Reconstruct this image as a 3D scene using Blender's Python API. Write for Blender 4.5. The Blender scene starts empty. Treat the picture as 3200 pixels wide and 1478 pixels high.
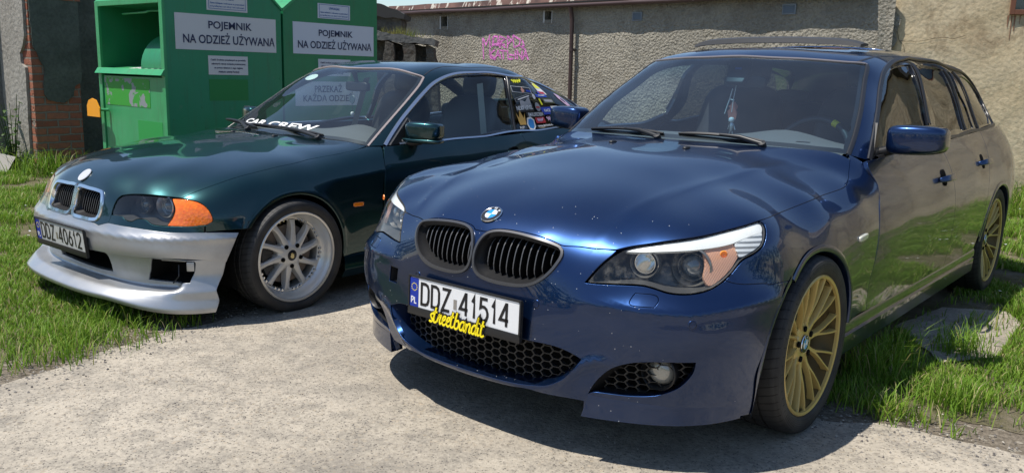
import bpy, bmesh, math, random
import numpy as np
from mathutils import Vector, Matrix
from mathutils.geometry import delaunay_2d_cdt
R = math.radians
SC = bpy.context.scene
COL = SC.collection
# ------------------------------------------------------------------ camera
cd = bpy.data.cameras.new('camera'); cam = bpy.data.objects.new('camera', cd); COL.objects.link(cam)
cd.sensor_width = 36.0; cd.lens = 29.952; cd.clip_start = 0.05; cd.clip_end = 1500
pi_, ro_ = 0.18907, 0.02620
Fv = Vector((0, math.cos(pi_), -math.sin(pi_))); Uv = Vector((0, math.sin(pi_), math.cos(pi_))); Rv = Vector((1, 0, 0))
R2 = Rv*math.cos(ro_) + Uv*math.sin(ro_); U2 = Uv*math.cos(ro_) - Rv*math.sin(ro_)
cam.matrix_world = Matrix(((R2.x, U2.x, -Fv.x, 0), (R2.y, U2.y, -Fv.y, 0), (R2.z, U2.z, -Fv.z, 1.2588), (0, 0, 0, 1)))
SC.camera = cam
# ------------------------------------------------------------------ sky, sun, exposure
SUN_AZ, SUN_EL = R(-105), R(66.5)       # azimuth measured from +Y towards +X
w = bpy.data.worlds.new('World'); SC.world = w; w.use_nodes = True
nt = w.node_tree; bg = nt.nodes['Background']
sky = nt.nodes.new('ShaderNodeTexSky'); sky.sky_type = 'NISHITA'; sky.sun_disc = False
sky.sun_elevation = SUN_EL; sky.sun_rotation = SUN_AZ; sky.air_density = 1.0; sky.dust_density = 0.25; sky.ozone_density = 1.8
nt.links.new(sky.outputs[0], bg.inputs[0]); bg.inputs[1].default_value = 0.11
sd_ = bpy.data.lights.new('sun', 'SUN'); sun = bpy.data.objects.new('sun', sd_); COL.objects.link(sun)
sd_.energy = 4.7; sd_.angle = R(0.5); sd_.color = (1.0, 0.955, 0.88)
sdir = Vector((math.sin(SUN_AZ)*math.cos(SUN_EL), math.cos(SUN_AZ)*math.cos(SUN_EL), math.sin(SUN_EL)))
sun.rotation_euler = sdir.to_track_quat('Z', 'Y').to_euler()
SC.view_settings.view_transform = 'Standard'; SC.view_settings.look = 'None'
SC.view_settings.exposure = 0.36; SC.view_settings.gamma = 1.0; SC.view_settings.use_curve_mapping = False
SC.render.engine = 'CYCLES'; SC.cycles.max_bounces = 10; SC.cycles.transparent_max_bounces = 24

# ------------------------------------------------------------------ helpers: objects and tags
def tag(o, label=None, cat=None, group=None, kind=None):
    if label: o['label'] = label
    if cat: o['category'] = cat
    if group: o['group'] = group
    if kind: o['kind'] = kind
    return o
def empty(name, loc=(0, 0, 0), rz=0.0):
    o = bpy.data.objects.new(name, None); COL.objects.link(o); o.location = loc; o.rotation_euler = (0, 0, rz); o.empty_display_size = .1
    return o
def link(name, me, parent=None):
    o = bpy.data.objects.new(name, me); COL.objects.link(o)
    if parent is not None: o.parent = parent
    return o
def mesh(name, V, Fc, mat, parent=None, N=None, smooth=False, mi=None):
    me = bpy.data.meshes.new(name); me.from_pydata([tuple(map(float, v)) for v in V], [], [tuple(map(int, f)) for f in Fc])
    for m in (mat if isinstance(mat, (list, tuple)) else [mat]): me.materials.append(m)
    if mi is not None: me.polygons.foreach_set('material_index', np.asarray(mi, dtype=np.int32))
    if smooth or N is not None: me.polygons.foreach_set('use_smooth', np.ones(len(me.polygons), dtype=bool))
    me.update()
    if N is not None: me.normals_split_custom_set_from_vertices([tuple(map(float, n)) for n in N])
    return link(name, me, parent)
def sharp(o, ang=35):
    me = o.data; me.polygons.foreach_set('use_smooth', np.ones(len(me.polygons), dtype=bool)); me.set_sharp_from_angle(angle=R(ang)); return o
class MB:
    """collects simple solids into one mesh"""
    def __init__(s): s.V = []; s.F = []; s.M = []
    def add(s, V, F, m=0):
        b = len(s.V); s.V += [tuple(v) for v in V]; s.F += [tuple(i+b for i in f) for f in F]; s.M += [m]*len(F); return s
    def box(s, c, d, rot=None, m=0):
        V = [Vector((x*d[0]/2, y*d[1]/2, z*d[2]/2)) for x in (-1, 1) for y in (-1, 1) for z in (-1, 1)]
        if rot is not None: V = [rot @ v for v in V]
        V = [v+Vector(c) for v in V]
        return s.add(V, [(0, 1, 3, 2), (4, 6, 7, 5), (0, 4, 5, 1), (2, 3, 7, 6), (0, 2, 6, 4), (1, 5, 7, 3)], m)
    def tube(s, path, rad, n=10, m=0, cap=True, closed=False):
        P = [Vector(p) for p in path]; k = len(P); rad = [rad]*k if np.isscalar(rad) else rad
        V = []; up = None
        for i in range(k):
            if closed: t = P[(i+1) % k]-P[i-1]
            else: t = P[min(i+1, k-1)]-P[max(i-1, 0)]
            t.normalize()
            if up is None: up = Vector((0, 0, 1)) if abs(t.z) < .9 else Vector((1, 0, 0))
            a = t.cross(up).normalized(); up = a.cross(t).normalized()
            for j in range(n):
                th = 2*math.pi*j/n; V.append(P[i]+(a*math.cos(th)+up*math.sin(th))*rad[i])
        F = []
        for i in range(k if closed else k-1):
            for j in range(n):
                b = ((i+1) % k)*n; F.append((i*n+j, i*n+(j+1) % n, b+(j+1) % n, b+j))
        if cap and not closed: F += [tuple(range(n))[::-1], tuple(range((k-1)*n, k*n))]
        return s.add(V, F, m)
    def lathe(s, prof, c, ax, n=48, m=0, a0=0, a1=2*math.pi):
        """prof: (radius, along-axis)"""
        ax = Vector(ax).normalized(); t = Vector((0, 0, 1)) if abs(ax.z) < .9 else Vector((0, 1, 0)); e1 = ax.cross(t).normalized(); e2 = ax.cross(e1); c = Vector(c)
        full = abs(a1-a0-2*math.pi) < 1e-6; q = n if full else n+1; V = []; F = []
        for r, h in prof:
            for j in range(q):
                th = a0+(a1-a0)*j/n; V.append(c+ax*h+(e1*math.cos(th)+e2*math.sin(th))*r)
        for i in range(len(prof)-1):
            for j in range(n):
                F.append((i*q+j, i*q+(j+1) % q, (i+1)*q+(j+1) % q, (i+1)*q+j))
        return s.add(V, F, m)
    def prism(s, poly, o, ex, ey, ez, h, m=0):
        """poly in (u,v) on plane o+u*ex+v*ey, from 0 to h along ez"""
        o = Vector(o); ex = Vector(ex); ey = Vector(ey); ez = Vector(ez); k = len(poly)
        V = [o+ex*u+ey*v for u, v in poly]+[o+ex*u+ey*v+ez*h for u, v in poly]
        F = [tuple(range(k))[::-1], tuple(range(k, 2*k))]+[(i, (i+1) % k, k+(i+1) % k, k+i) for i in range(k)]
        return s.add(V, F, m)
    def build(s, name, mat, parent=None, smooth=None, bevel=0, seg=2):
        me = bpy.data.meshes.new(name); me.from_pydata([tuple(v) for v in s.V], [], s.F)
        for m in (mat if isinstance(mat, (list, tuple)) else [mat]): me.materials.append(m)
        me.polygons.foreach_set('material_index', np.array(s.M, dtype=np.int32))
        bm = bmesh.new(); bm.from_mesh(me)
        if bevel:
            es = [e for e in bm.edges if len(e.link_faces) == 2 and e.calc_face_angle(0) > R(40)]
            bmesh.ops.bevel(bm, geom=es, offset=bevel, segments=seg, profile=.6, affect='EDGES', clamp_overlap=True)
        bmesh.ops.recalc_face_normals(bm, faces=bm.faces); bm.to_mesh(me); bm.free()
        o = link(name, me, parent)
        if smooth is not None: sharp(o, smooth)
        return o
def inset_poly(poly, d):
    P = np.array(poly, float); a = np.roll(P, 1, 0); b = np.roll(P, -1, 0)
    if area2(P) < 0: d = -d
    t1 = P-a; t2 = b-P; t1 /= np.linalg.norm(t1, axis=1, keepdims=True)+1e-12; t2 /= np.linalg.norm(t2, axis=1, keepdims=True)+1e-12
    n = np.stack([-(t1+t2)[:, 1], (t1+t2)[:, 0]], 1); n /= np.linalg.norm(n, axis=1, keepdims=True)+1e-12
    return P+n*d
def area2(P):
    x, y = P[:, 0], P[:, 1]; return float((x*np.roll(y, -1)-y*np.roll(x, -1)).sum())
def smooth_loop(pts, step, closed=True):
    """Catmull-Rom through pts; a doubled point is a corner; resampled at step"""
    P = [np.array(p, float) for p in pts]
    Q = []; cor = []
    for p in P:
        if Q and np.linalg.norm(Q[-1]-p) < 1e-9: cor[-1] = True
        else: Q.append(p); cor.append(False)
    if closed and len(Q) > 1 and np.linalg.norm(Q[0]-Q[-1]) < 1e-9: Q.pop(); cor[0] = cor[0] or cor.pop()
    n = len(Q); out = []
    for i in range(n if closed else n-1):
        p1, p2 = Q[i], Q[(i+1) % n]
        p0 = Q[i-1] if (closed or i > 0) and not cor[i] else 2*p1-p2
        p3 = Q[(i+2) % n] if (closed or i < n-2) and not cor[(i+1) % n] else 2*p2-p1
        L = np.linalg.norm(p2-p1); k = max(1, int(np.ceil(L/step)))
        t1 = np.linalg.norm(p1-p0)**.5+1e-9; t2 = L**.5+1e-9; t3 = np.linalg.norm(p3-p2)**.5+1e-9
        m1 = ((p1-p0)/t1-(p2-p0)/(t1+t2)+(p2-p1)/t2)*t2; m2 = ((p2-p1)/t2-(p3-p1)/(t2+t3)+(p3-p2)/t3)*t2
        for j in range(k):
            t = j/k; out.append((2*t**3-3*t**2+1)*p1+(t**3-2*t**2+t)*m1+(-2*t**3+3*t**2)*p2+(t**3-t**2)*m2)
    if not closed: out.append(Q[-1])
    return np.array(out)
def inside(P, poly):
    x, y = P[:, 0], P[:, 1]; r = np.zeros(len(P), bool); a = poly; b = np.roll(poly, -1, 0)
    for (x1, y1), (x2, y2) in zip(a, b):
        if y1 == y2: continue
        c = ((y1 > y) != (y2 > y)) & (x < (x2-x1)*(y-y1)/(y2-y1)+x1); r ^= c
    return r
def tri_fill(loops, step):
    """loops: closed polylines (outer first, then holes) -> 2-D points (loop points first), triangles"""
    V = []; E = []
    for L in loops:
        b = len(V); k = len(L); V += [tuple(p) for p in L]; E += [(b+i, b+(i+1) % k) for i in range(k)]
    nb = len(V); O = loops[0]; lo = O.min(0); hi = O.max(0)
    gx = np.arange(lo[0], hi[0], step); gy = np.arange(lo[1], hi[1], step*.866)
    G = np.array([(x+(j % 2)*step/2, y) for j, y in enumerate(gy) for x in gx])
    if len(G):
        k = inside(G, O)
        for L in loops[1:]: k &= ~inside(G, L)
        G = G[k]
        if len(G):
            B = np.array(V); keep = np.ones(len(G), bool)
            for i in range(0, len(G), 2000):
                keep[i:i+2000] = (np.linalg.norm(G[i:i+2000, None]-B[None], axis=2).min(1) > step*.45)
            V += [tuple(p) for p in G[keep]]
    v, e, f, _, _, _ = delaunay_2d_cdt([Vector(p) for p in V], E, [], 0, 1e-7)
    v = np.array([tuple(p) for p in v]); f = np.array(f); c = v[f].mean(1); k = inside(c, O)
    for L in loops[1:]: k &= ~inside(c, L)
    return v, f[k]
def on_skin(S, loop, g):
    """shift a chart loop sideways on the skin by g metres (towards its inside)"""
    P = S.pt(loop); t = np.roll(P, -1, 0)-np.roll(P, 1, 0); t /= np.linalg.norm(t, axis=1, keepdims=True)+1e-12
    n = S.nrm(loop); s = np.cross(n, t)
    if area2(loop) < 0: s = -s
    if getattr(S, 'flip', False): s = -s
    return S.chart(P+s*g)
def skin(name, S, loops, mat, parent, step=.03, off=0., gap=.0022, skirt=.018, roll=.0022, mirror=False, fine=None, hgap=None, normal_skirt=None):
    """one panel trimmed out of skin S; rolled edge and a return flange all round"""
    fine = fine or step*.5
    LL = []
    for i, L in enumerate(loops):
        L = smooth_loop(L, fine)
        g = gap if i == 0 else -(gap if hgap is None else hgap)
        if g: L = on_skin(S, L, g)
        LL.append(L)
    q, f = tri_fill(LL, step)
    P = S.pt(q, off); N = S.nrm(q)
    if getattr(S, 'flip', False): N = -N
    fn = np.cross(P[f[:, 1]]-P[f[:, 0]], P[f[:, 2]]-P[f[:, 0]]); bad = (fn*N[f[:, 0]]).sum(1) < 0; f[bad] = f[bad][:, ::-1]
    V = [P]; NN = [N]; Fc = [tuple(t) for t in f]; base = len(P); s0 = 0
    if skirt:
        for i, L in enumerate(LL):
            k = len(L); p = S.pt(L, off); n = S.nrm(L)
            if getattr(S, 'flip', False): n = -n
            t = np.roll(p, -1, 0)-np.roll(p, 1, 0); t /= np.linalg.norm(t, axis=1, keepdims=True)+1e-12
            o = np.cross(t, n); o /= np.linalg.norm(o, axis=1, keepdims=True)+1e-12
            # point away from the panel
            c = S.pt(on_skin(S, L, .004), off); sg = np.sign(((p-c)*o).sum()); sg = sg if i == 0 else -sg
            o = o*sg
            rings = [p, p+o*roll-n*roll, p+o*roll-n*skirt]; rn = [n, o, o]
            for a, b in zip(rings, rn): V.append(a); NN.append(b)
            for r_ in range(2):
                for j in range(k):
                    a, b = base+r_*k+j, base+r_*k+(j+1) % k; quad = (a, b, b+k, a+k)
                    Fc.append(quad)
            # orientation
            a, b, c_ = rings[0][0], rings[0][1], rings[1][1]; m = np.cross(b-a, c_-a)
            if (m*(n[0]+o[0])).sum() < 0:
                for z in range(len(Fc)-2*k, len(Fc)): Fc[z] = Fc[z][::-1]
            base += 3*k
    V = np.vstack(V); NN = np.vstack(NN)
    if mirror: V = V*[-1, 1, 1]; NN = NN*[-1, 1, 1]; Fc = [t[::-1] for t in Fc]
    return mesh(name, V, Fc, mat, parent, N=NN)
def band(name, S, line, w, mat, parent, off=.002, h=.004, closed=False, step=.02, mirror=False, inner=None):
    """a trim strip of width w lying on skin S along a chart line"""
    L = smooth_loop(line, step, closed); P = S.pt(L, 0.); n = S.nrm(L)
    if getattr(S, 'flip', False): n = -n
    if closed: t = np.roll(P, -1, 0)-np.roll(P, 1, 0)
    else: t = np.gradient(P, axis=0)
    t /= np.linalg.norm(t, axis=1, keepdims=True)+1e-12; s = np.cross(n, t); k = len(P)
    prof = [(-.5, -h), (-.5, off*.3), (-.38, off), (.38, off), (.5, off*.3), (.5, -h)]
    V = np.vstack([P+s*(a*w)+n*b for a, b in prof]); Fc = []
    for r_ in range(len(prof)-1):
        for j in range(k if closed else k-1):
            a, b = r_*k+j, r_*k+(j+1) % k; Fc.append((a, b, b+k, a+k))
    if mirror: V = V*[-1, 1, 1]
    o = mesh(name, V, Fc, mat, parent); sharp(o, 50)
    bm = bmesh.new(); bm.from_mesh(o.data); bmesh.ops.recalc_face_normals(bm, faces=bm.faces); bm.to_mesh(o.data); bm.free()
    return o
def mir(L): return [(-x, y) for x, y in L]

def unit(v): 
    v=np.asarray(v,float); return v/np.linalg.norm(v,axis=-1,keepdims=True)
def peak(t): return np.exp(1.4-np.sqrt(1.96+12*t*t))
def sstep(x,a,b):
    t=np.clip((x-a)/(b-a),0,1); return t*t*(3-2*t)
class Star:
    """smooth closed skin r(direction) about a centre, through a list of surveyed points (left half, mirrored)"""
    def __init__(s,c,half,n,axis,pts,lam=4e-4,ridges=()):
        s.ridges=ridges
        s.c=np.array(c,float); s.half=np.array(half,float); s.n=n
        a=unit(axis); s.a=a; s.e1=np.array([1.,0,0]); s.e2=np.cross(a,s.e1)
        P=np.array(pts,float); M=P[P[:,0]>1e-6]*[-1,1,1]; P=np.vstack([P,M])
        v=P-s.c; r=np.linalg.norm(v,axis=1); d=v/r[:,None]; s.d=d
        y=np.log(r/s.r0(d)); k=len(d)
        K=np.linalg.norm(d[:,None]-d[None],axis=2)**3
        Q=np.hstack([np.ones((k,1)),d]); A=np.zeros((k+4,k+4)); A[:k,:k]=K+lam*np.eye(k); A[:k,k:]=Q; A[k:,:k]=Q.T
        s.w=np.linalg.solve(A,np.r_[y,0,0,0,0])
    def r0(s,d):
        return (np.abs(d/s.half)**s.n).sum(-1)**(-1/s.n)
    def r(s,d):
        d=np.asarray(d,float); sh=d.shape[:-1]; d=d.reshape(-1,3); k=len(s.d); out=np.empty(len(d))
        for i in range(0,len(d),4000):
            q=d[i:i+4000]; K=np.linalg.norm(q[:,None]-s.d[None],axis=2)**3
            out[i:i+4000]=np.exp(K@s.w[:k]+s.w[k]+q@s.w[k+1:])*s.r0(q)
        for f in s.ridges: out=out+f(s.c+out[:,None]*d)
        return out.reshape(sh)
    def dir(s,q):
        q=np.asarray(q,float); X,Y=q[...,0],q[...,1]; h=X*X+Y*Y
        return ((2*X)[...,None]*s.e1+(2*Y)[...,None]*s.e2+(1-h)[...,None]*s.a)/(1+h)[...,None]
    def chart(s,p):
        d=unit(np.asarray(p,float)-s.c); t=1+d@s.a; return np.stack([d@s.e1/t,d@s.e2/t],-1)
    def pt(s,q,off=0.):
        d=s.dir(q); return s.c+(s.r(d)+off)[...,None]*d
    def nrm(s,q):
        e=1e-4; q=np.asarray(q,float)
        n=np.cross(s.pt(q+[e,0])-s.pt(q-[e,0]),s.pt(q+[0,e])-s.pt(q-[0,e])); return unit(n)
    def hit(s,o,d,t0=.8,t1=12.,N=600):
        t=np.linspace(t0,t1,N); p=o+t[:,None]*d-s.c; g=np.linalg.norm(p,axis=1)-s.r(unit(p))
        i=np.where((g[:-1]>0)&(g[1:]<=0))[0]
        if len(i)==0:
            k=np.argmin(g); t=t[k]; return o+t*d
        a,b=t[i[0]],t[i[0]+1]
        for _ in range(30):
            m=(a+b)/2; p=o+m*d-s.c
            if np.linalg.norm(p)-s.r(unit(p))>0:a=m
            else:b=m
        return o+a*d
class Side(Star):
    """x = X(y,z) skin"""
    def __init__(s,pts,lam=2e-3):
        P=np.array(pts,float); s.d=P[:,1:]; k=len(P)
        K=np.linalg.norm(s.d[:,None]-s.d[None],axis=2)**3; Q=np.hstack([np.ones((k,1)),s.d]); A=np.zeros((k+3,k+3))
        A[:k,:k]=K+lam*np.eye(k);A[:k,k:]=Q;A[k:,:k]=Q.T; s.w=np.linalg.solve(A,np.r_[P[:,0],0,0,0])
    def X(s,q):
        q=np.asarray(q,float); sh=q.shape[:-1]; q=q.reshape(-1,2); k=len(s.d)
        K=np.linalg.norm(q[:,None]-s.d[None],axis=2)**3
        return (K@s.w[:k]+s.w[k]+q@s.w[k+1:]).reshape(sh)
    def chart(s,p): return np.asarray(p,float)[...,1:]
    def pt(s,q,off=0.): q=np.asarray(q,float); return np.concatenate([(s.X(q)+off)[...,None],q],-1)
    def hit(s,o,d,t0=.8,t1=14.,N=600):
        t=np.linspace(t0,t1,N); p=o+t[:,None]*d; g=p[:,0]-s.X(p[:,1:])
        i=np.where((g[:-1]>0)&(g[1:]<=0))[0]
        if len(i)==0: k=np.argmin(np.abs(g)); return o+t[k]*d
        a,b=t[i[0]],t[i[0]+1]
        for _ in range(30):
            m=(a+b)/2; p=o+m*d
            if p[0]-s.X(p[None,1:])[0]>0:a=m
            else:b=m
        return o+a*d
class Loft(Star):
    """bumper skirt: profile rows carried along the plan curves; chart = (x, height along the profile)"""
    H=.04
    def __init__(s,pl,pb): s.pl=pl; s.pb=pb
    def rows(s,x):
        a=np.abs(x); k=sstep(a,.68,.77); l=s.pl(a); b=s.pb(a); o=np.ones_like(a)
        Y=np.stack([l+.035,l,l-.006,l+.016,(l+.048)*(1-k)+(l+.022)*k,(b+.062)*(1-k)+(.5*l+.5*b+.012)*k,(b+.056)*(1-k)+(b+.004)*k,(b+.034)*(1-k)+(b+.003)*k],-1)
        zb=.135-.047*sstep(a,.40,.84); Z=np.stack([zb-.010,zb,zb+.022,.5*zb+.108,.192*o,.204*(1-k)+.222*k,.27*o,.345*o],-1)
        return Y,Z
    def pt(s,q,off=0.):
        q=np.asarray(q,float); sh=q.shape[:-1]; q=q.reshape(-1,2); x=q[:,0]; Y,Z=s.rows(x); n=Y.shape[1]; t=np.clip(q[:,1]/s.H,0,n-1.0001); i=t.astype(int); u=t-i; r=np.arange(len(x))
        def cr(A):
            g=lambda j: A[r,np.clip(j,0,n-1)]
            p0,p1,p2,p3=g(i-1),g(i),g(i+1),g(i+2); m1=(p2-p0)*.35; m2=(p3-p1)*.35
            return (2*u**3-3*u**2+1)*p1+(u**3-2*u**2+u)*m1+(3*u**2-2*u**3)*p2+(u**3-u**2)*m2
        P=np.stack([x,cr(Y),cr(Z)],-1)
        if off: P=P+s.nrm(q)*off
        return P.reshape(sh+(3,))
    def chart(s,p):
        p=np.asarray(p,float); sh=p.shape[:-1]; p=p.reshape(-1,3); g=np.linspace(0,s.H*6.999,200); out=[]
        for v in p:
            P=s.pt(np.stack([np.full(200,v[0]),g],1)); out.append((v[0],g[np.argmin(np.linalg.norm(P-v,axis=1))]))
        return np.array(out).reshape(sh+(2,))
    def hit(s,o,d,t0=0,t1=12,N=0):
        X,T=np.meshgrid(np.linspace(-.868,.868,500),np.linspace(0,s.H*6.999,160)); q=np.stack([X.ravel(),T.ravel()],1); P=s.pt(q); d=d/np.linalg.norm(d)
        v=P-o; t=v@d; e=np.linalg.norm(v-t[:,None]*d,axis=1); k=e<max(.004,e.min()*1.2); j=np.where(k)[0]; j=j[t[j]<t[j].min()+.02]; return P[j[np.argmin(e[j])]]

# ------------------------------------------------------------------ materials
def bsdf(name, col, rough=.5, metal=0., spec=.5, coat=0., coat_rough=.03, alpha=1., emit=None):
    m = bpy.data.materials.new(name); m.use_nodes = True; b = m.node_tree.nodes['Principled BSDF']
    b.inputs['Base Color'].default_value = (*col, 1); b.inputs['Roughness'].default_value = rough; b.inputs['Metallic'].default_value = metal
    b.inputs['Specular IOR Level'].default_value = spec; b.inputs['Coat Weight'].default_value = coat; b.inputs['Coat Roughness'].default_value = coat_rough
    return m
class NT:
    def __init__(s, m): s.t = m.node_tree; s.b = s.t.nodes.get('Principled BSDF'); s.o = s.t.nodes['Material Output']
    def n(s, ty, **kw):
        x = s.t.nodes.new('ShaderNode'+ty)
        for k, v in kw.items(): setattr(x, k, v)
        return x
    def l(s, a, b): s.t.links.new(a, b)
    def coord(s, kind='Object', scale=None):
        c = s.n('TexCoord'); o = c.outputs[kind]
        if scale is not None:
            mp = s.n('Mapping'); mp.inputs['Scale'].default_value = scale if not np.isscalar(scale) else (scale,)*3; s.l(o, mp.inputs[0]); o = mp.outputs[0]
        return o
    def noise(s, co, scale, detail=6, rough=.55, dist=0):
        x = s.n('TexNoise'); x.inputs['Scale'].default_value = scale; x.inputs['Detail'].default_value = detail; x.inputs['Roughness'].default_value = rough; x.inputs['Distortion'].default_value = dist
        s.l(co, x.inputs['Vector']); return x.outputs['Fac']
    def vor(s, co, scale, feature='F1', out='Distance', rnd=1.):
        x = s.n('TexVoronoi', feature=feature); x.inputs['Scale'].default_value = scale; x.inputs['Randomness'].default_value = rnd; s.l(co, x.inputs['Vector']); return x.outputs[out]
    def ramp(s, f, stops, mode='LINEAR'):
        x = s.n('ValToRGB'); x.color_ramp.interpolation = mode; e = x.color_ramp.elements
        while len(e) < len(stops): e.new(.5)
        for el, (p, c) in zip(e, stops): el.position = p; el.color = (*c, 1) if len(c) == 3 else c
        s.l(f, x.inputs[0]); return x.outputs[0]
    def mix(s, f, a, b, mode='MIX'):
        x = s.n('Mix', data_type='RGBA', blend_type=mode)
        for sock, v in ((x.inputs[0], f), (x.inputs[6], a), (x.inputs[7], b)):
            if hasattr(v, 'links'): s.l(v, sock)
            elif np.isscalar(v): sock.default_value = v
            else: sock.default_value = (*v, 1)
        return x.outputs[2]
    def math(s, op, a, b=0., c=0.):
        x = s.n('Math', operation=op)
        for sock, v in zip(x.inputs, (a, b, c)):
            if hasattr(v, 'links'): s.l(v, sock)
            else: sock.default_value = v
        return x.outputs[0]
    def bump(s, h, strength=.5, dist=.01, nrm=None):
        x = s.n('Bump'); x.inputs['Strength'].default_value = strength; x.inputs['Distance'].default_value = dist; s.l(h, x.inputs['Height'])
        if nrm is not None: s.l(nrm, x.inputs['Normal'])
        return x.outputs[0]
G3 = lambda v: (v, v, v)
def paint(name, col, metal=.75, rough=.36, chips=None, dust_haze=.05):
    m = bsdf(name, col, rough, metal, .5, 1., .02); t = NT(m); co = t.coord('Object')
    ns = t.noise(co, 3.5, 5); dm = t.ramp(ns, [(.35, G3(0)), (.8, G3(dust_haze))])
    base = t.mix(dm, col, (.24, .22, .19))
    if chips:
        v = t.n('TexVoronoi'); v.inputs['Scale'].default_value = 80; t.l(co, v.inputs['Vector'])
        rad = t.noise(co, 140, 2); d = t.math('LESS_THAN', v.outputs['Distance'], t.math('MULTIPLY', rad, .19))
        sp = t.n('SeparateColor'); t.l(v.outputs['Color'], sp.inputs[0]); pick = t.math('LESS_THAN', sp.outputs[0], chips)
        sx = t.n('SeparateXYZ'); t.l(co, sx.inputs[0]); front = t.math('LESS_THAN', sx.outputs[1], t.math('ADD', t.math('MULTIPLY', sp.outputs[1], .55), -.95))
        k = t.math('MULTIPLY', t.math('MULTIPLY', d, pick), front)
        base = t.mix(k, base, (.55, .56, .58)); t.l(t.math('SUBTRACT', 1., k), t.b.inputs['Coat Weight'])
        t.l(t.math('MULTIPLY', t.math('SUBTRACT', 1., k), metal), t.b.inputs['Metallic'])
    t.l(base, t.b.inputs['Base Color'])
    t.l(t.ramp(ns, [(.3, G3(.012)), (.85, G3(.05))]), t.b.inputs['Coat Roughness'])
    return m
def glass(name, tint=(.55, .6, .6), refl=1., ior=1.5, rough=0., dust_haze=0., shade=None):
    m = bpy.data.materials.new(name); m.use_nodes = True; t = NT(m); t.t.nodes.remove(t.b)
    tr = t.n('BsdfTransparent'); tr.inputs[0].default_value = (*tint, 1)
    if shade:  # tinted sun band along the top of the screen
        sx = t.n('SeparateXYZ'); t.l(t.coord('Object'), sx.inputs[0]); k = t.math('SUBTRACT', sx.outputs[2], shade[0]); t.l(t.mix(t.ramp(t.math('MULTIPLY', k, 10.), [(0, G3(0)), (.9, G3(1))]), tint, shade[1]), tr.inputs[0])
    gl = t.n('BsdfGlossy'); gl.inputs['Roughness'].default_value = rough; gl.inputs[0].default_value = (refl, refl, refl, 1)
    fr = t.n('Fresnel'); ge = t.n('NewGeometry'); t.l(t.math('POWER', ior, t.math('SUBTRACT', 1., t.math('MULTIPLY', ge.outputs['Backfacing'], 2.))), fr.inputs[0]); mx = t.n('MixShader'); t.l(fr.outputs[0], mx.inputs[0]); trs = tr.outputs[0]
    if dust_haze:   # dusty film that paints the pale sky wash onto the glass
        d = t.n('BsdfDiffuse'); d.inputs[0].default_value = (.50, .52, .52, 1); dm = t.n('MixShader'); co = t.coord('Object'); t.l(t.ramp(t.noise(co, 4, 5, .6), [(.3, G3(dust_haze*.7)), (.7, G3(dust_haze*1.25))]), dm.inputs[0]); t.l(trs, dm.inputs[1]); t.l(d.outputs[0], dm.inputs[2]); trs = dm.outputs[0]
    t.l(trs, mx.inputs[1]); t.l(gl.outputs[0], mx.inputs[2]); t.l(mx.outputs[0], t.o.inputs[0])
    return m
M = {}
M['blue'] = paint('blue_metallic_paint', (.0035, .025, .095), .85, .30, chips=.17)
M['green'] = paint('green_metallic_paint', (.003, .036, .041), .85, .30, dust_haze=.06)
M['black'] = bsdf('black_plastic', (.012, .012, .013), .45)
M['matt'] = bsdf('matt_black', (.006, .006, .006), .9, spec=.1)
M['trim'] = bsdf('dark_trim', (.02, .02, .022), .35)
M['rubber'] = bsdf('tyre_rubber', (.022, .022, .023), .72)
M['chrome'] = bsdf('chrome', (.75, .76, .78), .12, 1.)
M['satin'] = bsdf('satin_metal', (.55, .55, .56), .33, 1.)
M['gold'] = bsdf('gold_wheel_paint', (.60, .44, .15), .40, .3, coat=.4)
M['screen'] = glass('windscreen_glass', (.74, .86, .90), ior=1.8, dust_haze=.024, shade=(1.24, (.30, .52, .62)))
M['side_glass'] = glass('clear_side_glass', (.74, .80, .79), ior=1.55)
M['tint'] = glass('tinted_glass', (.16, .17, .16), ior=1.8)
M['lens'] = glass('clear_lens', (.86, .87, .85), ior=1.5)
M['lamp_dark'] = bsdf('lamp_housing_dark', (.10, .10, .10), .35, .3)
M['lamp_chrome'] = bsdf('lamp_reflector', (.80, .80, .80), .18, 1.)
M['amber'] = bsdf('amber_lens', (.90, .22, .006), .12, coat=1.)
M['leather'] = bsdf('black_leather', (.035, .037, .042), .42)
M['dash'] = bsdf('dashboard_plastic', (.11, .115, .12), .7)
M['cloth'] = bsdf('headliner', (.20, .20, .20), .95)
M['white'] = bsdf('white_plate', (.74, .75, .76), .3, coat=.4)
M['ink'] = bsdf('black_ink', (.008, .008, .01), .35)
M['eu_blue'] = bsdf('plate_blue', (.005, .03, .32), .35)
M['yellow'] = bsdf('yellow_sticker', (.95, .78, .01), .4)

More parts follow.
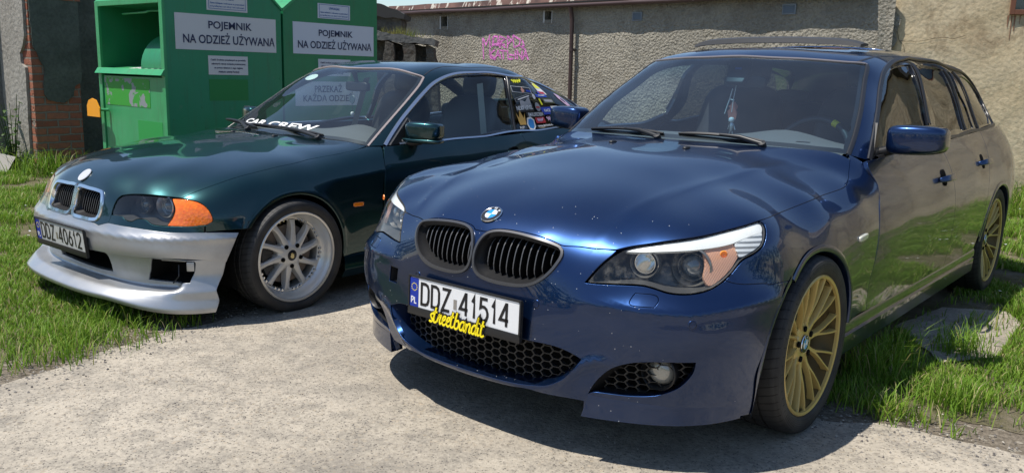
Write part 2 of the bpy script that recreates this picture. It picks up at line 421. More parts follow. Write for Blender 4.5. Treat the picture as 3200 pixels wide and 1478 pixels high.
# ------------------------------------------------------------------ shared car pieces
def skin_rings(name, S, loop, rings, mat, parent, cap=True, dvec=None, mirror=False, step=.02, fine=.012, capmat=None):
    """funnel: rings of (scale about centre, depth); optional cap"""
    Lp = smooth_loop(loop, fine); c = Lp.mean(0); k = len(Lp); V = []; Fc = []
    d = None if dvec is None else np.array(dvec, float)
    def at(q, dep):
        if d is None: return S.pt(q, -dep)
        return S.pt(q)+d*dep
    for s, dep in rings: V.append(at(c+(Lp-c)*s, dep))
    for r_ in range(len(rings)-1):
        for j in range(k): a, b = r_*k+j, r_*k+(j+1) % k; Fc.append((a, b, b+k, a+k))
    mi = [0]*len(Fc); V = np.vstack(V)
    if cap:
        s, dep = rings[-1]; q, f = tri_fill([c+(Lp-c)*s], step); b = len(V); V = np.vstack([V, at(q, dep)]); Fc += [tuple(t+b) for t in f]; mi += [1 if capmat else 0]*len(f)
    if mirror: V = V*[-1, 1, 1]
    o = mesh(name, V, Fc, [mat, capmat] if capmat else mat, parent, mi=mi)
    bm = bmesh.new(); bm.from_mesh(o.data); bmesh.ops.remove_doubles(bm, verts=bm.verts, dist=1e-5); bmesh.ops.recalc_face_normals(bm, faces=bm.faces); bm.to_mesh(o.data); bm.free()
    return sharp(o, 40)
def ray_y(S, x, z, y0=-1.3): return S.hit(np.array([x, y0, z]), np.array([0, 1., 0]), 0, 1.3, 90)
def hex_mesh(name, S, loop, cw, ch, depth, mat, parent, keep=1.0, mirror=False, y0=-1.3, th=.14):
    Lp = smooth_loop(loop, .02); P = S.pt(Lp)[:, [0, 2]]; c = P.mean(0); P = c+(P-c)*keep; lo, hi = P.min(0), P.max(0); mb = MB(); row = 0; z = lo[1]-ch
    while z < hi[1]+ch:
        x = lo[0]-cw+(row % 2)*cw*.5
        while x < hi[0]+cw:
            ctr = np.array([[x, z]]); ok = inside(ctr, P)[0]
            if ok:
                e = .01; p = ray_y(S, x, z, y0); py = p[1]; sx = (ray_y(S, x+e, z, y0)[1]-py)/e; sx = max(-2.5, min(2.5, sx))
                hx = [(-.333, -.5), (.333, -.5), (.667, 0), (.333, .5), (-.333, .5), (-.667, 0)]
                V = []
                for s, dp in ((1.0, 0), (1-th, 0), (1-th, .012)):
                    for a, b in hx: dx = a*cw*.5*s; dz = b*ch*s; V.append((x+dx, py+depth+dp+sx*dx, z+dz))
                F = []
                for i in range(6):
                    j = (i+1) % 6; F += [(i, j, 6+j, 6+i), (6+i, 6+j, 12+j, 12+i)]
                mb.add(V, F)
            x += cw
        z += ch*.5; row += 1
    if mirror: mb.V = [(-x, y, z) for x, y, z in mb.V]
    return mb.build(name, mat, parent)
STROKES = {  # upright narrow plate letters on a 0..1 x 0..1 cell: list of polylines
 'D': [[(0, 0), (0, 1), (.55, 1), (.85, .93), (1, .75), (1, .25), (.85, .07), (.55, 0), (0, 0), (0, .1)]],
 'Z': [[(0, 1), (1, 1), (0, 0), (1, 0)]],
 '4': [[(.78, -.0), (.78, 1), (.7, 1), (0, .28), (1, .28)]],
 '1': [[(.2, .72), (.62, 1), (.62, 0)]],
 '5': [[(.95, 1), (.15, 1), (.1, .58), (.3, .64), (.6, .63), (.85, .55), (1, .38), (1, .25), (.85, .07), (.55, 0), (.25, .02), (0, .17)]],
 '0': [[(.5, 1), (.2, .94), (0, .75), (0, .25), (.2, .06), (.5, 0), (.8, .06), (1, .25), (1, .75), (.8, .94), (.5, 1), (.4, .99)]],
 '6': [[(.75, 1), (.25, .58), (.03, .36), (.0, .25), (.2, .05), (.5, 0), (.8, .05), (1, .25), (1, .36), (.82, .54), (.5, .6), (.2, .54)]],
 '2': [[(0, .8), (.15, .94), (.5, 1), (.85, .94), (1, .78), (.95, .6), (0, 0), (1, 0)]],
 'P': [[(0, 0), (0, 1), (.7, 1), (1, .87), (1, .6), (.7, .45), (0, .45)]],
 'L': [[(0, 1), (0, 0), (1, 0)]],
}
def stroke_poly(pts, w):
    P = np.array(pts, float); n = len(P); t = np.diff(P, axis=0); t /= np.linalg.norm(t, axis=1, keepdims=True)+1e-9; nn = np.stack([-t[:, 1], t[:, 0]], 1)
    A = []; B = []
    for i in range(n):
        if i == 0: m = nn[0]; s = 1
        elif i == n-1: m = nn[-1]; s = 1
        else:
            m = nn[i-1]+nn[i]; l = np.linalg.norm(m); m = m/(l+1e-9); s = 1/max(.45, m@nn[i])
        A.append(P[i]+m*s*w/2); B.append(P[i]-m*s*w/2)
    return A, B
def plate_text(mb, txt, x0, z0, cw, chh, gap, w, y, h, org, ex, ez, ey, m=0, widths=None):
    """raised strokes; ex right, ez up, ey out of the plate"""
    x = x0; org = Vector(org); ex = Vector(ex); ez = Vector(ez); ey = Vector(ey)
    for chx in txt:
        if chx == ' ': x += cw*.8; continue
        k = (widths or {}).get(chx, 1.)
        for st in STROKES[chx]:
            A, B = stroke_poly([(x+a*cw*k, z0+b*chh) for a, b in st], w); n = len(A)
            f = lambda p, d: org+ex*p[0]+ez*p[1]+ey*d
            V = [f(p, y+h) for p in A]+[f(p, y+h) for p in B]+[f(p, y) for p in A]+[f(p, y) for p in B]; F = []
            for i in range(n-1): F += [(i, i+1, n+i+1, n+i), (i, 2*n+i, 2*n+i+1, i+1), (n+i, n+i+1, 3*n+i+1, 3*n+i)]
            F += [(0, n, 3*n, 2*n), (n-1, 2*n-1, 4*n-1, 3*n-1)]
            mb.add(V, F, m)
        x += cw*k+gap
    return x
def rrect(w, h, r, n=5):
    out = []
    for cx, cy, a0 in ((w/2-r, h/2-r, 0), (-w/2+r, h/2-r, 90), (-w/2+r, -h/2+r, 180), (w/2-r, -h/2+r, 270)):
        for i in range(n+1): a = R(a0+90*i/n); out.append((cx+r*math.cos(a), cy+r*math.sin(a)))
    return out
def number_plate(parent, number, c, tilt, yaw, dirt=0.):
    """Polish plate in its black holder; local x right as read (car's left), looking along -y"""
    rot = Matrix.Rotation(yaw, 3, 'Z') @ Matrix.Rotation(-tilt, 3, 'X')
    ex = rot @ Vector((1, 0, 0)); ez = rot @ Vector((0, 0, 1)); ey = rot @ Vector((0, -1, 0)); c = Vector(c)
    hb = MB().prism(rrect(.534, .142, .008), c-ez*.012-ey*.009, ex, ez, ey, .009); hold = hb.build('plate_holder', M['black'], parent, smooth=40, bevel=.002)
    fb = MB()
    for (u, v, a, b) in ((0, .060, .534, .007), (0, -.068, .534, .03), (-.2635, 0, .007, .122), (.2635, 0, .007, .122)): fb.box(c+ex*u+ez*v+ey*.002, (a, .009, b), rot)
    fb.build('holder_frame', M['black'], hold, bevel=.0015, smooth=40)
    pb = MB().prism(rrect(.516, .110, .006), c+ey*.0005, ex, ez, ey, .0025); pm = pb.build('number_plate', M['white'] if not dirt else M['white_dirty'], parent)
    eb = MB().prism([(u-.2365, v) for u, v in rrect(.043, .108, .004)], c+ey*.001, ex, ez, ey, .0028)
    eb.build('country_band', M['eu_blue'], pm)
    lt = MB(); plate_text(lt, 'PL', -.2505, -.040, .010, .022, .006, .0045, .0038, .0006, c, ex, ez, ey); lt.build('country_letters', M['white'], pm)
    st = MB()
    for i in range(12):
        a = i*math.pi/6; st.box(c+ex*(-.2365+.0135*math.cos(a))+ez*(.020+.0135*math.sin(a))+ey*.004, (.0032, .0008, .0032), rot @ Matrix.Rotation(.78, 3, 'Y'))
    st.build('country_stars', M['yellow'], pm)
    nb = MB(); W1 = {'1': .62, '0': .95}
    x = plate_text(nb, number[:3], -.199, -.038, .036, .076, .0165, .0105, .003, .0012, c, ex, ez, ey, widths=W1)
    xs = x-.006
    plate_text(nb, number[3:], xs+.040, -.038, .0365, .076, .0165, .0105, .003, .0012, c, ex, ez, ey, widths=W1)
    nb.build('plate_characters', M['ink'], pm)
    hb = MB().box(c+ex*(xs+.0165)+ez*.0-ez*.008+ey*.0034, (.016, .0006, .036), rot); hb.build('plate_hologram', M['satin'], pm)
    return hold, ex, ez, ey, c
def roundel(name, parent, p, n, up, rad, worn=False):
    n = Vector(n).normalized(); up = Vector(up); up = (up-n*up.dot(n)).normalized(); rt = up.cross(n).normalized(); p = Vector(p)
    def ring(mb, r0, r1, h0, h1, a0=0, a1=360, k=40):
        mb_ = []
        V = []; F = []; m = max(3, int(k*(a1-a0)/360))
        for i in range(m+1):
            a = R(a0+(a1-a0)*i/m)
            for r, h in ((r0, h0), (r1, h1)): V.append(p+(rt*math.cos(a)+up*math.sin(a))*r+n*h)
        F = [(2*i, 2*i+1, 2*i+3, 2*i+2) for i in range(m)]
        mb.add(V, F)
    o = MB(); ring(o, rad*.96, rad, .004, .001); ring(o, rad*.92, rad*.96, .0035, .004); ring(o, rad*.57, rad*.60, .0042, .0042)
    if worn:
        ring(o, 0, rad*.96, .004, .004); base = o.build(name, M['worn_emblem'], parent); return base
    base = o.build(name, M['chrome'], parent)
    b = MB(); ring(b, rad*.59, rad*.93, .0038, .0036); b.build('emblem_ring', M['ink'], base)
    for a0, m in ((0, 'white'), (90, 'em_blue'), (180, 'white'), (270, 'em_blue')):
        q = MB(); ring(q, 0, rad*.57, .004, .004, a0, a0+90); q.build('emblem_quarter', M[m], base)
    LW = {'B': [[(0, 0), (0, 1), (.7, 1), (.9, .8), (.7, .53), (0, .53)], [(.7, .53), (1, .27), (.75, 0), (0, 0)]], 'M': [[(0, 0), (.1, 1), (.5, .3), (.9, 1), (1, 0)]], 'W': [[(0, 1), (.25, 0), (.5, .8), (.75, 0), (1, 1)]]}
    t = MB()
    for chx, ang in (('B', 135), ('M', 90), ('W', 45)):
        a = R(ang); o_ = p+(rt*math.cos(a)+up*math.sin(a))*rad*.755; tx = rt*math.sin(a)-up*math.cos(a); tz = rt*math.cos(a)+up*math.sin(a)
        for st in LW[chx]:
            A, B = stroke_poly([((u-.5)*rad*.24, (v-.5)*rad*.22) for u, v in st], rad*.05); k = len(A)
            V = [o_+tx*q[0]+tz*q[1]+n*.0045 for q in A+B]; t.add(V, [(i, i+1, k+i+1, k+i) for i in range(k-1)])
    t.build('emblem_letters', M['white'], base)
    return base
def blob(name, parent, mat, c, half, e1=.35, e2=.35, rot=None, warp=None, nu=48, nv=28):
    V = []; F = []; pw = lambda t, e: math.copysign(abs(t)**e, t)
    for i in range(nv+1):
        ph = -math.pi/2+math.pi*i/nv
        for j in range(nu):
            th = 2*math.pi*j/nu; q = Vector((pw(math.cos(ph), e1)*pw(math.cos(th), e2)*half[0], pw(math.cos(ph), e1)*pw(math.sin(th), e2)*half[1], pw(math.sin(ph), e1)*half[2]))
            if warp: q = Vector(warp(q))
            if rot is not None: q = rot @ q
            V.append(q+Vector(c))
    for i in range(nv):
        for j in range(nu): F.append((i*nu+j, i*nu+(j+1) % nu, (i+1)*nu+(j+1) % nu, (i+1)*nu+j))
    o = mesh(name, V, F, mat, parent, smooth=True)
    bm = bmesh.new(); bm.from_mesh(o.data); bmesh.ops.remove_doubles(bm, verts=bm.verts, dist=1e-5); bmesh.ops.recalc_face_normals(bm, faces=bm.faces); bm.to_mesh(o.data); bm.free()
    return o
def spoke(mb, path, w, d, side=1, bev=.3):
    """bar: path of (radius, angle, x) ; w half-width list ; depth list"""
    k = len(path); V = []
    P = [np.array((x, r*math.cos(a), r*math.sin(a))) for r, a, x in path]
    for i in range(k):
        t = P[min(i+1, k-1)]-P[max(i-1, 0)]; t[0] = 0; t /= np.linalg.norm(t); s = np.cross([1., 0, 0], t)
        for u, x in ((-w[i]*1.25, -d[i]), (-w[i], -.004), (-w[i]*(1-bev), 0), (w[i]*(1-bev), 0), (w[i], -.004), (w[i]*1.25, -d[i])): V.append(P[i]+s*u+np.array([x, 0, 0]))
    F = []
    for i in range(k-1):
        for j in range(5): a = i*6+j; F.append((a, a+1, a+7, a+6))
    F += [tuple(range(6)), tuple(range((k-1)*6, k*6))[::-1]]
    mb.add(V, F)
def wheel(parent, c, side, kind, name='wheel', camber=0.):
    """axis along x, outer face towards side; c = centre of the outer rim plane"""
    AX = (side, 0, 0); c = Vector(c)
    if kind == 'gold': RT, RR, TW = .327, .257, .235
    else: RT, RR, TW = .300, .239, .225
    rimm = M['gold'] if kind == 'gold' else M['alloy']
    br = MB().lathe([(RR*.93, -.012), (RR*.93, -.05), (RR*.88, -.07), (RR*.86, -.14), (RR*.95, -.21), (RR*.98, -.22)] if kind == 'gold' else [(RR*.945, -.008), (RR*.925, -.02), (RR*.88, -.035), (RR*.84, -.072), (RR*.80, -.078), (RR*.785, -.085), (RR*.78, -.15), (RR*.95, -.215)], (0, 0, 0), (1, 0, 0), 72)
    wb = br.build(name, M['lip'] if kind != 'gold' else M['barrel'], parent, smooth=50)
    q = RT-RR; tp = [(RR*.985, -.018), (RR*1.0, -.004), (RR+q*.18, .006), (RR+q*.5, .010), (RR+q*.72, .006), (RR+q*.80, .003), (RR+q*.82, .001), (RR+q*.93, -.010), (RT-.002, -.026)]
    for gx in (.070, .112, .154):
        tp += [(RT, -gx+.006), (RT-.007, -gx+.004), (RT-.007, -gx-.004), (RT, -gx-.006)]
    tp += [(RT-.002, -TW+.03), (RR+q*.8, -TW+.005), (RR*1.0, -TW+.012)]
    MB().lathe(tp, (0, 0, 0), (1, 0, 0), 120).build('tyre', M['tyre'], wb, smooth=38)
    mb = MB()
    lip = [(RR*.945, -.012), (RR*.95, -.001), (RR*.985, .002), (RR*1.003, -.002), (RR*1.003, -.016)]
    if kind == 'gold':
        mb.lathe(lip, (0, 0, 0), (1, 0, 0), 96)
        mb.lathe([(0, -.040), (.030, -.040), (.036, -.036), (.060, -.036), (.078, -.044), (.080, -.085)], (0, 0, 0), (1, 0, 0), 60)
        for i in range(10):
            a = 2*math.pi*i/10+R(8)
            for s in (-1, 1):
                path = [(.062, a+s*R(.8), -.036), (.092, a+s*R(.7), -.033), (.114, a+s*R(1.7), -.027), (.152, a+s*R(5.0), -.018), (.205, a+s*R(7.2), -.010), (.246, a+s*R(7.6), -.006)]
                spoke(mb, path, [.0085, .0070, .0055, .0042, .0040, .0056], [.026, .024, .022, .020, .022, .028])
        rim = mb.build('rim', rimm, wb, smooth=45)
        for i in range(5): a = 2*math.pi*i/5+R(26); MB().lathe([(0, -.030), (.011, -.030), (.011, -.036)], (0, .058*math.cos(a), .058*math.sin(a)), (1, 0, 0), 14).build('wheel_bolt', M['matt'], wb)
        roundel('centre_cap', wb, (-.034, 0, 0), (1, 0, 0), (0, math.sin(.5), math.cos(.5)), .034)
    else:
        mb.lathe([(RR*.775, -.083), (RR*.80, -.074), (RR*.835, -.072)], (0, 0, 0), (1, 0, 0), 90)
        mb.lathe([(.026, -.052), (.030, -.049), (.040, -.050), (.062, -.056), (.078, -.068), (.082, -.10)], (0, 0, 0), (1, 0, 0), 60)
        for i in range(10):
            a = 2*math.pi*i/10+R(9); tw = R(4)
            path = [(.050, a, -.054), (.080, a, -.055), (.110, a+tw*.2, -.058), (.145, a+tw*.5, -.062), (.170, a+tw*.8, -.066), (.186, a+tw, -.070)]
            spoke(mb, path, [.017, .0165, .0135, .0115, .013, .0175], [.03, .045, .045, .04, .03, .016], bev=.55)
        rim = mb.build('rim', rimm, wb, smooth=40)
        MB().lathe(lip, (0, 0, 0), (1, 0, 0), 96).build('rim_lip', M['lip'], wb, smooth=45)
        bb = MB()
        for i in range(10):
            for s in (-1, 0, 1):
                a = 2*math.pi*(i+.5)/10+R(13)+s*R(7.2); p = (0, .1905*math.cos(a), .1905*math.sin(a))
                bb.lathe([(0, -.060), (.0030, -.060), (.0030, -.064), (.0055, -.064), (.0055, -.074)], p, (1, 0, 0), 10)
        bb.build('rim_bolts', M['chrome'], wb, smooth=30)
        for i in range(5): a = 2*math.pi*i/5+R(54); MB().lathe([(0, -.0485), (.0115, -.0485), (.0115, -.055)], (0, .058*math.cos(a), .058*math.sin(a)), (1, 0, 0), 16).build('wheel_bolt', M['matt'], wb)
        cb = MB().lathe([(0, -.046), (.024, -.046), (.028, -.049)], (0, 0, 0), (1, 0, 0), 30); cap = cb.build('centre_cap', M['ink'], wb, smooth=40)
        wf = MB()  # small gilt animal-head emblem
        for poly in ([(-.3, -.8), (.25, -.85), (.5, -.4), (.35, 0), (.6, .25), (.2, .3), (0, .8), (-.2, .35), (-.5, .75), (-.55, .1), (-.75, -.3)],):
            wf.prism([(u*.019, v*.019) for u, v in poly], (-.0458, 0, 0), (0, 1, 0), (0, 0, 1), (1, 0, 0), .0012)
        wf.build('cap_emblem', M['gilt'], cap)
    db = MB().lathe([(.06, -.105), (.155, -.105), (.155, -.127), (.06, -.127)], (0, 0, 0), (1, 0, 0), 48); db.build('brake_disc', M['disc'], wb, smooth=30)
    kb = MB()
    for i in range(7):
        a = R(-25+i*9)-R(90) if False else R(150+i*9); kb.box((-.114, .135*math.cos(a), .135*math.sin(a)), (.075, .06, .035), Matrix.Rotation(a, 3, 'X'))
    kb.build('brake_caliper', M['caliper'], wb, bevel=.004, smooth=40)
    wb.location = c; wb.rotation_euler = (0, camber*side, 0 if side > 0 else math.pi)
    return wb
M['em_blue'] = bsdf('emblem_blue', (.02, .28, .75), .25, coat=1.)
M['alloy'] = bsdf('brushed_alloy', (.64, .63, .60), .40, .35)
M['lip'] = bsdf('polished_lip', (.68, .67, .64), .30, .6)
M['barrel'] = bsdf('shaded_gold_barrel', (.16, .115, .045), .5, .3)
M['gilt'] = bsdf('gilt', (.75, .65, .35), .3, .8)
M['disc'] = bsdf('brake_steel', (.16, .14, .13), .45, .8)
M['caliper'] = bsdf('caliper_grey', (.035, .035, .035), .55)
M['worn_emblem'] = bsdf('worn_emblem', (.62, .62, .64), .35, .3)
M['white_dirty'] = bsdf('dusty_plate', (.50, .50, .48), .5)
def tyre_mat():
    m = bsdf('tyre', (.020, .020, .021), .68); t = NT(m); co = t.coord('Object'); s = t.n('SeparateXYZ'); t.l(co, s.inputs[0])
    an = t.math('ARCTAN2', s.outputs[2], s.outputs[1]); rad = t.math('SQRT', t.math('ADD', t.math('POWER', s.outputs[1], 2.), t.math('POWER', s.outputs[2], 2.)))
    ph = t.math('FRACT', t.math('ADD', t.math('MULTIPLY', an, 60/6.28318), t.math('MULTIPLY', s.outputs[0], 9.)))
    sip = t.math('LESS_THAN', ph, .13); tread = t.math('GREATER_THAN', rad, .3135)
    tread = t.math('MAXIMUM', t.math('MULTIPLY', t.math('GREATER_THAN', rad, .2885), t.math('LESS_THAN', rad, .3005)), tread)
    k = t.math('MULTIPLY', sip, tread)
    rr = t.math('SINE', t.math('MULTIPLY', rad, 900.)); rib = t.math('MULTIPLY', rr, .06)
    h = t.math('ADD', t.math('MULTIPLY', k, -1.), rib); nb = t.bump(h, .8, .006); t.l(nb, t.b.inputs['Normal'])
    ns = t.noise(co, 9, 6); d = t.ramp(ns, [(.35, (.014, .014, .015)), (.75, (.045, .043, .040))]); t.l(t.mix(k, d, (.004, .004, .004)), t.b.inputs['Base Color'])
    return m
M['tyre'] = tyre_mat()

# ------------------------------------------------------------------ lettering
_tc = {}
def text2d(txt, bold=0., sx=1., spacing=1.):
    """flat outline of a text, height-normalised; returns verts (n,2) and faces"""
    key = (txt, bold, sx, spacing)
    if key in _tc: return _tc[key]
    cu = bpy.data.curves.new('t', 'FONT'); cu.body = txt; cu.size = 1.; cu.offset = bold; cu.space_character = spacing; cu.resolution_u = 3; cu.align_x = 'LEFT'
    ob = bpy.data.objects.new('t', cu); COL.objects.link(ob); dg = bpy.context.evaluated_depsgraph_get(); dg.update()
    me = ob.evaluated_get(dg).to_mesh(); V = np.array([(v.co.x*sx, v.co.y) for v in me.vertices]); F = [tuple(p.vertices) for p in me.polygons]
    ob.evaluated_get(dg).to_mesh_clear(); bpy.data.objects.remove(ob); bpy.data.curves.remove(cu)
    _tc[key] = (V, F); return V, F
def lay_text(name, txt, o, ex, ey, width, mat, parent, bold=.02, sx=.8, lift=.001, height=None, project=None, spacing=1., centre=True):
    """text lying on a plane (o centre, ex reading direction, ey up) or projected on a skin"""
    V, F = text2d(txt, bold, sx, spacing); lo, hi = V.min(0), V.max(0); k = width/(hi[0]-lo[0]); ky = k if height is None else height/(hi[1]-lo[1])
    o = np.array(o, float); ex = np.array(ex, float); ey = np.array(ey, float); n = np.cross(ex, ey); n /= np.linalg.norm(n)
    W = (V-(lo+hi)/2)*[k, ky] if centre else (V-lo)*[k, ky]
    P = o+W[:, :1]*ex+W[:, 1:]*ey
    P = project(P, lift) if project else P+n*lift
    return mesh(name, P, F, mat, parent)
def lay_poly(name, poly, o, ex, ey, mat, parent, lift=.001, project=None, sub=6, thick=0):
    """filled outline on the same kind of plane"""
    L_ = smooth_loop([q for p in poly for q in (p, p)], 1e9) if sub == 0 else smooth_loop([q for p in poly for q in (p, p)], max(np.ptp(np.array(poly), axis=0))/sub)
    q, f = tri_fill([L_], max(np.ptp(L_, axis=0))/max(sub, 2)); o = np.array(o, float); ex = np.array(ex, float); ey = np.array(ey, float); n = np.cross(ex, ey); n /= np.linalg.norm(n)
    P = o+q[:, :1]*ex+q[:, 1:]*ey; P = project(P, lift) if project else P+n*lift
    return mesh(name, P, f, mat, parent)

def blue_ridges():
    def shelf(p):      # crease under the headlights
        x=np.abs(p[:,0]); zc=.548+.02*sstep(x,.75,.9)
        return .011*peak((p[:,2]-zc)/.045)*sstep(x,.38,.55)*sstep(-p[:,1],.25,.42)
    def hoodline(p):   # two bonnet creases running back from the grilles
        x=np.abs(p[:,0]); xc=.43+.15*sstep(p[:,1],-.75,.5); return .005*peak((x-xc)/.06)*sstep(p[:,2],.70,.76)*sstep(-p[:,1],-.55,-.2)
    def waist(p):      # shoulder crease along the wing
        x=np.abs(p[:,0]); zc=.745+.10*p[:,1]; return .005*peak((p[:,2]-zc)/.05)*sstep(p[:,1],-.05,.3)*sstep(x,.82,.87)
    def chin(p):       # rim of the lower grille
        x=np.abs(p[:,0]); zc=.225+.14*sstep(x,.28,.52); return .010*peak((p[:,2]-zc)/.035)*sstep(-x,-.60,-.50)*sstep(-p[:,1],.6,.7)
    return (shelf,hoodline,waist,chin)
BLUE_NOSE = [(0,-0.83,0.2),(0,-0.845,0.25),(0,-0.845,0.36),(0,-0.84,0.47),(0,-0.832,0.56),(0,-0.812,0.65),(0,-0.787,0.722),(0,-0.728,0.767),(0,-0.6,0.822),(0,-0.4,0.875),(0,-0.1,0.925),(0,0.2,0.957),(0,0.5,0.983),(0,0.75,1),(0.25,-0.818,0.198),(0.25,-0.834,0.25),(0.25,-0.834,0.36),(0.25,-0.825,0.47),(0.25,-0.81,0.56),(0.24,-0.793,0.65),(0.24,-0.772,0.722),(0.45,-0.775,0.2),(0.45,-0.79,0.27),(0.46,-0.79,0.365),(0.45,-0.787,0.47),(0.45,-0.777,0.555),(0.445,-0.757,0.612),(0.47,-0.722,0.665),(0.499,-0.687,0.713),(0.62,-0.7,0.17),(0.62,-0.72,0.27),(0.63,-0.735,0.37),(0.63,-0.745,0.47),(0.63,-0.742,0.55),(0.626,-0.712,0.579),(0.75,-0.605,0.16),(0.755,-0.635,0.27),(0.76,-0.655,0.37),(0.765,-0.665,0.47),(0.765,-0.658,0.545),(0.74,-0.635,0.582),(0.85,-0.45,0.16),(0.86,-0.475,0.27),(0.865,-0.5,0.37),(0.87,-0.51,0.47),(0.868,-0.5,0.555),(0.845,-0.49,0.6),(0.885,-0.34,0.16),(0.9,-0.34,0.27),(0.908,-0.34,0.37),(0.912,-0.34,0.47),(0.908,-0.33,0.58),(0.575,-0.71,0.604),(0.66,-0.675,0.6),(0.74,-0.605,0.602),(0.8,-0.53,0.618),(0.62,-0.672,0.66),(0.68,-0.638,0.67),(0.74,-0.582,0.68),(0.8,-0.5,0.68),(0.56,-0.63,0.728),(0.635,-0.6,0.745),(0.7,-0.556,0.76),(0.77,-0.468,0.775),(0.836,-0.385,0.791),(0.848,-0.4,0.74),(0.852,-0.42,0.69),(0.865,-0.4,0.64),(0.2,-0.71,0.764),(0.35,-0.69,0.744),(0.25,-0.6,0.814),(0.42,-0.58,0.785),(0.25,-0.4,0.865),(0.42,-0.4,0.85),(0.56,-0.4,0.83),(0.7,-0.4,0.805),(0.3,-0.1,0.915),(0.48,-0.1,0.89),(0.62,-0.1,0.87),(0.72,-0.12,0.848),(0.815,-0.26,0.812),(0.3,0.2,0.95),(0.5,0.2,0.93),(0.63,0.2,0.905),(0.72,0.22,0.875),(0.815,0.12,0.834),(0.3,0.5,0.98),(0.5,0.5,0.963),(0.64,0.52,0.94),(0.73,0.54,0.908),(0.81,0.48,0.862),(0.731,0.69,0.962),(0.78,0.68,0.93),(0.4,0.75,0.995),(0.855,-0.14,0.765),(0.888,-0.14,0.7),(0.905,-0.14,0.63),(0.862,0.05,0.77),(0.893,0.05,0.7),(0.92,0.03,0.62),(0.853,0.24,0.795),(0.882,0.24,0.745),(0.905,0.24,0.68),(0.918,0.25,0.6),(0.848,0.56,0.82),(0.873,0.57,0.78),(0.895,0.58,0.73),(0.908,0.59,0.65),(0.91,0.6,0.545),(0.905,0.6,0.43),(0.895,0.6,0.33),(0.885,0.6,0.22),(0.915,0.4,0.5),(0.905,0.42,0.35),(0.89,0.42,0.22),(0.8,0.66,0.9),(0.87,0.8,0.8),(0.905,0.85,0.65),(0.905,0.85,0.4),(0.8,0.85,0.93)]
BLUE_CABIN = [(0,0.5,0.985),(0.3,0.53,0.983),(0.55,0.6,0.975),(0.735,0.69,0.962),(0,0.83,1.205),(0.3,0.85,1.2),(0.55,0.92,1.18),(0.665,0.96,1.155),(0,1.14,1.378),(0.3,1.17,1.372),(0.5,1.22,1.352),(0.587,1.25,1.335),(0,1.35,1.418),(0.3,1.38,1.41),(0.5,1.4,1.388),(0.57,1.42,1.37),(0,1.9,1.443),(0.3,1.9,1.436),(0.52,1.9,1.412),(0.6,1.9,1.378),(0,2.5,1.44),(0.3,2.5,1.433),(0.52,2.5,1.407),(0.6,2.5,1.372),(0,3.1,1.41),(0.3,3.1,1.405),(0.5,3.1,1.38),(0.575,3.1,1.345),(0,3.5,1.37),(0.3,3.5,1.365),(0.48,3.47,1.33),(0.55,3.42,1.28),(0,3.72,1.02),(0.4,3.7,1.02),(0.62,3.6,1.02),(0.7,3.45,1.02),(0,3.65,1.18),(0.4,3.63,1.18),(0.6,3.52,1.16),(0.765,0.8,0.96),(0.79,1.1,0.962),(0.8,1.6,0.972),(0.8,2.2,0.985),(0.795,2.8,1),(0.775,3.2,1.017),(0.72,0.97,1.1),(0.735,1.25,1.1),(0.745,1.8,1.11),(0.745,2.4,1.12),(0.735,2.9,1.125),(0.7,3.2,1.13),(0.645,1.22,1.25),(0.675,1.5,1.24),(0.69,1.9,1.25),(0.69,2.4,1.25),(0.675,2.8,1.25),(0.64,3.1,1.245),(0.625,1.5,1.335),(0.645,1.9,1.34),(0.645,2.5,1.335),(0.62,2.95,1.31)]
BLUE_SIDE = [(0.8,0.68,0.95),(0.87,0.68,0.8),(0.905,0.65,0.68),(0.912,0.62,0.545),(0.905,0.62,0.43),(0.895,0.62,0.33),(0.805,1.1,0.957),(0.875,1.1,0.83),(0.91,1.1,0.7),(0.916,1.1,0.545),(0.91,1.1,0.43),(0.9,1.1,0.33),(0.81,1.7,0.968),(0.88,1.7,0.85),(0.913,1.7,0.7),(0.918,1.7,0.545),(0.912,1.7,0.43),(0.9,1.7,0.33),(0.81,2.3,0.982),(0.885,2.3,0.86),(0.916,2.3,0.7),(0.918,2.3,0.545),(0.912,2.3,0.43),(0.9,2.3,0.33),(0.805,2.9,1),(0.89,2.9,0.87),(0.92,2.9,0.7),(0.92,2.9,0.6),(0.8,3.2,1.015),(0.875,3.3,0.87),(0.91,3.3,0.7),(0.905,3.3,0.5),(0.89,3.3,0.3),(0.72,3.55,1.02),(0.8,3.65,0.87),(0.84,3.7,0.7),(0.84,3.7,0.5),(0.82,3.7,0.3)]
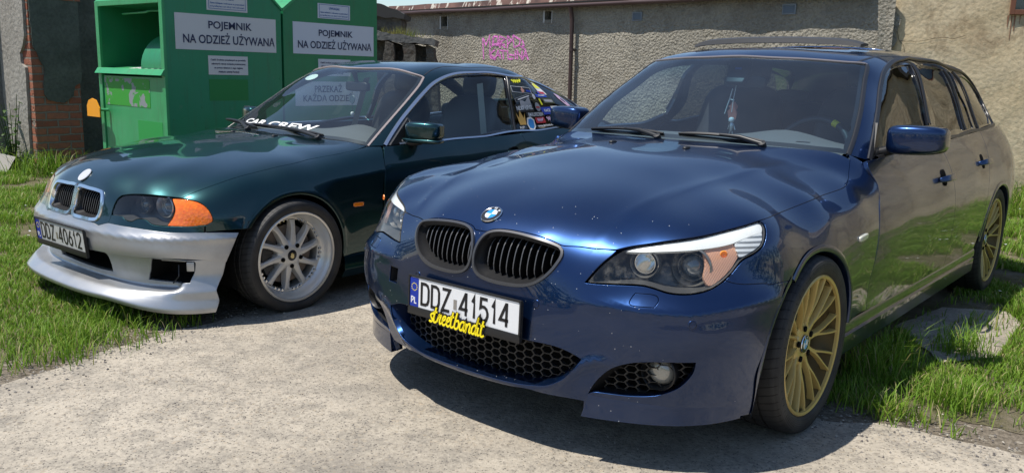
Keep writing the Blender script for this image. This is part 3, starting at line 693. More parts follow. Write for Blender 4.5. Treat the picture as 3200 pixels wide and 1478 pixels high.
# surveyed outlines of the panels, in chart coordinates of each skin (left half of the car)
BT = {
 'hood_front': [[0.0,-0.3466],[0.0146,-0.3456],[0.0193,-0.3421],[0.0278,-0.3392],[0.0463,-0.3362],[0.0673,-0.3348],[0.0918,-0.334],[0.1159,-0.3341],[0.1389,-0.3359],[0.1498,-0.3377],[0.1588,-0.3387],[0.1872,-0.3325],[0.2122,-0.3282],[0.2277,-0.324]],
 'hood_lamp': [[0.2448,-0.3193],[0.2661,-0.3055],[0.2864,-0.2942],[0.3064,-0.2825],[0.3311,-0.268],[0.356,-0.252],[0.378,-0.235],[0.3985,-0.217],[0.424,-0.1931],[0.4455,-0.1704]],
 'hood_fender': [[0.4455,-0.1704],[0.4655,-0.1485],[0.5047,-0.0967],[0.5513,-0.0282],[0.5959,0.0477],[0.6402,0.1375],[0.6735,0.2112],[0.6941,0.2688],[0.7019,0.3156],[0.6988,0.3782],[0.6827,0.4293],[0.6454,0.5135]],
 'hood_rear': [[0.6631,0.4826],[0.6177,0.493],[0.5165,0.4813],[0.3627,0.4886],[0.1674,0.5036],[0.0,0.5063]],
 'lamp': [[0.2204,-0.3804],[0.2204,-0.3804],[0.2317,-0.354],[0.2442,-0.3328],[0.2556,-0.3177],[0.2672,-0.3083],[0.3075,-0.2857],[0.3568,-0.2551],[0.399,-0.22],[0.4245,-0.1964],[0.4433,-0.1764],[0.4433,-0.1764],[0.4524,-0.1725],[0.4577,-0.1804],[0.4615,-0.1992],[0.4614,-0.2165],[0.4509,-0.2365],[0.4398,-0.2503],[0.4348,-0.2607],[0.4297,-0.2811],[0.4213,-0.3001],[0.4098,-0.3168],[0.3951,-0.33],[0.3778,-0.3405],[0.3601,-0.3478],[0.3417,-0.352],[0.3224,-0.3531],[0.3053,-0.355],[0.2854,-0.3609],[0.2582,-0.3696],[0.2358,-0.3763]],
 'lamp_lower': [[0.215,-0.3831],[0.2366,-0.3784],[0.259,-0.3719],[0.2863,-0.3633],[0.3061,-0.3574],[0.3232,-0.3553],[0.3425,-0.3542],[0.3608,-0.3498],[0.3786,-0.3425],[0.3959,-0.3323],[0.4107,-0.3191],[0.4247,-0.2998]],
 'lamp_inner': [[0.215,-0.3831],[0.2241,-0.3614],[0.2323,-0.3448],[0.2423,-0.3284],[0.2461,-0.3199]],
 'lamp_rear': [[0.4247,-0.2998],[0.432,-0.2811],[0.4381,-0.2614],[0.4429,-0.2517],[0.4542,-0.2378],[0.4645,-0.2171],[0.4647,-0.1985],[0.4607,-0.1785],[0.4548,-0.1693],[0.4466,-0.1703]],
 'seam': [[0.4244,-0.2992],[0.4367,-0.2977],[0.4561,-0.2918],[0.505,-0.2687],[0.506,-0.2694],[0.5395,-0.2484],[0.5661,-0.2321]],
 'brow': [[0.2602,-0.3164],[0.2602,-0.3164],[0.2781,-0.3045],[0.3081,-0.2872],[0.3573,-0.2567],[0.3993,-0.2219],[0.4248,-0.1983],[0.4423,-0.1796],[0.4501,-0.1755],[0.4549,-0.1823],[0.4554,-0.1906],[0.4554,-0.1906],[0.4292,-0.2182],[0.415,-0.235],[0.3966,-0.2507],[0.3624,-0.2729],[0.3287,-0.2899],[0.2944,-0.3043],[0.2766,-0.3111]],
 'brow_grey': [[0.4555,-0.1913],[0.4555,-0.1913],[0.4595,-0.2029],[0.4585,-0.2162],[0.4479,-0.2357],[0.4362,-0.2506],[0.4334,-0.2524],[0.4334,-0.2524],[0.4213,-0.2405],[0.4182,-0.2348],[0.4182,-0.2348],[0.4296,-0.2194]],
 'amber': [[0.3738,-0.2703],[0.3738,-0.2703],[0.4166,-0.2365],[0.4166,-0.2365],[0.4221,-0.2424],[0.4319,-0.2543],[0.4319,-0.2543],[0.428,-0.2774],[0.4175,-0.3019],[0.4037,-0.3183],[0.392,-0.3107],[0.3867,-0.2898]],
 'beam': [[0.3574,-0.3083],[0.2883,-0.3282]],
 'washer': [[0.2972,-0.371],[0.2972,-0.371],[0.3259,-0.3629],[0.3322,-0.364],[0.3351,-0.3707],[0.3313,-0.3812],[0.3313,-0.3812],[0.2964,-0.3903],[0.2928,-0.3881],[0.2949,-0.3757]],
 'pdc': [[0.3956,-0.3845],[0.1423,-0.441]],
 'kidney': [[0.0043,-0.4],[0.0028,-0.3851],[0.0051,-0.371],[0.0105,-0.3577],[0.0182,-0.3487],[0.0334,-0.3426],[0.0538,-0.3399],[0.0784,-0.339],[0.1032,-0.3392],[0.1264,-0.3398],[0.1456,-0.3409],[0.1564,-0.3428],[0.1621,-0.3466],[0.1645,-0.3553],[0.1617,-0.3668],[0.1551,-0.3818],[0.1455,-0.3951],[0.1332,-0.4065],[0.1209,-0.4138],[0.1032,-0.4196],[0.0811,-0.4228],[0.0561,-0.4242],[0.0348,-0.423],[0.0178,-0.4185],[0.0081,-0.4105]],
 'roundel': [[-0.0011,-0.316]],
 'marker': [[0.8576,0.1842]],
 'nozzle': [[0.1902,0.2882]],
 'grille': [[0.0,-0.6016],[0.0648,-0.5993],[0.1112,-0.5945],[0.1532,-0.5868],[0.1833,-0.5768],[0.2071,-0.5617],[0.2201,-0.5498],[0.2316,-0.5304],[0.2435,-0.5057],[0.2435,-0.5057],[0.2279,-0.5029],[0.211,-0.5008],[0.1886,-0.5004],[0.1606,-0.5032],[0.1295,-0.5064],[0.1048,-0.5037],[0.0766,-0.5049],[-0.0,-0.5076]],
 'fog': [[0.2669,-0.5669],[0.2669,-0.5669],[0.2732,-0.5447],[0.283,-0.5235],[0.2982,-0.5016],[0.3157,-0.4873],[0.3336,-0.4765],[0.3596,-0.465],[0.4262,-0.442],[0.4262,-0.442],[0.4291,-0.4505],[0.4302,-0.4642],[0.4257,-0.4809],[0.4176,-0.4972],[0.4037,-0.5121],[0.3872,-0.5246],[0.3665,-0.5348],[0.3374,-0.5449],[0.3071,-0.5522],[0.2763,-0.5597]],
 'fogc': [[0.3546,-0.4959],[0.364,-0.4895]],
 'bot': [[0.0,-0.6139],[0.0622,-0.61],[0.1108,-0.6034],[0.1546,-0.5946],[0.1932,-0.5954],[0.2317,-0.5892],[0.2617,-0.5844]],
 'flapbot': [[0.2642,-0.6128],[0.2848,-0.611],[0.334,-0.5993],[0.3968,-0.5811],[0.4601,-0.5628],[0.5121,-0.5491],[0.5731,-0.5343],[0.6047,-0.5277]],
 'barch': [[0.5661,-0.2321],[0.5567,-0.2715],[0.5542,-0.3139],[0.5581,-0.3636],[0.5725,-0.4171],[0.5879,-0.4665],[0.6044,-0.524]],
 'screen': [[0.0,-0.4613],[0.154,-0.4537],[0.2568,-0.4309],[0.3196,-0.4097],[0.3652,-0.3837],[0.3714,-0.3839],[0.384,-0.4537],[0.3919,-0.5037],[0.4012,-0.5861],[0.4034,-0.6473],[0.4003,-0.6887]],
 'dlo': [[0.4573,-0.6783],[0.4573,-0.6783],[0.4566,-0.6413],[0.4532,-0.588],[0.4477,-0.5123],[0.4372,-0.4295],[0.4308,-0.3684],[0.4383,-0.2896],[0.4571,-0.1751],[0.4778,-0.0589],[0.4946,0.1596],[0.4964,0.3915],[0.482,0.595],[0.436,0.7512],[0.3965,0.87],[0.4129,0.9121],[0.4443,0.9449],[0.4968,0.9846],[0.5773,0.9912],[0.6254,1.0111],[0.6254,1.0111],[0.8598,0.712],[0.9772,0.329],[0.9507,-0.029],[0.7134,-0.4789],[0.5042,-0.6527]],
 'g1': [[0.4576,-0.5306],[0.4576,-0.5306],[0.4526,-0.4786],[0.4474,-0.4292],[0.4428,-0.3725],[0.4517,-0.3052],[0.4722,-0.2176],[0.4968,-0.1169],[0.517,-0.0438],[0.517,-0.0438],[0.5756,-0.1184],[0.6485,-0.1474],[0.7206,-0.1728],[0.7953,-0.2327],[0.7953,-0.2327],[0.7095,-0.4354],[0.5037,-0.6272],[0.5037,-0.6272]],
 'g2': [[0.5363,0.0138],[0.5363,0.0138],[0.5436,0.2865],[0.5545,0.438],[0.5545,0.438],[0.6303,0.4278],[0.7175,0.4518],[0.8226,0.4739],[0.9402,0.4658],[0.9402,0.4658],[0.94,-0.0122],[0.8804,-0.1821],[0.8804,-0.1821],[0.7944,-0.05],[0.6711,-0.0475],[0.5943,-0.039]],
 'g3': [[0.5567,0.4799],[0.5567,0.4799],[0.5548,0.526],[0.5548,0.526],[0.6696,0.5535],[0.7422,0.6395],[0.86,0.6899],[0.86,0.6899],[0.9221,0.537],[0.9221,0.537],[0.8058,0.521],[0.6999,0.4775]],
 'g4': [[0.5121,0.6559],[0.5121,0.6559],[0.4629,0.7927],[0.4416,0.8834],[0.4546,0.9449],[0.5,0.9935],[0.6639,0.9362],[0.6986,0.9218],[0.6986,0.9218],[0.8315,0.7406],[0.8315,0.7406],[0.726,0.7129],[0.6287,0.6511]],
 'doorfront': [[0.6938,0.5467],[0.7173,0.512],[0.749,0.4989],[0.7775,0.4993],[0.8107,0.4735],[0.8662,0.4394],[0.9143,0.3997],[0.9893,0.3497],[1.0604,0.2953],[1.1224,0.2305],[1.1979,0.2009],[1.3027,0.1932]],
 'doorfront_s': [[0.7071,0.94],[0.6927,0.912],[0.7021,0.8794],[0.7201,0.8524],[0.7099,0.8144],[0.6757,0.7528],[0.6511,0.6969],[0.6252,0.6144],[0.6015,0.5373],[0.5777,0.4662],[0.5826,0.4034],[0.614,0.3343]],
}
# ------------------------------------------------------------------ blue estate car
def L(k, T=None): return [tuple(p) for p in (T or BT)[k]]
def half_to_full(h): return h+[(-x, y) for x, y in h[::-1] if abs(x) > 1e-6]
def corner(seq):
    """join seams, doubling the joints so they stay corners"""
    out = []
    for s in seq:
        s = [tuple(p) for p in s]; out += [s[0]]+s+[s[-1]]
    return out
def ch(S, pts): return [tuple(S.chart(np.array(p, float))) for p in pts]
bnose = Star((0, .35, .45), (.95, 1.22, .56), 4, (0, -.62, .78), BLUE_NOSE, ridges=blue_ridges())
bcab = Star((0, 2.0, .95), (.80, 1.75, .50), 3, (0, -.25, .97), BLUE_CABIN)
bside = Side(BLUE_SIDE)
blue = empty('estate_car', (.39369, 3.51867, 0), -.69811)
tag(blue, 'dark blue metallic estate car with gold wheels and yellow script under its number plate', 'car', 'cars parked in the yard')
def arc_yz(cy, cz, r, a0, a1, n=30): return [(cy+r*math.cos(R(a)), cz+r*math.sin(R(a))) for a in np.linspace(a0, a1, n)]
def arch_lip(name, S, pts, mat, parent, mirror, w=.026, out=.006):
    """turned wheel-arch lip along pts (3-D, on the skin)"""
    P = np.array(pts); t = np.gradient(P, axis=0); t /= np.linalg.norm(t, axis=1, keepdims=True); k = len(P)
    inw = np.array([[0, -(p[1]-P[:, 1].mean()), -(p[2]-.32)] for p in P]); inw /= np.linalg.norm(inw, axis=1, keepdims=True)
    prof = [(-.020, .000), (-.012, out*.7), (0, out), (.006, out*.5), (.008, -.004), (.008, -.05)]
    V = np.vstack([P+inw*a+np.array([b, 0, 0]) for a, b in prof]); F = []
    for r_ in range(len(prof)-1):
        for j in range(k-1): a = r_*k+j; F.append((a, a+1, a+1+k, a+k))
    if mirror: V = V*[-1, 1, 1]
    o = mesh(name, V, F, mat, parent); bm = bmesh.new(); bm.from_mesh(o.data); bmesh.ops.recalc_face_normals(bm, faces=bm.faces); bm.to_mesh(o.data); bm.free(); return sharp(o, 60)
def wheel_well(parent, x, cy, cz, r, sx):
    A = np.linspace(R(-22), R(202), 30); V = [(x-sx*d, cy+r*math.cos(a), cz+r*math.sin(a)) for d in (0, .33) for a in A]; k = len(A); F = [(j, j+1, k+j+1, k+j) for j in range(k-1)]+[tuple(range(k, 2*k))]
    return mesh('wheel_well', V, F, M['matt'], parent)
def kidney_grille(S, loop, parent, mirror, rimw, rimmat, nsl, tilt=.0):
    rim = band('kidney_grille', S, loop, rimw, rimmat, parent, off=.007, h=.02, closed=True, mirror=mirror, step=.008)
    skin_rings('grille_well', S, loop, [(.95, -.002), (.93, .02), (.80, .055), (.78, .085)], M['black'], rim, dvec=(0, 1, 0), mirror=mirror, capmat=M['matt'])
    P = S.pt(smooth_loop(loop, .01))[:, [0, 2]]; c = P.mean(0); Q = c+(P-c)*.86; x0, x1 = Q[:, 0].min(), Q[:, 0].max(); mb = MB()
    for i in range(nsl):
        x = x0+(x1-x0)*(i+.7)/(nsl+.4); zz = []
        for (a, b), (a2, b2) in zip(Q, np.roll(Q, -1, 0)):
            if (a-x)*(a2-x) < 0: zz.append(b+(b2-b)*(x-a)/(a2-a))
        if len(zz) < 2: continue
        z0, z1 = min(zz), max(zz); pa = []
        for t in np.linspace(0, 1, 9):
            z = z0+(z1-z0)*t; y = ray_y(S, x, z)[1]; pa.append((x, y+.026+.030*(2*t-1)**4*.6, z))
        V = []; F = []
        for (px, py, pz) in pa: V += [(px-.0019, py, pz), (px+.0019, py, pz), (px+.0019, py+.04, pz), (px-.0019, py+.04, pz)]
        for j in range(8):
            b = j*4; F.append((b, b+1, b+5, b+4)); 
        mb.add(V, F, 1); F2 = []
        for j in range(8):
            b = j*4; F2 += [(b+1, b+2, b+6, b+5), (b+3, b, b+4, b+7)]
        mb.add(V, F2, 0)
    if mirror: mb.V = [(-a, b, c_) for a, b, c_ in mb.V]
    mb.build('grille_slats', [M['matt'], M['slat_edge']], rim)
    return rim
def front_wheels(parent, kind, wb, cx, cz, rcx, camber=0.):
    for s in (1, -1):
        wheel(parent, (s*cx, 0, cz), s, kind, camber=camber); wheel(parent, (s*rcx, wb, cz+.001), s, kind, camber=camber*.6)
def seat(parent, x, y, z, mat, headrest_mat=None):
    s = blob('seat', parent, mat, (x, y, z), (.27, .27, .10), .4, .5)
    blob('backrest', s, mat, (x, y+.30, z+.33), (.26, .10, .36), .5, .6, Matrix.Rotation(R(-18), 3, 'X'))
    blob('headrest', s, headrest_mat or mat, (x, y+.43, z+.76), (.135, .06, .10), .6, .6, Matrix.Rotation(R(-12), 3, 'X'))
    return s
def steering_wheel(parent, c, rad, tilt, mark=None):
    mb = MB(); rot = Matrix.Rotation(R(tilt), 3, 'X'); c = Vector(c)
    ring = [c+rot @ Vector((rad*math.cos(a), 0, rad*math.sin(a))) for a in np.linspace(0, 2*math.pi, 48, endpoint=False)]
    mb.tube(ring, .016, 10, closed=True)
    for a in (180, 0, 270): mb.tube([c, c+rot @ Vector((rad*math.cos(R(a)), 0, rad*math.sin(R(a))))], .018, 8)
    mb.lathe([(0, -.03), (.07, -.02), (.085, .02)], c, rot @ Vector((0, 1, 0)), 24)
    o = mb.build('steering_wheel', M['leather'], parent, smooth=50)
    if mark is not None:
        q = MB(); q.tube([c+rot @ Vector((rad*math.cos(a), 0, rad*math.sin(a))) for a in np.linspace(R(mark-4.5), R(mark+4.5), 5)], .0175, 10); q.build('yellow_mark', M['yellow'], o, smooth=60)
    return o
def wiper(parent, p0, p1, nrm, name='wiper', pivot=None):
    p0, p1, n = Vector(p0), Vector(p1), Vector(nrm).normalized(); mb = MB(); d = (p1-p0); u = d.normalized(); s = n.cross(u).normalized()
    pts = [p0+d*t+n*(.016+.012*math.sin(math.pi*t)) for t in np.linspace(0, 1, 9)]
    mb.tube(pts, [.004]+[.008]*7+[.004], 6); blade = [p0+d*t+n*.008 for t in np.linspace(0, 1, 7)]; mb.tube(blade, .005, 6)
    o = mb.build(name, M['black'], parent, smooth=50)
    am = MB(); pv = Vector(pivot) if pivot else p0-s*.05; mid = p0+d*.5+n*.03
    am.tube([pv+n*.02, pv.lerp(mid, .5)+n*.022, mid], [.012, .010, .007], 8); am.lathe([(0, .03), (.016, .028), (.018, .0)], pv, n, 14); am.build('wiper_arm', M['black'], o, smooth=50)
    return o
M['slat_edge'] = bsdf('slat_edge', (.10, .10, .105), .4, .3)
M['shadow_rim'] = bsdf('dark_chrome_rim', (.085, .085, .09), .34, .5)
def lens_dirty():
    m = glass('weathered_lens', (.93, .93, .91), ior=1.5); t = NT(m); co = t.coord('Object')
    a = t.ramp(t.noise(co, 28, 8, .7), [(.46, G3(0)), (.62, G3(.55))]); b = t.ramp(t.noise(co, 9, 3), [(.45, G3(.03)), (.75, G3(.55))]); s = t.n('SeparateXYZ'); t.l(co, s.inputs[0])
    low = t.ramp(s.outputs[2], [(.60, G3(1.)), (.72, G3(.35))]); k = t.math('MULTIPLY', t.math('MULTIPLY', a, b), low)
    d = t.n('BsdfDiffuse'); d.inputs[0].default_value = (.42, .40, .36, 1); old = t.o.inputs[0].links[0].from_socket; mx = t.n('MixShader'); t.l(k, mx.inputs[0]); t.l(old, mx.inputs[1]); t.l(d.outputs[0], mx.inputs[2]); t.l(mx.outputs[0], t.o.inputs[0])
    return m
M['lens_dirty'] = lens_dirty()
def ribbed(name, col, sc, axis=2, rough=.2, metal=0., strength=.6, two=False):
    m = bsdf(name, col, rough, metal, coat=.6); t = NT(m); co = t.coord('Object'); s = t.n('SeparateXYZ'); t.l(co, s.inputs[0])
    h = t.math('SINE', t.math('MULTIPLY', s.outputs[axis], sc))
    if two: h = t.math('MULTIPLY', h, t.math('SINE', t.math('MULTIPLY', t.math('ADD', s.outputs[0], s.outputs[1]), sc)))
    t.l(t.bump(h, strength, .004), t.b.inputs['Normal']); return m
M['grey_ribs'] = ribbed('ribbed_lamp_grey', (.62, .66, .70), 420, 2, .3, .1)
M['brow'] = bsdf('lamp_brow', (.80, .83, .84), .3, .0, coat=1.)
M['amber_block'] = ribbed('amber_block', (.66, .36, .24), 520, 2, .25, .0, .15, True)
M['bulb_glow'] = bsdf('orange_bulb', (.95, .30, .02), .2, coat=1.)
def headlight_blue(mirror):
    S = bnose; la = L('lamp'); sx = -1 if mirror else 1
    body = skin_rings('headlight', S, la, [(1.0, .004), (.985, .03), (.93, .075), (.90, .115)], M['lamp_dark'], blue, mirror=mirror, step=.02)
    def add(nm, key, off, mat, sk=.012): return skin(nm, S, [L(key)], mat, body, step=.012, off=-off, gap=0, skirt=sk, roll=.001, mirror=mirror)
    add('lamp_brow', 'brow', .010, M['brow']); add('side_reflector', 'brow_grey', .010, M['grey_ribs']); am = add('indicator', 'amber', .018, M['amber_block'])
    P = S.pt(np.array(L('amber')), -.014).mean(0)
    for d in ((-.012, .012, .015), (.022, -.03, .035)): MB().lathe([(0, -.004), (.012, 0), (.010, .004)], ((P[0]+d[0]-.004)*sx, P[1]+d[1]+.006, P[2]+d[2]-.006), (0.5*sx, -.85, 0), 12).build('indicator_bulb', M['bulb_glow'], am)
    for key, i, rad in (('low', 0, .062), ('high', 1, .047)):
        q = S.pt(np.array(L('beam')))[i]; ax = Vector((.22, -.97, 0)); c = Vector(q)-ax*(.072 if i == 0 else .060)-Vector((0, 0, .006))
        if mirror: c.x *= -1; ax.x *= -1
        mb = MB().lathe([(rad*1.02, -.02), (rad*1.06, .010), (rad*.98, .016), (rad*.92, .006), (rad*.80, -.022)], c, ax, 40)
        rg = mb.build('beam_ring', M['lamp_chrome2'], body, smooth=40)
        MB().lathe([(rad*.80, -.022), (rad*.74, .004), (rad*.70, .004), (rad*.66, -.02), (rad*.3, -.045), (0, -.05)], c, ax, 40).build('reflector_bowl', M['lamp_chrome'] if i else M['lamp_dark'], rg, smooth=40)
        if i == 0: MB().lathe([(rad*.62, -.03), (rad*.60, -.012), (rad*.45, .004), (rad*.22, .013), (0, .016)], c, ax, 32).build('projector_lens', M['projector'], rg, smooth=60)
    skin('clear_lens', S, [la], M['lens_dirty'], body, step=.015, gap=.001, skirt=.01, roll=.003, mirror=mirror)
    return body
M['lamp_chrome2'] = bsdf('grey_beam_ring', (.30, .29, .27), .28, .7)
M['projector'] = bsdf('projector_glass', (.10, .12, .14), .04, 0., 1., 1.)
def blue_body():
    S = bnose
    hood_half = corner([L('hood_front'), L('hood_lamp'), L('hood_fender'), L('hood_rear')])[1:-1]
    hood = skin('bonnet', S, [half_to_full(hood_half)], M['blue'], blue, step=.014, gap=.0030)
    bump_half = corner([L('hood_front'), L('lamp_inner')[::-1], L('lamp_lower'), L('seam'), L('barch'), L('flapbot')[::-1], L('bot')[::-1]])[1:-1]
    kid = L('kidney'); gr = half_to_full(corner([L('grille')])[1:-1]); fog = L('fog'); wash = L('washer')
    tow = ch(S, [(-.42, -.80, .455), (-.42, -.80, .455), (-.42, -.80, .515), (-.42, -.80, .515), (-.475, -.79, .515), (-.475, -.79, .515), (-.475, -.79, .455), (-.475, -.79, .455)])
    bump = skin('front_bumper', S, [half_to_full(bump_half), kid, mir(kid), gr, fog, mir(fog), wash, mir(wash), tow], M['blue'], blue, step=.0085, hgap=.001)
    skin_rings('towing_eye_hole', S, tow, [(1., .003), (1., .05)], M['black'], bump, step=.02, capmat=M['matt'])
    skin_rings('grille_ledge', S, gr, [(1.01, .001), (.985, .015), (.90, .085), (.89, .10)], M['blue'], bump, dvec=(0, 1, 0), cap=True, step=.03, capmat=M['matt'])
    hex_mesh('lower_grille', S, gr, .070, .027, .058, M['hexmat'], bump, keep=.955)
    for m_ in (False, True):
        skin('washer_cover', S, [wash], M['blue'], bump, step=.008, gap=.0035, mirror=m_)
        skin_rings('fog_recess', S, fog, [(1.0, .002), (.97, .02), (.90, .05), (.88, .09)], M['black'], bump, dvec=(0, 1, 0), mirror=m_, capmat=M['matt'])
        fh = hex_mesh('fog_grille', S, fog, .064, .025, .042, M['hexmat'], bump, keep=.88, mirror=m_)
        fc = S.pt(np.array(L('fogc'))); sx = -1 if m_ else 1
        ax = Vector((.10*sx, -.99, 0)); c = Vector((fc[1][0]*sx, fc[1][1]+.055, fc[1][2]))
        fl = MB().lathe([(.056, -.05), (.060, .018), (.057, .022), (.053, .016), (.048, -.015)], c, ax, 36).build('fog_light', M['black'], bump, smooth=40)
        MB().lathe([(.048, -.015), (.038, .006), (.020, .014), (0, .016)], c, ax, 30).build('fog_lens', M['fog_glass'], fl, smooth=60)
        for q in S.pt(np.array(L('pdc'))):
            n = S.nrm(S.chart(q)[None])[0]; d = MB(); d.lathe([(.0, .0022), (.010, .0022), (.0105, .0005), (.0125, .0005), (.013, .0016), (.0145, .0002)], (q[0], q[1], q[2]), n, 24)
            if m_: d.V = [(-a, b, c_) for a, b, c_ in d.V]
            d.build('parking_sensor', M['blue'], bump, smooth=40)
        # corner flap under the fog light
        fb = smooth_loop(L('flapbot'), .01, False)[:-4]; n_ = len(fb); V = []; rows = 9
        top = np.array(L('fog'))
        for r_ in range(rows):
            t = r_/(rows-1); fac = np.linspace(0, 1, n_)
            off = (.002+.020*t**1.5)*np.clip(1.0-.85*fac**2, .0, 1)*(1 if t > 0 else .0)
            tp = np.array([S.chart(np.array((p[0]+(.022*(1-t))*(1-f)**2, p[1], .176+.070*(1-t)*(1-.25*f)))) for p, f in zip(S.pt(fb), fac)])
            q = fb*0+tp; P = S.pt(q); V.append(P+S.nrm(q)*off[:, None])
        V = np.vstack(V); Fq = [(r_*n_+j, r_*n_+j+1, (r_+1)*n_+j+1, (r_+1)*n_+j) for r_ in range(rows-1) for j in range(n_-1)]
        b = len(V); low = V[(rows-1)*n_:rows*n_].copy(); V = np.vstack([V, low+np.array([0, .05, .004])]); Fq += [((rows-1)*n_+j, (rows-1)*n_+j+1, b+j+1, b+j) for j in range(n_-1)]
        ie = [r_*n_ for r_ in range(rows)]; c0 = len(V); V = np.vstack([V, V[ie]+np.array([.0, .06, 0])]); Fq += [(ie[k], ie[k+1], c0+k+1, c0+k) for k in range(rows-1)]
        if m_: V = V*[-1, 1, 1]
        o = mesh('bumper_flap', V, Fq, M['blue'], bump); bm = bmesh.new(); bm.from_mesh(o.data); bmesh.ops.recalc_face_normals(bm, faces=bm.faces); bm.to_mesh(o.data); bm.free(); sharp(o, 40)
    for m_ in (False, True):
        low = S.chart(np.array((.896, .37, .335)))
        ay2 = ch(S, [(.912, -.018+.368*math.cos(a), .318+.360*math.sin(a)) for a in np.linspace(R(4), R(127), 44)])
        fl = corner([L('lamp_rear'), L('hood_fender')[1:], L('doorfront')[1:], [tuple(low)], ay2, L('seam')[::-1]])
        wing = skin('front_wing', S, [fl], M['blue'], blue, step=.014, mirror=m_, gap=.0018)
        arch_lip('arch_lip', S, S.pt(np.array(ay2)), M['blue'], wing, m_)
        arch_lip('arch_lip', S, S.pt(smooth_loop(L('barch'), .01, False)), M['blue'], bump, m_, out=.002)
        q = S.pt(np.array(L('marker')))[0]; n = Vector(S.nrm(S.chart(q)[None])[0]); sx = -1 if m_ else 1
        blob('side_marker', wing, M['marker'], (q[0]*sx, q[1], q[2]), (.010, .046, .012), .5, .5, Matrix.Rotation(R(4), 3, 'X'))
        headlight_blue(m_)
        kidney_grille(S, kid, blue, m_, .0115, M['shadow_rim'], 10)
        # nozzles on the bonnet
        q = S.pt(np.array(L('nozzle')))[0]; blob('washer_nozzle', hood, M['black'], (q[0]*sx, q[1], q[2]), (.014, .022, .010), .8, .8)
    q = S.pt(np.array(L('roundel')))[0]; qc = S.chart(q)*[0, 1]; q = S.pt(qc); n = S.nrm(qc[None])[0]
    roundel('bonnet_emblem', hood, q+n*.001, n, (0, .6, .8), .041)
    pl, ex, ez, ey, c = number_plate(blue, 'DDZ41514', (-.012, -.858, .466), .03, .004)
    script_sticker(pl, c, ex, ez, ey)
    skin('inner_liner', S, [half_to_full(corner([ch(S, [(0, -.79, .70), (.3, -.76, .70)]), ch(S, [(.62, -.60, .62), (.70, -.62, .45)]), ch(S, [(.62, -.68, .25), (0, -.83, .23)])])[1:-1])], M['matt'], blue, step=.05, off=-.15, gap=.0, skirt=0)
    skin('engine_cover', S, [half_to_full(hood_half)], M['matt'], blue, step=.05, off=-.05, gap=.0, skirt=0)
SCRIPT = {  # joined script letters as centre lines, x advance 1 = letter height
 's': ([[(0, .05), (.18, 0), (.3, .12), (.15, .3), (.08, .45), (.2, .58), (.3, .52)]], .36), 't': ([[(.1, 1.05), (.02, .3), (.08, .04), (.2, .02), (.32, .15)], [(-.08, .68), (.25, .74)]], .34),
 'r': ([[(0, .1), (.12, .62), (.1, .48), (.28, .6), (.22, .2), (.3, .02), (.42, .12)]], .42), 'e': ([[(0, .25), (.22, .38), (.26, .55), (.14, .6), (.05, .4), (.06, .12), (.2, .0), (.38, .15)]], .38),
 'b': ([[(.1, 1.1), (.04, .5), (.05, .08), (.2, .0), (.36, .18), (.36, .45), (.22, .58), (.06, .45)]], .46), 'a': ([[(.36, .5), (.2, .6), (.04, .4), (.06, .08), (.2, .02), (.34, .3), (.38, .58), (.36, .1), (.44, .02), (.52, .12)]], .52),
 'n': ([[(.02, .58), (.06, .02), (.08, .35), (.24, .6), (.34, .5), (.34, .08), (.42, .02), (.5, .12)]], .5), 'd': ([[(.36, .5), (.2, .6), (.04, .4), (.06, .08), (.2, .02), (.34, .3), (.42, 1.1), (.36, .1), (.44, .02), (.52, .12)]], .52),
 'i': ([[(.02, .55), (.02, .1), (.1, .02), (.2, .12)], [(.05, .78), (.06, .85)]], .24)}
def script_line(mb, txt, org, ex, ez, ey, hgt, slope, w, h, m):
    x = 0
    for c_ in txt:
        sts, adv = SCRIPT[c_]
        for st in sts:
            P = smooth_loop([(a+b*.18, b) for a, b in st], .06, False); A, B = stroke_poly([(x+p[0]*hgt, p[1]*hgt+(x+p[0]*hgt)*slope) for p in P], w); k = len(A)
            V = [org+ex*p[0]+ez*p[1]+ey*h for p in A+B]+[org+ex*p[0]+ez*p[1]+ey*(h-.003) for p in A+B]
            F = [(i, i+1, k+i+1, k+i) for i in range(k-1)]+[(i, 2*k+i, 2*k+i+1, i+1) for i in range(k-1)]+[(k+i, k+i+1, 3*k+i+1, 3*k+i) for i in range(k-1)]
            mb.add(V, F, m)
        x += adv*hgt
    return x
def script_sticker(parent, c, ex, ez, ey):
    mb = MB(); org = c+ex*-.148-ez*.089; script_line(mb, 'streetbandit', org, ex, ez, ey, .055, -.015, .0175, .010, 0); script_line(mb, 'streetbandit', org, ex, ez, ey, .055, -.015, .0062, .0135, 1)
    mb.build('script_sticker', [M['ink'], M['yellow']], parent)
M['hexmat'] = bsdf('grille_plastic', (.020, .020, .021), .38)
M['fog_glass'] = bsdf('fog_lens', (.36, .35, .31), .16, .25, coat=1.)
M['marker'] = bsdf('clear_marker', (.62, .62, .52), .15, .1, coat=1.)
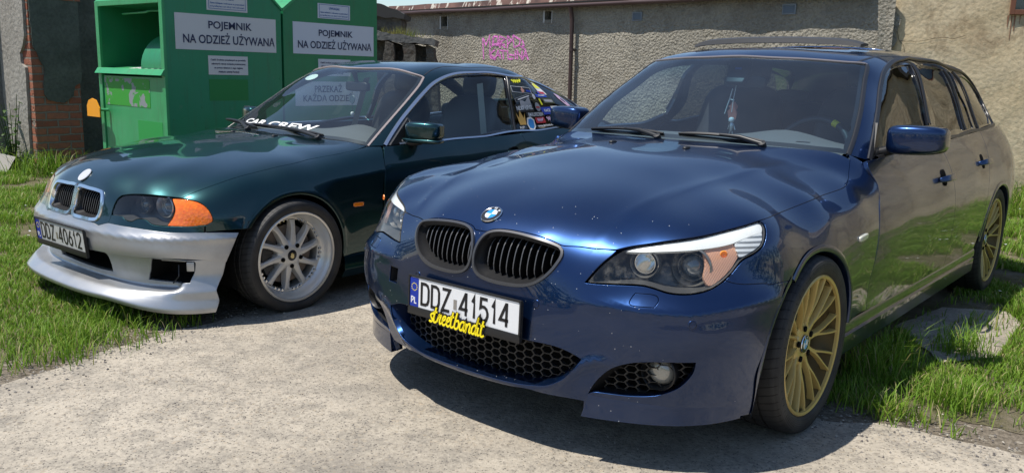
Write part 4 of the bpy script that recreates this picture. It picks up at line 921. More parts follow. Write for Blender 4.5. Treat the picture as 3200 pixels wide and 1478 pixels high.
def blue_sides():
    arch_r = arc_yz(2.888, .318, .357, 172, 8, 40)
    belt = [(.80, .941), (1.2, .952), (1.7, .966), (2.2, .983), (2.69, .997)]
    df = [tuple(p) for p in BT['doorfront_s']]
    for m_ in (False, True):
        fr = corner([df[::-1], [(.76, .941)]+belt[:3]+[(1.76, .968)], [(1.79, .85), (1.80, .7), (1.80, .5), (1.79, .333)]])
        d1 = skin('front_door', bside, [fr], M['blue'], blue, step=.035, mirror=m_)
        rr = corner([[(1.76, .968), (2.2, .983), (2.69, .997)], [(2.66, .90), (2.585, .757), (2.545, .659), (2.515, .55)], [(2.505, .46), (2.44, .345)], [(2.41, .333), (1.79, .333)], [(1.80, .5), (1.80, .7), (1.79, .85)]])
        d2 = skin('rear_door', bside, [rr], M['blue'], blue, step=.035, mirror=m_)
        qq = corner([[(2.69, .997), (3.0, 1.008), (3.28, 1.018)], [(3.45, 1.0), (3.55, .85), (3.62, .7), (3.64, .5), (3.60, .30)], [(3.30, .27)]+[p for p in arch_r[::-1]][2:-1], [(2.50, .40), (2.505, .46)], [(2.515, .55), (2.545, .659), (2.585, .757), (2.66, .90)]])
        qp = skin('rear_quarter', bside, [qq], M['blue'], blue, step=.035, mirror=m_)
        arch_lip('arch_lip', bside, bside.pt(np.array(arch_r)), M['blue'], qp, m_)
        sx = -1 if m_ else 1
        for d, hy, hz in ((d1, 1.655, .808), (d2, 2.475, .838)):
            x = bside.X(np.array([hy, hz])); n = Vector(bside.nrm(np.array([[hy, hz]]))[0]); tl = math.atan2(-n.z, n.x)
            rt = Matrix.Rotation(tl*sx*1., 3, 'Y')
            cupm = blob('handle_cup', d, M['matt'], ((x+.0005)*sx, hy-.02, hz), (.004, .036, .042), .8, .8, rt)
            hb = blob('door_handle', d, M['blue'], ((x+.032)*sx, hy, hz+.002), (.010, .105, .016), .45, .5, rt, warp=lambda q: (q.x-.030*(q.y/.105)**4, q.y, q.z))
        # sill
        prof = [(-.004, .330), (.002, .318), (.002, .288), (-.004, .280), (.003, .273), (-.002, .20), (-.035, .165), (-.12, .155)]
        ys = np.linspace(.37, 2.50, 24); V = []; 
        for a, z in prof:
            for y in ys: V.append(((.894+a)*sx, y, z))
        k = len(ys); F = [(i*k+j, i*k+j+1, (i+1)*k+j+1, (i+1)*k+j) for i in range(len(prof)-1) for j in range(k-1)]
        so = mesh('side_skirt', V, F, M['blue'], blue); sharp(so, 30)
        if sx > 0: so.data.flip_normals()
        # wheel wells
        for cy in (0, 2.888):
            wheel_well(blue, .855*sx, cy, .318, .385, sx)
        # door mirror
        c = (.925*sx, .955, 1.024)
        def wp(q, sx=sx):
            t = q.x*sx/.118; return (q.x, q.y+.015*t+.02*t*t, q.z*(1-.10*max(t, 0)-.02*t)+.004*t)
        dm = blob('door_mirror', blue, M['blue'], c, (.116, .070, .062), .42, .42, warp=wp)
        base = blob('mirror_underside', dm, M['black'], (c[0]-.004*sx, c[1]+.012, c[2]-.030), (.112, .066, .035), .5, .45, warp=wp)
        MB().tube([(.772*sx, .955, .958), (.80*sx, .955, .966), (.845*sx, .960, .985)], [.022, .022, .026], 12).build('mirror_arm', M['black'], dm, smooth=60)
        sail = [(.785, .83, .938), (.742, .985, 1.085), (.765, 1.0, .952)]
        sv = [(a*sx+.006*sx, b, c_) for a, b, c_ in sail]+[(a*sx-.012*sx, b, c_) for a, b, c_ in sail]
        mesh('mirror_sail', sv, [(0, 1, 2), (3, 5, 4), (0, 3, 4, 1), (1, 4, 5, 2), (2, 5, 3, 0)], M['black'], dm)
def blue_cabin():
    C = bcab; scr = L('screen'); dlo = L('dlo'); ctr_b = tuple(C.chart(np.array([0, .5, .985])))
    base = ch(C, [(.60, .605, .972), (.35, .535, .982), (.15, .508, .985)])
    half = corner([scr[:6], scr[6:], [scr[-1]]+base+[ctr_b]])[1:-1]
    ws = skin('windscreen', C, [half_to_full(half)], M['screen'], blue, step=.03, gap=.003, skirt=.004, off=-.003)
    # black ceramic edge of the glass
    inn = [(q[0]*.95, q[1]) for q in scr[:5]]
    fr = [tuple(q) for q in on_skin(C, smooth_loop(half_to_full(half), .02), .030)]; 
    skin('screen_border', C, [half_to_full(half), corner([fr])[1:-1]], M['frit'], ws, step=.03, gap=.003, skirt=0, off=-.006, hgap=0)
    for m_ in (False, True):
        b_ = band('screen_trim', C, scr[4:], .020, M['trim'], ws, off=.003, mirror=m_)
    band('screen_header', C, [(-x, y) for x, y in scr[:6]][::-1]+scr[1:6], .014, M['grey_trim'], ws, off=.003)
    # shell: pillars and roof
    rear = ch(C, [(.76, 3.30, 1.02), (.71, 3.42, 1.02), (.63, 3.58, 1.0), (.3, 3.69, .98), (0, 3.71, .98)])
    cowl_pt = C.chart(np.array((.775, .80, .945)))
    lo = dlo[:1]+dlo[1:21]
    shell_half = corner([scr[:6], scr[5:], [scr[-1], dlo[1]], lo[1:-1]+[dlo[20]], rear])[1:-1]
    sf = half_to_full(shell_half)
    rw = half_to_full(corner([ch(C, [(0, 3.62, 1.24), (.40, 3.60, 1.23), (.52, 3.55, 1.2)]), ch(C, [(.58, 3.56, 1.08), (0, 3.70, 1.06)])])[1:-1])
    sun_l = half_to_full(corner([ch(C, [(0, 1.46, 1.43), (.40, 1.475, 1.415)]), ch(C, [(.41, 2.05, 1.43), (0, 2.06, 1.445)])])[1:-1])
    shell = skin('roof', C, [sf, sun_l], M['blue'], blue, step=.03, gap=.002, hgap=.002)
    skin('glass_roof', C, [sun_l], M['tint'], shell, step=.05, gap=.004, off=-.002)
    for m_ in (False, True):
        sx = -1 if m_ else 1
        band('roof_gutter', C, ch(C, [(.545, 1.262, 1.355), (.553, 1.5, 1.388), (.566, 1.9, 1.402), (.566, 2.5, 1.397), (.545, 3.0, 1.375), (.50, 3.4, 1.33)]), .012, M['trim'], shell, off=.001, mirror=m_)
        fr_ = band('window_surround', C, [dlo[1]]+dlo[2:20], .026, M['trim'], shell, off=.006, mirror=m_)
        band('belt_trim', C, [tuple(p) for p in ch(C, [(.798, .86, .938), (.803, 1.2, .952), (.806, 1.7, .966), (.806, 2.2, .983), (.803, 2.69, .999), (.798, 3.0, 1.008), (.785, 3.26, 1.018)])], .022, M['trim'], shell, off=.010, mirror=m_)
        pl = corner([dlo[1:21], dlo[20:]])
        gl = [L(k) for k in ('g1', 'g2', 'g3', 'g4')]
        skin('window_frame', C, [[p for p in dlo]]+gl, M['pillar'], shell, step=.04, off=-.006, gap=.0, hgap=.0, skirt=.02, mirror=m_)
        for nm, g in zip(('front_side_window', 'rear_side_window', 'rear_door_quarter_light', 'rear_quarter_window'), gl):
            skin(nm, C, [g], M['side_glass'] if nm[0] == 'f' and m_ else M['tint_f'] if nm[0] == 'f' else M['tint'], shell, step=.06, off=-.014, gap=0, skirt=0, mirror=m_)
        for a, b, w_ in (((.621, 1.86, 1.362), (.764, 1.76, 1.06), .030), ((.64, 2.43, 1.345), (.79, 2.43, 1.01), .012), ((.63, 2.66, 1.335), (.785, 2.72, 1.01), .03)):
            ln = [np.array(a)*(1-t)+np.array(b)*t for t in np.linspace(0, 1, 7)]
            band('window_pillar', C, ch(C, ln), w_, M['trim'], shell, off=.004, mirror=m_)
    # raised wind deflector of the roof opening
    V = []; n = 25; pr = [(-.03, .012), (-.022, .034), (.03, .040), (.09, .034), (.09, .018), (0, .010)]
    for dy, dz in pr:
        for i in range(n):
            u = -1+2*i/(n-1); x = .462*u; y = 1.485+.055*u*u+dy; q = C.pt(C.chart(np.array((x, y, 1.42)))); V.append((x, y, q[2]+.012+dz*1.15*(1-.45*abs(u)**8)))
    F = [(r_*n+i, r_*n+i+1, ((r_+1) % len(pr))*n+i+1, ((r_+1) % len(pr))*n+i) for r_ in range(len(pr)) for i in range(n-1)]; F += [tuple(r_*n for r_ in range(len(pr))), tuple(r_*n+n-1 for r_ in range(len(pr)))[::-1]]
    o = mesh('wind_deflector', V, F, M['deflector'], shell); bm = bmesh.new(); bm.from_mesh(o.data); bmesh.ops.recalc_face_normals(bm, faces=bm.faces); bm.to_mesh(o.data); bm.free(); sharp(o, 40)
    # scuttle and wipers
    V = []; n = 21
    for dy, dz in ((-.06, -.040), (.0, -.022), (.05, -.014), (.09, -.008)):
        for i in range(n):
            u = -1+2*i/(n-1); x = .69*u; y = .505+.15*u*u+dy; V.append((x, y, .972-.022*u*u+dz))
    mesh('scuttle', V, [(r_*n+i, r_*n+i+1, (r_+1)*n+i+1, (r_+1)*n+i) for r_ in range(3) for i in range(n-1)], M['black'], blue, smooth=True)
    nn = (0, -.55, .83)
    w1 = wiper(blue, (-.50, .588, .985), (-.055, .528, .993), nn, pivot=(-.07, .50, .975)); wiper(blue, (.02, .535, .997), (.42, .568, .986), nn, pivot=(.42, .545, .972))
    # interior
    V = []; n = 25; prof = [(.52, -.02), (.62, .012), (.80, .030), (.95, .020), (1.08, -.02), (1.12, -.10), (1.10, -.45)]
    for y, dz in prof:
        for i in range(n):
            u = -1+2*i/(n-1); x = .72*u; bul = .055*math.exp(-((x-.37)/.20)**2)*math.exp(-((y-1.0)/.13)**2)
            V.append((x*.95, y+(.17 if y < .7 else .06)*u*u, .968+dz+bul-.020*u*u))
    dash = mesh('dashboard', V, [(r_*n+i, r_*n+i+1, (r_+1)*n+i+1, (r_+1)*n+i) for r_ in range(len(prof)-1) for i in range(n-1)], M['dash'], blue, smooth=True)
    MB().box((.515, .745, .995), (.06, .016, .002), Matrix.Rotation(R(6), 3, 'X')).build('chassis_number_plate', M['trim'], dash)
    steering_wheel(blue, (.365, 1.235, .905), .185, -24, mark=62)
    for x in (.37, -.37): seat(blue, x, 1.62, .55, M['leather'])
    blob('rear_bench', blue, M['leather'], (0, 2.62, .82), (.60, .10, .30), .4, .4)
    for x in (.35, -.35): blob('rear_headrest', blue, M['leather'], (x, 2.68, 1.13), (.12, .05, .07), .6, .6)
    pod = MB().prism([(-.045, -.09), (-.058, -.02), (-.038, .085), (.038, .085), (.058, -.02), (.045, -.09)], (-.02, 1.185, 1.315), (1, 0, 0), (0, .62, .78), (0, .78, -.62), .03).build('sensor_pod', M['black'], blue, bevel=.006, smooth=40)
    MB().box((-.02, 1.17, 1.312), (.035, .004, .012), Matrix.Rotation(R(-38), 3, 'X')).build('sensor_window', M['eu_blue2'], pod)
    rv = blob('interior_mirror', blue, M['black'], (.0, 1.22, 1.245), (.115, .022, .034), .4, .4)
    MB().box((.0, 1.243, 1.245), (.20, .003, .052)).build('mirror_glass', M['chrome'], rv)
    MB().box((0, 2.0, .30), (1.55, 3.0, .16)).box((0, .2, .24), (1.1, 1.7, .05)).box((0, 3.2, .30), (1.3, .8, .1)).build('floor_pan', M['matt'], blue)
    MB().box((0, .66, .56), (1.40, .03, .58)).build('bulkhead', M['matt'], blue)
    for sx in (1, -1):
        MB().box((.775*sx, 1.75, .58), (.03, 1.9, .50)).box((.745*sx, 1.5, .78), (.03, 1.3, .12)).build('door_card', M['leather'], blue)
    skin('headliner', C, [corner([half_to_full(ch(C, [(0, 1.2, 1.38), (.50, 1.28, 1.35), (.56, 1.8, 1.38), (.55, 2.8, 1.36), (0, 3.3, 1.37)]))])[1:-1]], M['cloth'], blue, step=.06, off=-.035, gap=0, skirt=0)
    # tail closing panel
    ring = [(bside.pt(np.array((3.60, z)))) for z in (.30, .5, .7, .85)]+[C.pt(np.array(q)) for q in (rear[1],)]
    V = []
    for p in ring:
        for u in np.linspace(-1, 1, 9): V.append((p[0]*u, p[1]+.12*(1-u*u), p[2]))
    mesh('tailgate', V, [(i*9+j, i*9+j+1, (i+1)*9+j+1, (i+1)*9+j) for i in range(len(ring)-1) for j in range(8)], M['blue'], blue, smooth=True)
M['frit'] = bsdf('glass_border', (.012, .014, .016), .3)
M['grey_trim'] = bsdf('grey_screen_trim', (.16, .145, .15), .4)
M['pillar'] = bsdf('gloss_black_pillar', (.010, .010, .011), .12, coat=1.)
M['deflector'] = bsdf('grey_deflector', (.035, .035, .037), .6)
M['tint_f'] = glass('front_side_glass', (.30, .33, .31), ior=2.0)
M['eu_blue2'] = bsdf('sensor_blue', (.10, .14, .40), .1, coat=1.)
def hang_at(root, p):
    return root.matrix_basis @ Vector(p)
def hangings():
    bpy.context.view_layer.update(); B_ = blue.matrix_world; G_ = green.matrix_world
    t = empty('hanging_ornament', B_ @ Vector((-.045, 1.19, .99)), blue.rotation_euler.z); tag(t, 'reddish cut-out and small silver figure hanging from the mirror of the blue estate', 'ornament')
    MB().tube([(.01, 0, .235), (.0, 0, .16), (-.004, 0, .10)], .002, 6).build('cord', M['white'], t)
    MB().tube([(-.008, 0, .22), (-.022, .002, .165), (-.045, .004, .09)], .0028, 6).tube([(-.015, -.001, .165), (.006, -.002, .162)], .003, 6).build('cable_tie', M['white'], t)
    f = MB(); f.prism([(-.020, -.035), (.020, -.038), (.026, .0), (.020, .012), (.028, .03), (.008, .055), (-.006, .05), (-.012, .036), (-.026, .03), (-.014, .02), (-.028, .004)], (0, 0, .10), (1, 0, 0), (0, 0, 1), (0, 1, 0), .003); f.build('cut_out', M['salmon'], t)
    bd = MB(); bd.tube([(0, 0, .0), (.002, 0, .03), (0, 0, .05)], [.010, .014, .008], 10).tube([(-.006, 0, .005), (-.010, 0, -.035)], .005, 8).tube([(.006, 0, .005), (.012, 0, -.035)], .005, 8).tube([(.010, 0, .04), (.022, 0, .01)], .004, 8).tube([(-.010, 0, .04), (-.018, 0, .012)], .004, 8); bd.build('figure_body', M['satin'], t, smooth=60)
    blob('figure_head', t, M['white'], (0, -.004, .060), (.015, .013, .015), .9, .9)
    o = empty('hanging_air_freshener', G_ @ Vector((-.045, 1.15, 1.057)), green.rotation_euler.z); tag(o, 'round dark air freshener and little skull hanging from the mirror of the green coupe', 'ornament')
    MB().tube([(0, 0, .07), (0, 0, -.09)], .0016, 6).build('cord', M['trim'], o)
    dsk = MB().lathe([(0, -.003), (.026, -.003), (.029, 0), (.026, .003), (0, .003)], (0, 0, 0), (0, 1, 0), 28); dsk.build('scented_disc', M['freshener'], o)
    blob('skull', o, M['white'], (0, 0, -.095), (.011, .013, .014), .9, .9)
M['salmon'] = bsdf('salmon_card', (.38, .13, .10), .6); M['freshener'] = bsdf('slate_disc', (.06, .10, .13), .5)
blue_body(); blue_sides(); blue_cabin()
front_wheels(blue, 'gold', 2.888, .912, .328, .905)

def green_ridges():
    def waist(p):
        x=np.abs(p[:,0]); zc=.665+.06*p[:,1]; return .006*peak((p[:,2]-zc)/.05)*sstep(p[:,1],.1,.35)*sstep(x,.82,.86)
    def beam(p):
        return .007*peak((p[:,2]-.445)/.03)*sstep(-p[:,1],.28,.36)
    def flare(p):
        rr=np.sqrt(p[:,1]**2+(p[:,2]-.30)**2); return .006*peak((rr-.34)/.03)*sstep(np.abs(p[:,0]),.80,.85)*sstep(p[:,2],.34,.42)
    return (waist,beam,flare)
def evenfit(xs,ys,deg=5):
    xs=np.array(xs); A=np.stack([xs**(2*k) for k in range(deg)],1); c=np.linalg.lstsq(A,np.array(ys),rcond=None)[0]
    return lambda x: sum(c[k]*np.asarray(x,float)**(2*k) for k in range(deg))
pb=evenfit([0,.2,.35,.5,.6,.70,.78,.84,.868],[-.772,-.768,-.752,-.722,-.685,-.615,-.52,-.42,-.345])
pl=evenfit([0,.2,.35,.5,.62,.72,.80,.845],[-.838,-.832,-.815,-.78,-.73,-.655,-.56,-.47])
GREEN_NOSE = [(0,-0.735,0.5),(0,-0.725,0.56),(0,-0.705,0.625),(0,-0.668,0.685),(0,-0.58,0.733),(0,-0.4,0.775),(0,-0.1,0.82),(0,0.2,0.85),(0,0.5,0.868),(0,0.75,0.88),(0.12,-0.733,0.5),(0.12,-0.722,0.56),(0.12,-0.7,0.625),(0.13,-0.66,0.683),(0.27,-0.728,0.5),(0.28,-0.718,0.56),(0.28,-0.7,0.62),(0.28,-0.645,0.672),(0.36,-0.716,0.491),(0.38,-0.7,0.55),(0.4,-0.665,0.623),(0.4,-0.6,0.665),(0.52,-0.665,0.498),(0.53,-0.65,0.56),(0.55,-0.6,0.632),(0.55,-0.52,0.672),(0.66,-0.59,0.506),(0.68,-0.565,0.57),(0.7,-0.524,0.638),(0.7,-0.42,0.685),(0.77,-0.5,0.52),(0.78,-0.485,0.58),(0.77,-0.43,0.64),(0.83,-0.452,0.537),(0.815,-0.4,0.6),(0.25,-0.58,0.722),(0.45,-0.55,0.7),(0.6,-0.48,0.68),(0.3,-0.4,0.765),(0.5,-0.4,0.744),(0.65,-0.38,0.71),(0.3,-0.1,0.81),(0.52,-0.1,0.79),(0.66,-0.15,0.76),(0.74,-0.243,0.723),(0.3,0.2,0.842),(0.52,0.2,0.823),(0.67,0.2,0.8),(0.76,0.235,0.775),(0.3,0.5,0.862),(0.55,0.5,0.848),(0.68,0.52,0.84),(0.737,0.605,0.835),(0.78,0.5,0.805),(0.4,0.75,0.873),(0.79,-0.22,0.7),(0.84,-0.2,0.62),(0.868,-0.25,0.53),(0.82,0,0.735),(0.858,0,0.68),(0.878,0,0.615),(0.81,0.25,0.765),(0.85,0.25,0.715),(0.868,0.3,0.62),(0.835,0.648,0.779),(0.86,0.621,0.659),(0.862,0.62,0.5),(0.85,0.62,0.35),(0.835,0.62,0.22),(0.865,0.42,0.5),(0.858,0.4,0.35),(0.845,0.4,0.22),(0.79,0.684,0.835),(0.85,0.9,0.78),(0.868,0.9,0.65),(0.864,0.9,0.45),(0.845,0.9,0.25),(0,-0.7721,0.34),(0.1,-0.771,0.34),(0.2,-0.7672,0.34),(0.3,-0.7593,0.34),(0.38,-0.7488,0.34),(0.46,-0.7328,0.34),(0.53,-0.7124,0.34),(0.6,-0.6832,0.34),(0.66,-0.6474,0.34),(0.72,-0.5967,0.34),(0.77,-0.5373,0.34),(0.81,-0.4742,0.34),(0.845,-0.4037,0.34),(0,-0.7781,0.44),(0.1,-0.777,0.44),(0.2,-0.7732,0.44),(0.3,-0.7653,0.44),(0.38,-0.7548,0.44),(0.46,-0.7388,0.44),(0.53,-0.7184,0.44),(0.6,-0.6892,0.44),(0.66,-0.6534,0.44),(0.72,-0.6027,0.44),(0.77,-0.5433,0.44),(0.81,-0.4802,0.44),(0.845,-0.4097,0.44),(0.868,-0.335,0.34),(0.868,-0.33,0.44),(0.866,-0.33,0.467),(0,-0.7587,0.472),(0.1,-0.7578,0.472),(0.2,-0.7546,0.472),(0.3,-0.7467,0.472),(0.38,-0.735,0.472),(0.46,-0.7163,0.472),(0.53,-0.6922,0.472),(0.6,-0.6584,0.472),(0.66,-0.619,0.472),(0.72,-0.5661,0.472),(0.77,-0.5079,0.472),(0.81,-0.4486,0.472),(0.845,-0.3849,0.472)]
GREEN_CABIN = [(0,0.46,0.865),(0.35,0.5,0.86),(0.6,0.57,0.85),(0.717,0.62,0.841),(0,0.8,1.07),(0.35,0.83,1.063),(0.62,0.9,1.04),(0,1.12,1.262),(0.3,1.15,1.257),(0.55,1.226,1.231),(0,1.3,1.302),(0.3,1.32,1.295),(0.52,1.36,1.272),(0,1.75,1.325),(0.3,1.75,1.318),(0.52,1.75,1.29),(0.595,1.75,1.26),(0,2.2,1.305),(0.3,2.2,1.297),(0.5,2.2,1.268),(0.58,2.2,1.235),(0,2.6,1.225),(0.3,2.6,1.215),(0.48,2.6,1.18),(0,3.05,1.05),(0.4,3.05,1.035),(0.55,3,1.01),(0,3.35,0.93),(0.5,3.3,0.92),(0.62,3.2,0.91),(0.77,0.75,0.835),(0.79,1.15,0.846),(0.79,1.6,0.857),(0.765,2.1,0.871),(0.745,2.45,0.882),(0.7,2.85,0.9),(0.705,1,1.02),(0.718,1.3,1.03),(0.715,1.7,1.05),(0.695,2.1,1.06),(0.655,2.45,1.06),(0.58,2.8,1.05),(0.65,1.25,1.14),(0.652,1.6,1.17),(0.645,2,1.17),(0.6,2.35,1.145),(0.605,1.5,1.235),(0.61,1.95,1.235)]
GREEN_SIDE = [(0.79,0.65,0.835),(0.843,0.65,0.775),(0.866,0.65,0.66),(0.866,0.65,0.5),(0.855,0.65,0.35),(0.838,0.65,0.22),(0.795,1.2,0.847),(0.843,1.2,0.787),(0.866,1.2,0.66),(0.866,1.2,0.5),(0.855,1.2,0.35),(0.838,1.2,0.22),(0.795,1.8,0.862),(0.843,1.8,0.802),(0.866,1.8,0.66),(0.866,1.8,0.5),(0.855,1.8,0.35),(0.838,1.8,0.22),(0.765,2.4,0.88),(0.845,2.4,0.81),(0.872,2.4,0.66),(0.872,2.4,0.5),(0.855,2.4,0.3),(0.71,2.85,0.9),(0.84,2.8,0.81),(0.876,2.75,0.66),(0.65,3.3,0.92),(0.8,3.4,0.8),(0.83,3.4,0.6),(0.82,3.4,0.3)]
# surveyed outlines of the panels, in chart coordinates of each skin (left half of the car)
GT = {
 'beam_top_lamp': [[0.1559,-0.4331],[0.1915,-0.4176],[0.2002,-0.4162],[0.2486,-0.4085],[0.3142,-0.3952],[0.3532,-0.3864],[0.3864,-0.3771],[0.4261,-0.3618],[0.4819,-0.3381],[0.546,-0.3109]],
 'nose_low': [[0.0,-0.4349],[0.0537,-0.4343],[0.1073,-0.4314],[0.1559,-0.4331]],
 'hood_inner': [[0.1916,-0.4177],[0.1924,-0.4043],[0.19,-0.3829],[0.19,-0.3656],[0.1922,-0.3506],[0.1983,-0.3417]],
 'hood_lamp': [[0.1983,-0.3417],[0.2187,-0.3323],[0.2535,-0.3208],[0.3035,-0.3065],[0.3401,-0.296],[0.3692,-0.2874]],
 'hood_fender': [[0.3692,-0.2874],[0.383,-0.2686],[0.4006,-0.2444],[0.4255,-0.2088],[0.4557,-0.162],[0.5184,-0.0669],[0.5646,0.0139],[0.5928,0.0937],[0.6495,0.2271],[0.6781,0.3395],[0.6839,0.43]],
 'hood_rear': [[0.6574,0.4241],[0.529,0.4443],[0.3036,0.4734],[0.0,0.4914]],
 'lamp': [[0.1966,-0.3938],[0.1942,-0.3755],[0.1961,-0.3559],[0.2029,-0.3443],[0.2279,-0.3324],[0.2673,-0.3212],[0.3067,-0.31],[0.3438,-0.3001],[0.3698,-0.2906],[0.3887,-0.2849],[0.4139,-0.2799],[0.4358,-0.2822],[0.453,-0.2903],[0.4664,-0.3026],[0.4688,-0.3097],[0.4594,-0.3237],[0.4594,-0.3237],[0.4191,-0.346],[0.3665,-0.3659],[0.3454,-0.3729],[0.324,-0.3767],[0.3045,-0.3727],[0.2767,-0.3804],[0.2659,-0.39],[0.2471,-0.3928],[0.229,-0.3881],[0.1966,-0.3938]],
 'clear': [[0.1971,-0.393],[0.1942,-0.3755],[0.1961,-0.3559],[0.2029,-0.3443],[0.2279,-0.3324],[0.2673,-0.3212],[0.3067,-0.31],[0.3423,-0.3004],[0.3423,-0.3004],[0.3647,-0.3196],[0.3696,-0.3374],[0.3637,-0.366],[0.3637,-0.366],[0.3451,-0.3724],[0.3237,-0.3762],[0.3042,-0.3722],[0.2764,-0.3799],[0.2656,-0.3894],[0.2468,-0.3923],[0.2287,-0.3876],[0.1971,-0.393]],
 'amber': [[0.3453,-0.2998],[0.3453,-0.2998],[0.3698,-0.2906],[0.3887,-0.2849],[0.4139,-0.2799],[0.4358,-0.2822],[0.453,-0.2903],[0.4664,-0.3026],[0.4688,-0.3097],[0.4594,-0.3237],[0.4594,-0.3237],[0.4191,-0.346],[0.3671,-0.3656],[0.3671,-0.3656],[0.3723,-0.3362],[0.3678,-0.3183]],
 'lamp_low': [[0.1927,-0.3958],[0.2296,-0.3891],[0.2479,-0.3941],[0.2669,-0.3915],[0.2776,-0.382],[0.3052,-0.374],[0.3247,-0.378],[0.3463,-0.3745],[0.3673,-0.3675],[0.4199,-0.3477],[0.4603,-0.3258]],
 'wing_front': [[0.4656,-0.3426],[0.4607,-0.3267],[0.4712,-0.3093],[0.4676,-0.3009],[0.4539,-0.2884],[0.4363,-0.2802],[0.4132,-0.2778],[0.3873,-0.2831],[0.3692,-0.2874]],
 'under_end': [[0.4565,-0.3286],[0.4621,-0.3444]],
 'beam_low': [[0.0,-0.517],[0.2157,-0.4915],[0.2886,-0.4744],[0.3551,-0.4567],[0.4128,-0.4402],[0.4606,-0.4279],[0.5103,-0.4163],[0.5519,-0.4078]],
 'beam_end': [[0.5473,-0.3098],[0.5503,-0.3495],[0.5519,-0.4078]],
 'kidney': [[-0.0211,-0.3921],[-0.0272,-0.3711],[-0.0182,-0.3594],[0.0084,-0.3536],[0.0633,-0.352],[0.1114,-0.3505],[0.1297,-0.3519],[0.1409,-0.3651],[0.1462,-0.3846],[0.1466,-0.4052],[0.1419,-0.4184],[0.1244,-0.4249],[0.0841,-0.4294],[0.0404,-0.432],[0.0141,-0.4289],[-0.0061,-0.4155]],
 'roundel': [[-0.0041,-0.3228]],
 'marker': [[0.9242,0.1515]],
 'beamspot': [[0.3059,-0.3379]],
 'main_hole': [[-0.2557,0.2434],[-0.2557,0.2434],[-0.2487,0.2181],[-0.2487,0.2181],[-0.1513,0.2181],[-0.0087,0.2167],[0.1687,0.2167],[0.3148,0.2195],[0.3148,0.2195],[0.3183,0.2434],[0.3148,0.2645],[0.2835,0.2729],[0.2835,0.2729],[0.1826,0.2715],[0.0087,0.2617]],
 'side_hole': [[0.6106,0.28],[0.6106,0.28],[0.7636,0.2771],[0.7636,0.2771],[0.781,0.2729],[0.781,0.2575],[0.7741,0.2321],[0.7741,0.2124],[0.7741,0.2124],[0.6558,0.2152],[0.5549,0.2167],[0.5549,0.2167],[0.5827,0.2504]],
 'low_end': [[0.8471,0.2715],[0.8402,0.2406],[0.8402,0.1941],[0.8541,0.0858],[0.8506,0.0464]],
 'low_bot': [[0.0,0.0225],[0.15,0.0225],[0.3,0.0225],[0.45,0.0225],[0.58,0.0253],[0.7,0.0295],[0.78,0.0338]],
 'low_top': [[0.0,0.2786],[0.15,0.2786],[0.3,0.2786],[0.45,0.2786],[0.58,0.2786],[0.68,0.28],[0.76,0.2771],[0.83,0.2771]],
 'crest': [[0.3949,0.1759],[0.5723,0.1702],[0.6941,0.1618],[0.7775,0.1702]],
 'screen': [[0.0,-0.4505],[0.2264,-0.405],[0.3434,-0.3953],[0.3834,-0.3851],[0.3967,-0.3834],[0.4158,-0.4347],[0.4305,-0.5306],[0.4341,-0.6076],[0.4352,-0.6732],[0.4357,-0.7304]],
 'dlo': [[0.4823,-0.7059],[0.4823,-0.7059],[0.4762,-0.6745],[0.4673,-0.6034],[0.4623,-0.5304],[0.455,-0.4554],[0.4477,-0.3807],[0.4518,-0.3073],[0.4621,-0.2332],[0.4819,-0.1338],[0.507,-0.0363],[0.5335,0.1153],[0.5448,0.288],[0.4751,0.5665],[0.4861,0.6973],[0.468,0.8148],[0.4923,0.8941],[0.5427,0.924],[0.5427,0.924],[0.7086,0.8681],[0.7086,0.8681],[0.8397,0.701],[0.9781,0.0934],[0.8029,-0.4188],[0.663,-0.58],[0.5543,-0.6623]],
 'g1': [[0.505,-0.6871],[0.505,-0.6871],[0.4769,-0.5901],[0.4717,-0.5417],[0.4652,-0.4676],[0.4574,-0.3924],[0.4616,-0.3189],[0.4728,-0.2463],[0.4945,-0.1498],[0.5198,-0.052],[0.546,0.1843],[0.546,0.1843],[0.6847,0.122],[0.8286,0.0996],[0.9719,0.0561],[0.9719,0.0561],[0.8022,-0.4179],[0.5816,-0.6426]],
 'g2': [[0.5524,0.2188],[0.5524,0.2188],[0.5582,0.364],[0.4955,0.6224],[0.5079,0.7541],[0.5278,0.8671],[0.5738,0.9006],[0.7096,0.8558],[0.7096,0.8558],[0.835,0.7022],[0.9734,0.0973],[0.9734,0.0973],[0.8323,0.1408],[0.6853,0.1677]],
 'post': [[0.5469,0.2025],[0.6915,0.1414],[0.8306,0.1196],[0.9752,0.0746]],
 'gutter': [[0.3874,-0.3694],[0.3799,-0.3008],[0.3856,-0.2251],[0.391,-0.091],[0.4177,0.0072]],
}
# ------------------------------------------------------------------ green coupe with the silver bumper
gnose = Star((0, .35, .40), (.90, 1.12, .50), 4, (0, -.62, .78), GREEN_NOSE, ridges=green_ridges())
glow_ = Loft(pl, pb)
gcab = Star((0, 1.85, .85), (.80, 1.55, .48), 3, (0, -.2, .98), GREEN_CABIN)
gside = Side(GREEN_SIDE)
green = empty('coupe_car', (-1.79971, 4.89035, 0), -.68427); green.rotation_euler = (0, .0097, -.68427)
tag(green, 'dark green metallic coupe with bare silver front bumper and stickers on its rear side glass', 'car', 'cars parked in the yard')
GL = lambda k: L(k, GT)
def silver_mat():
    m = bsdf('silver_bumper_paint', (.50, .51, .53), .36, .75, coat=.5, coat_rough=.15); t = NT(m); co = t.coord('Object')
    a = t.noise(co, 6, 7, .65); st = t.ramp(a, [(.25, (.37, .37, .375)), (.55, (.43, .44, .455)), (.8, (.46, .47, .485))]); s = t.ramp(t.noise(co, 34, 5, .7), [(.66, G3(0)), (.74, G3(.35))])
    t.l(t.mix(s, st, (.20, .18, .16)), t.b.inputs['Base Color']); t.l(t.ramp(a, [(.3, G3(.5)), (.7, G3(.33))]), t.b.inputs['Roughness']); return m
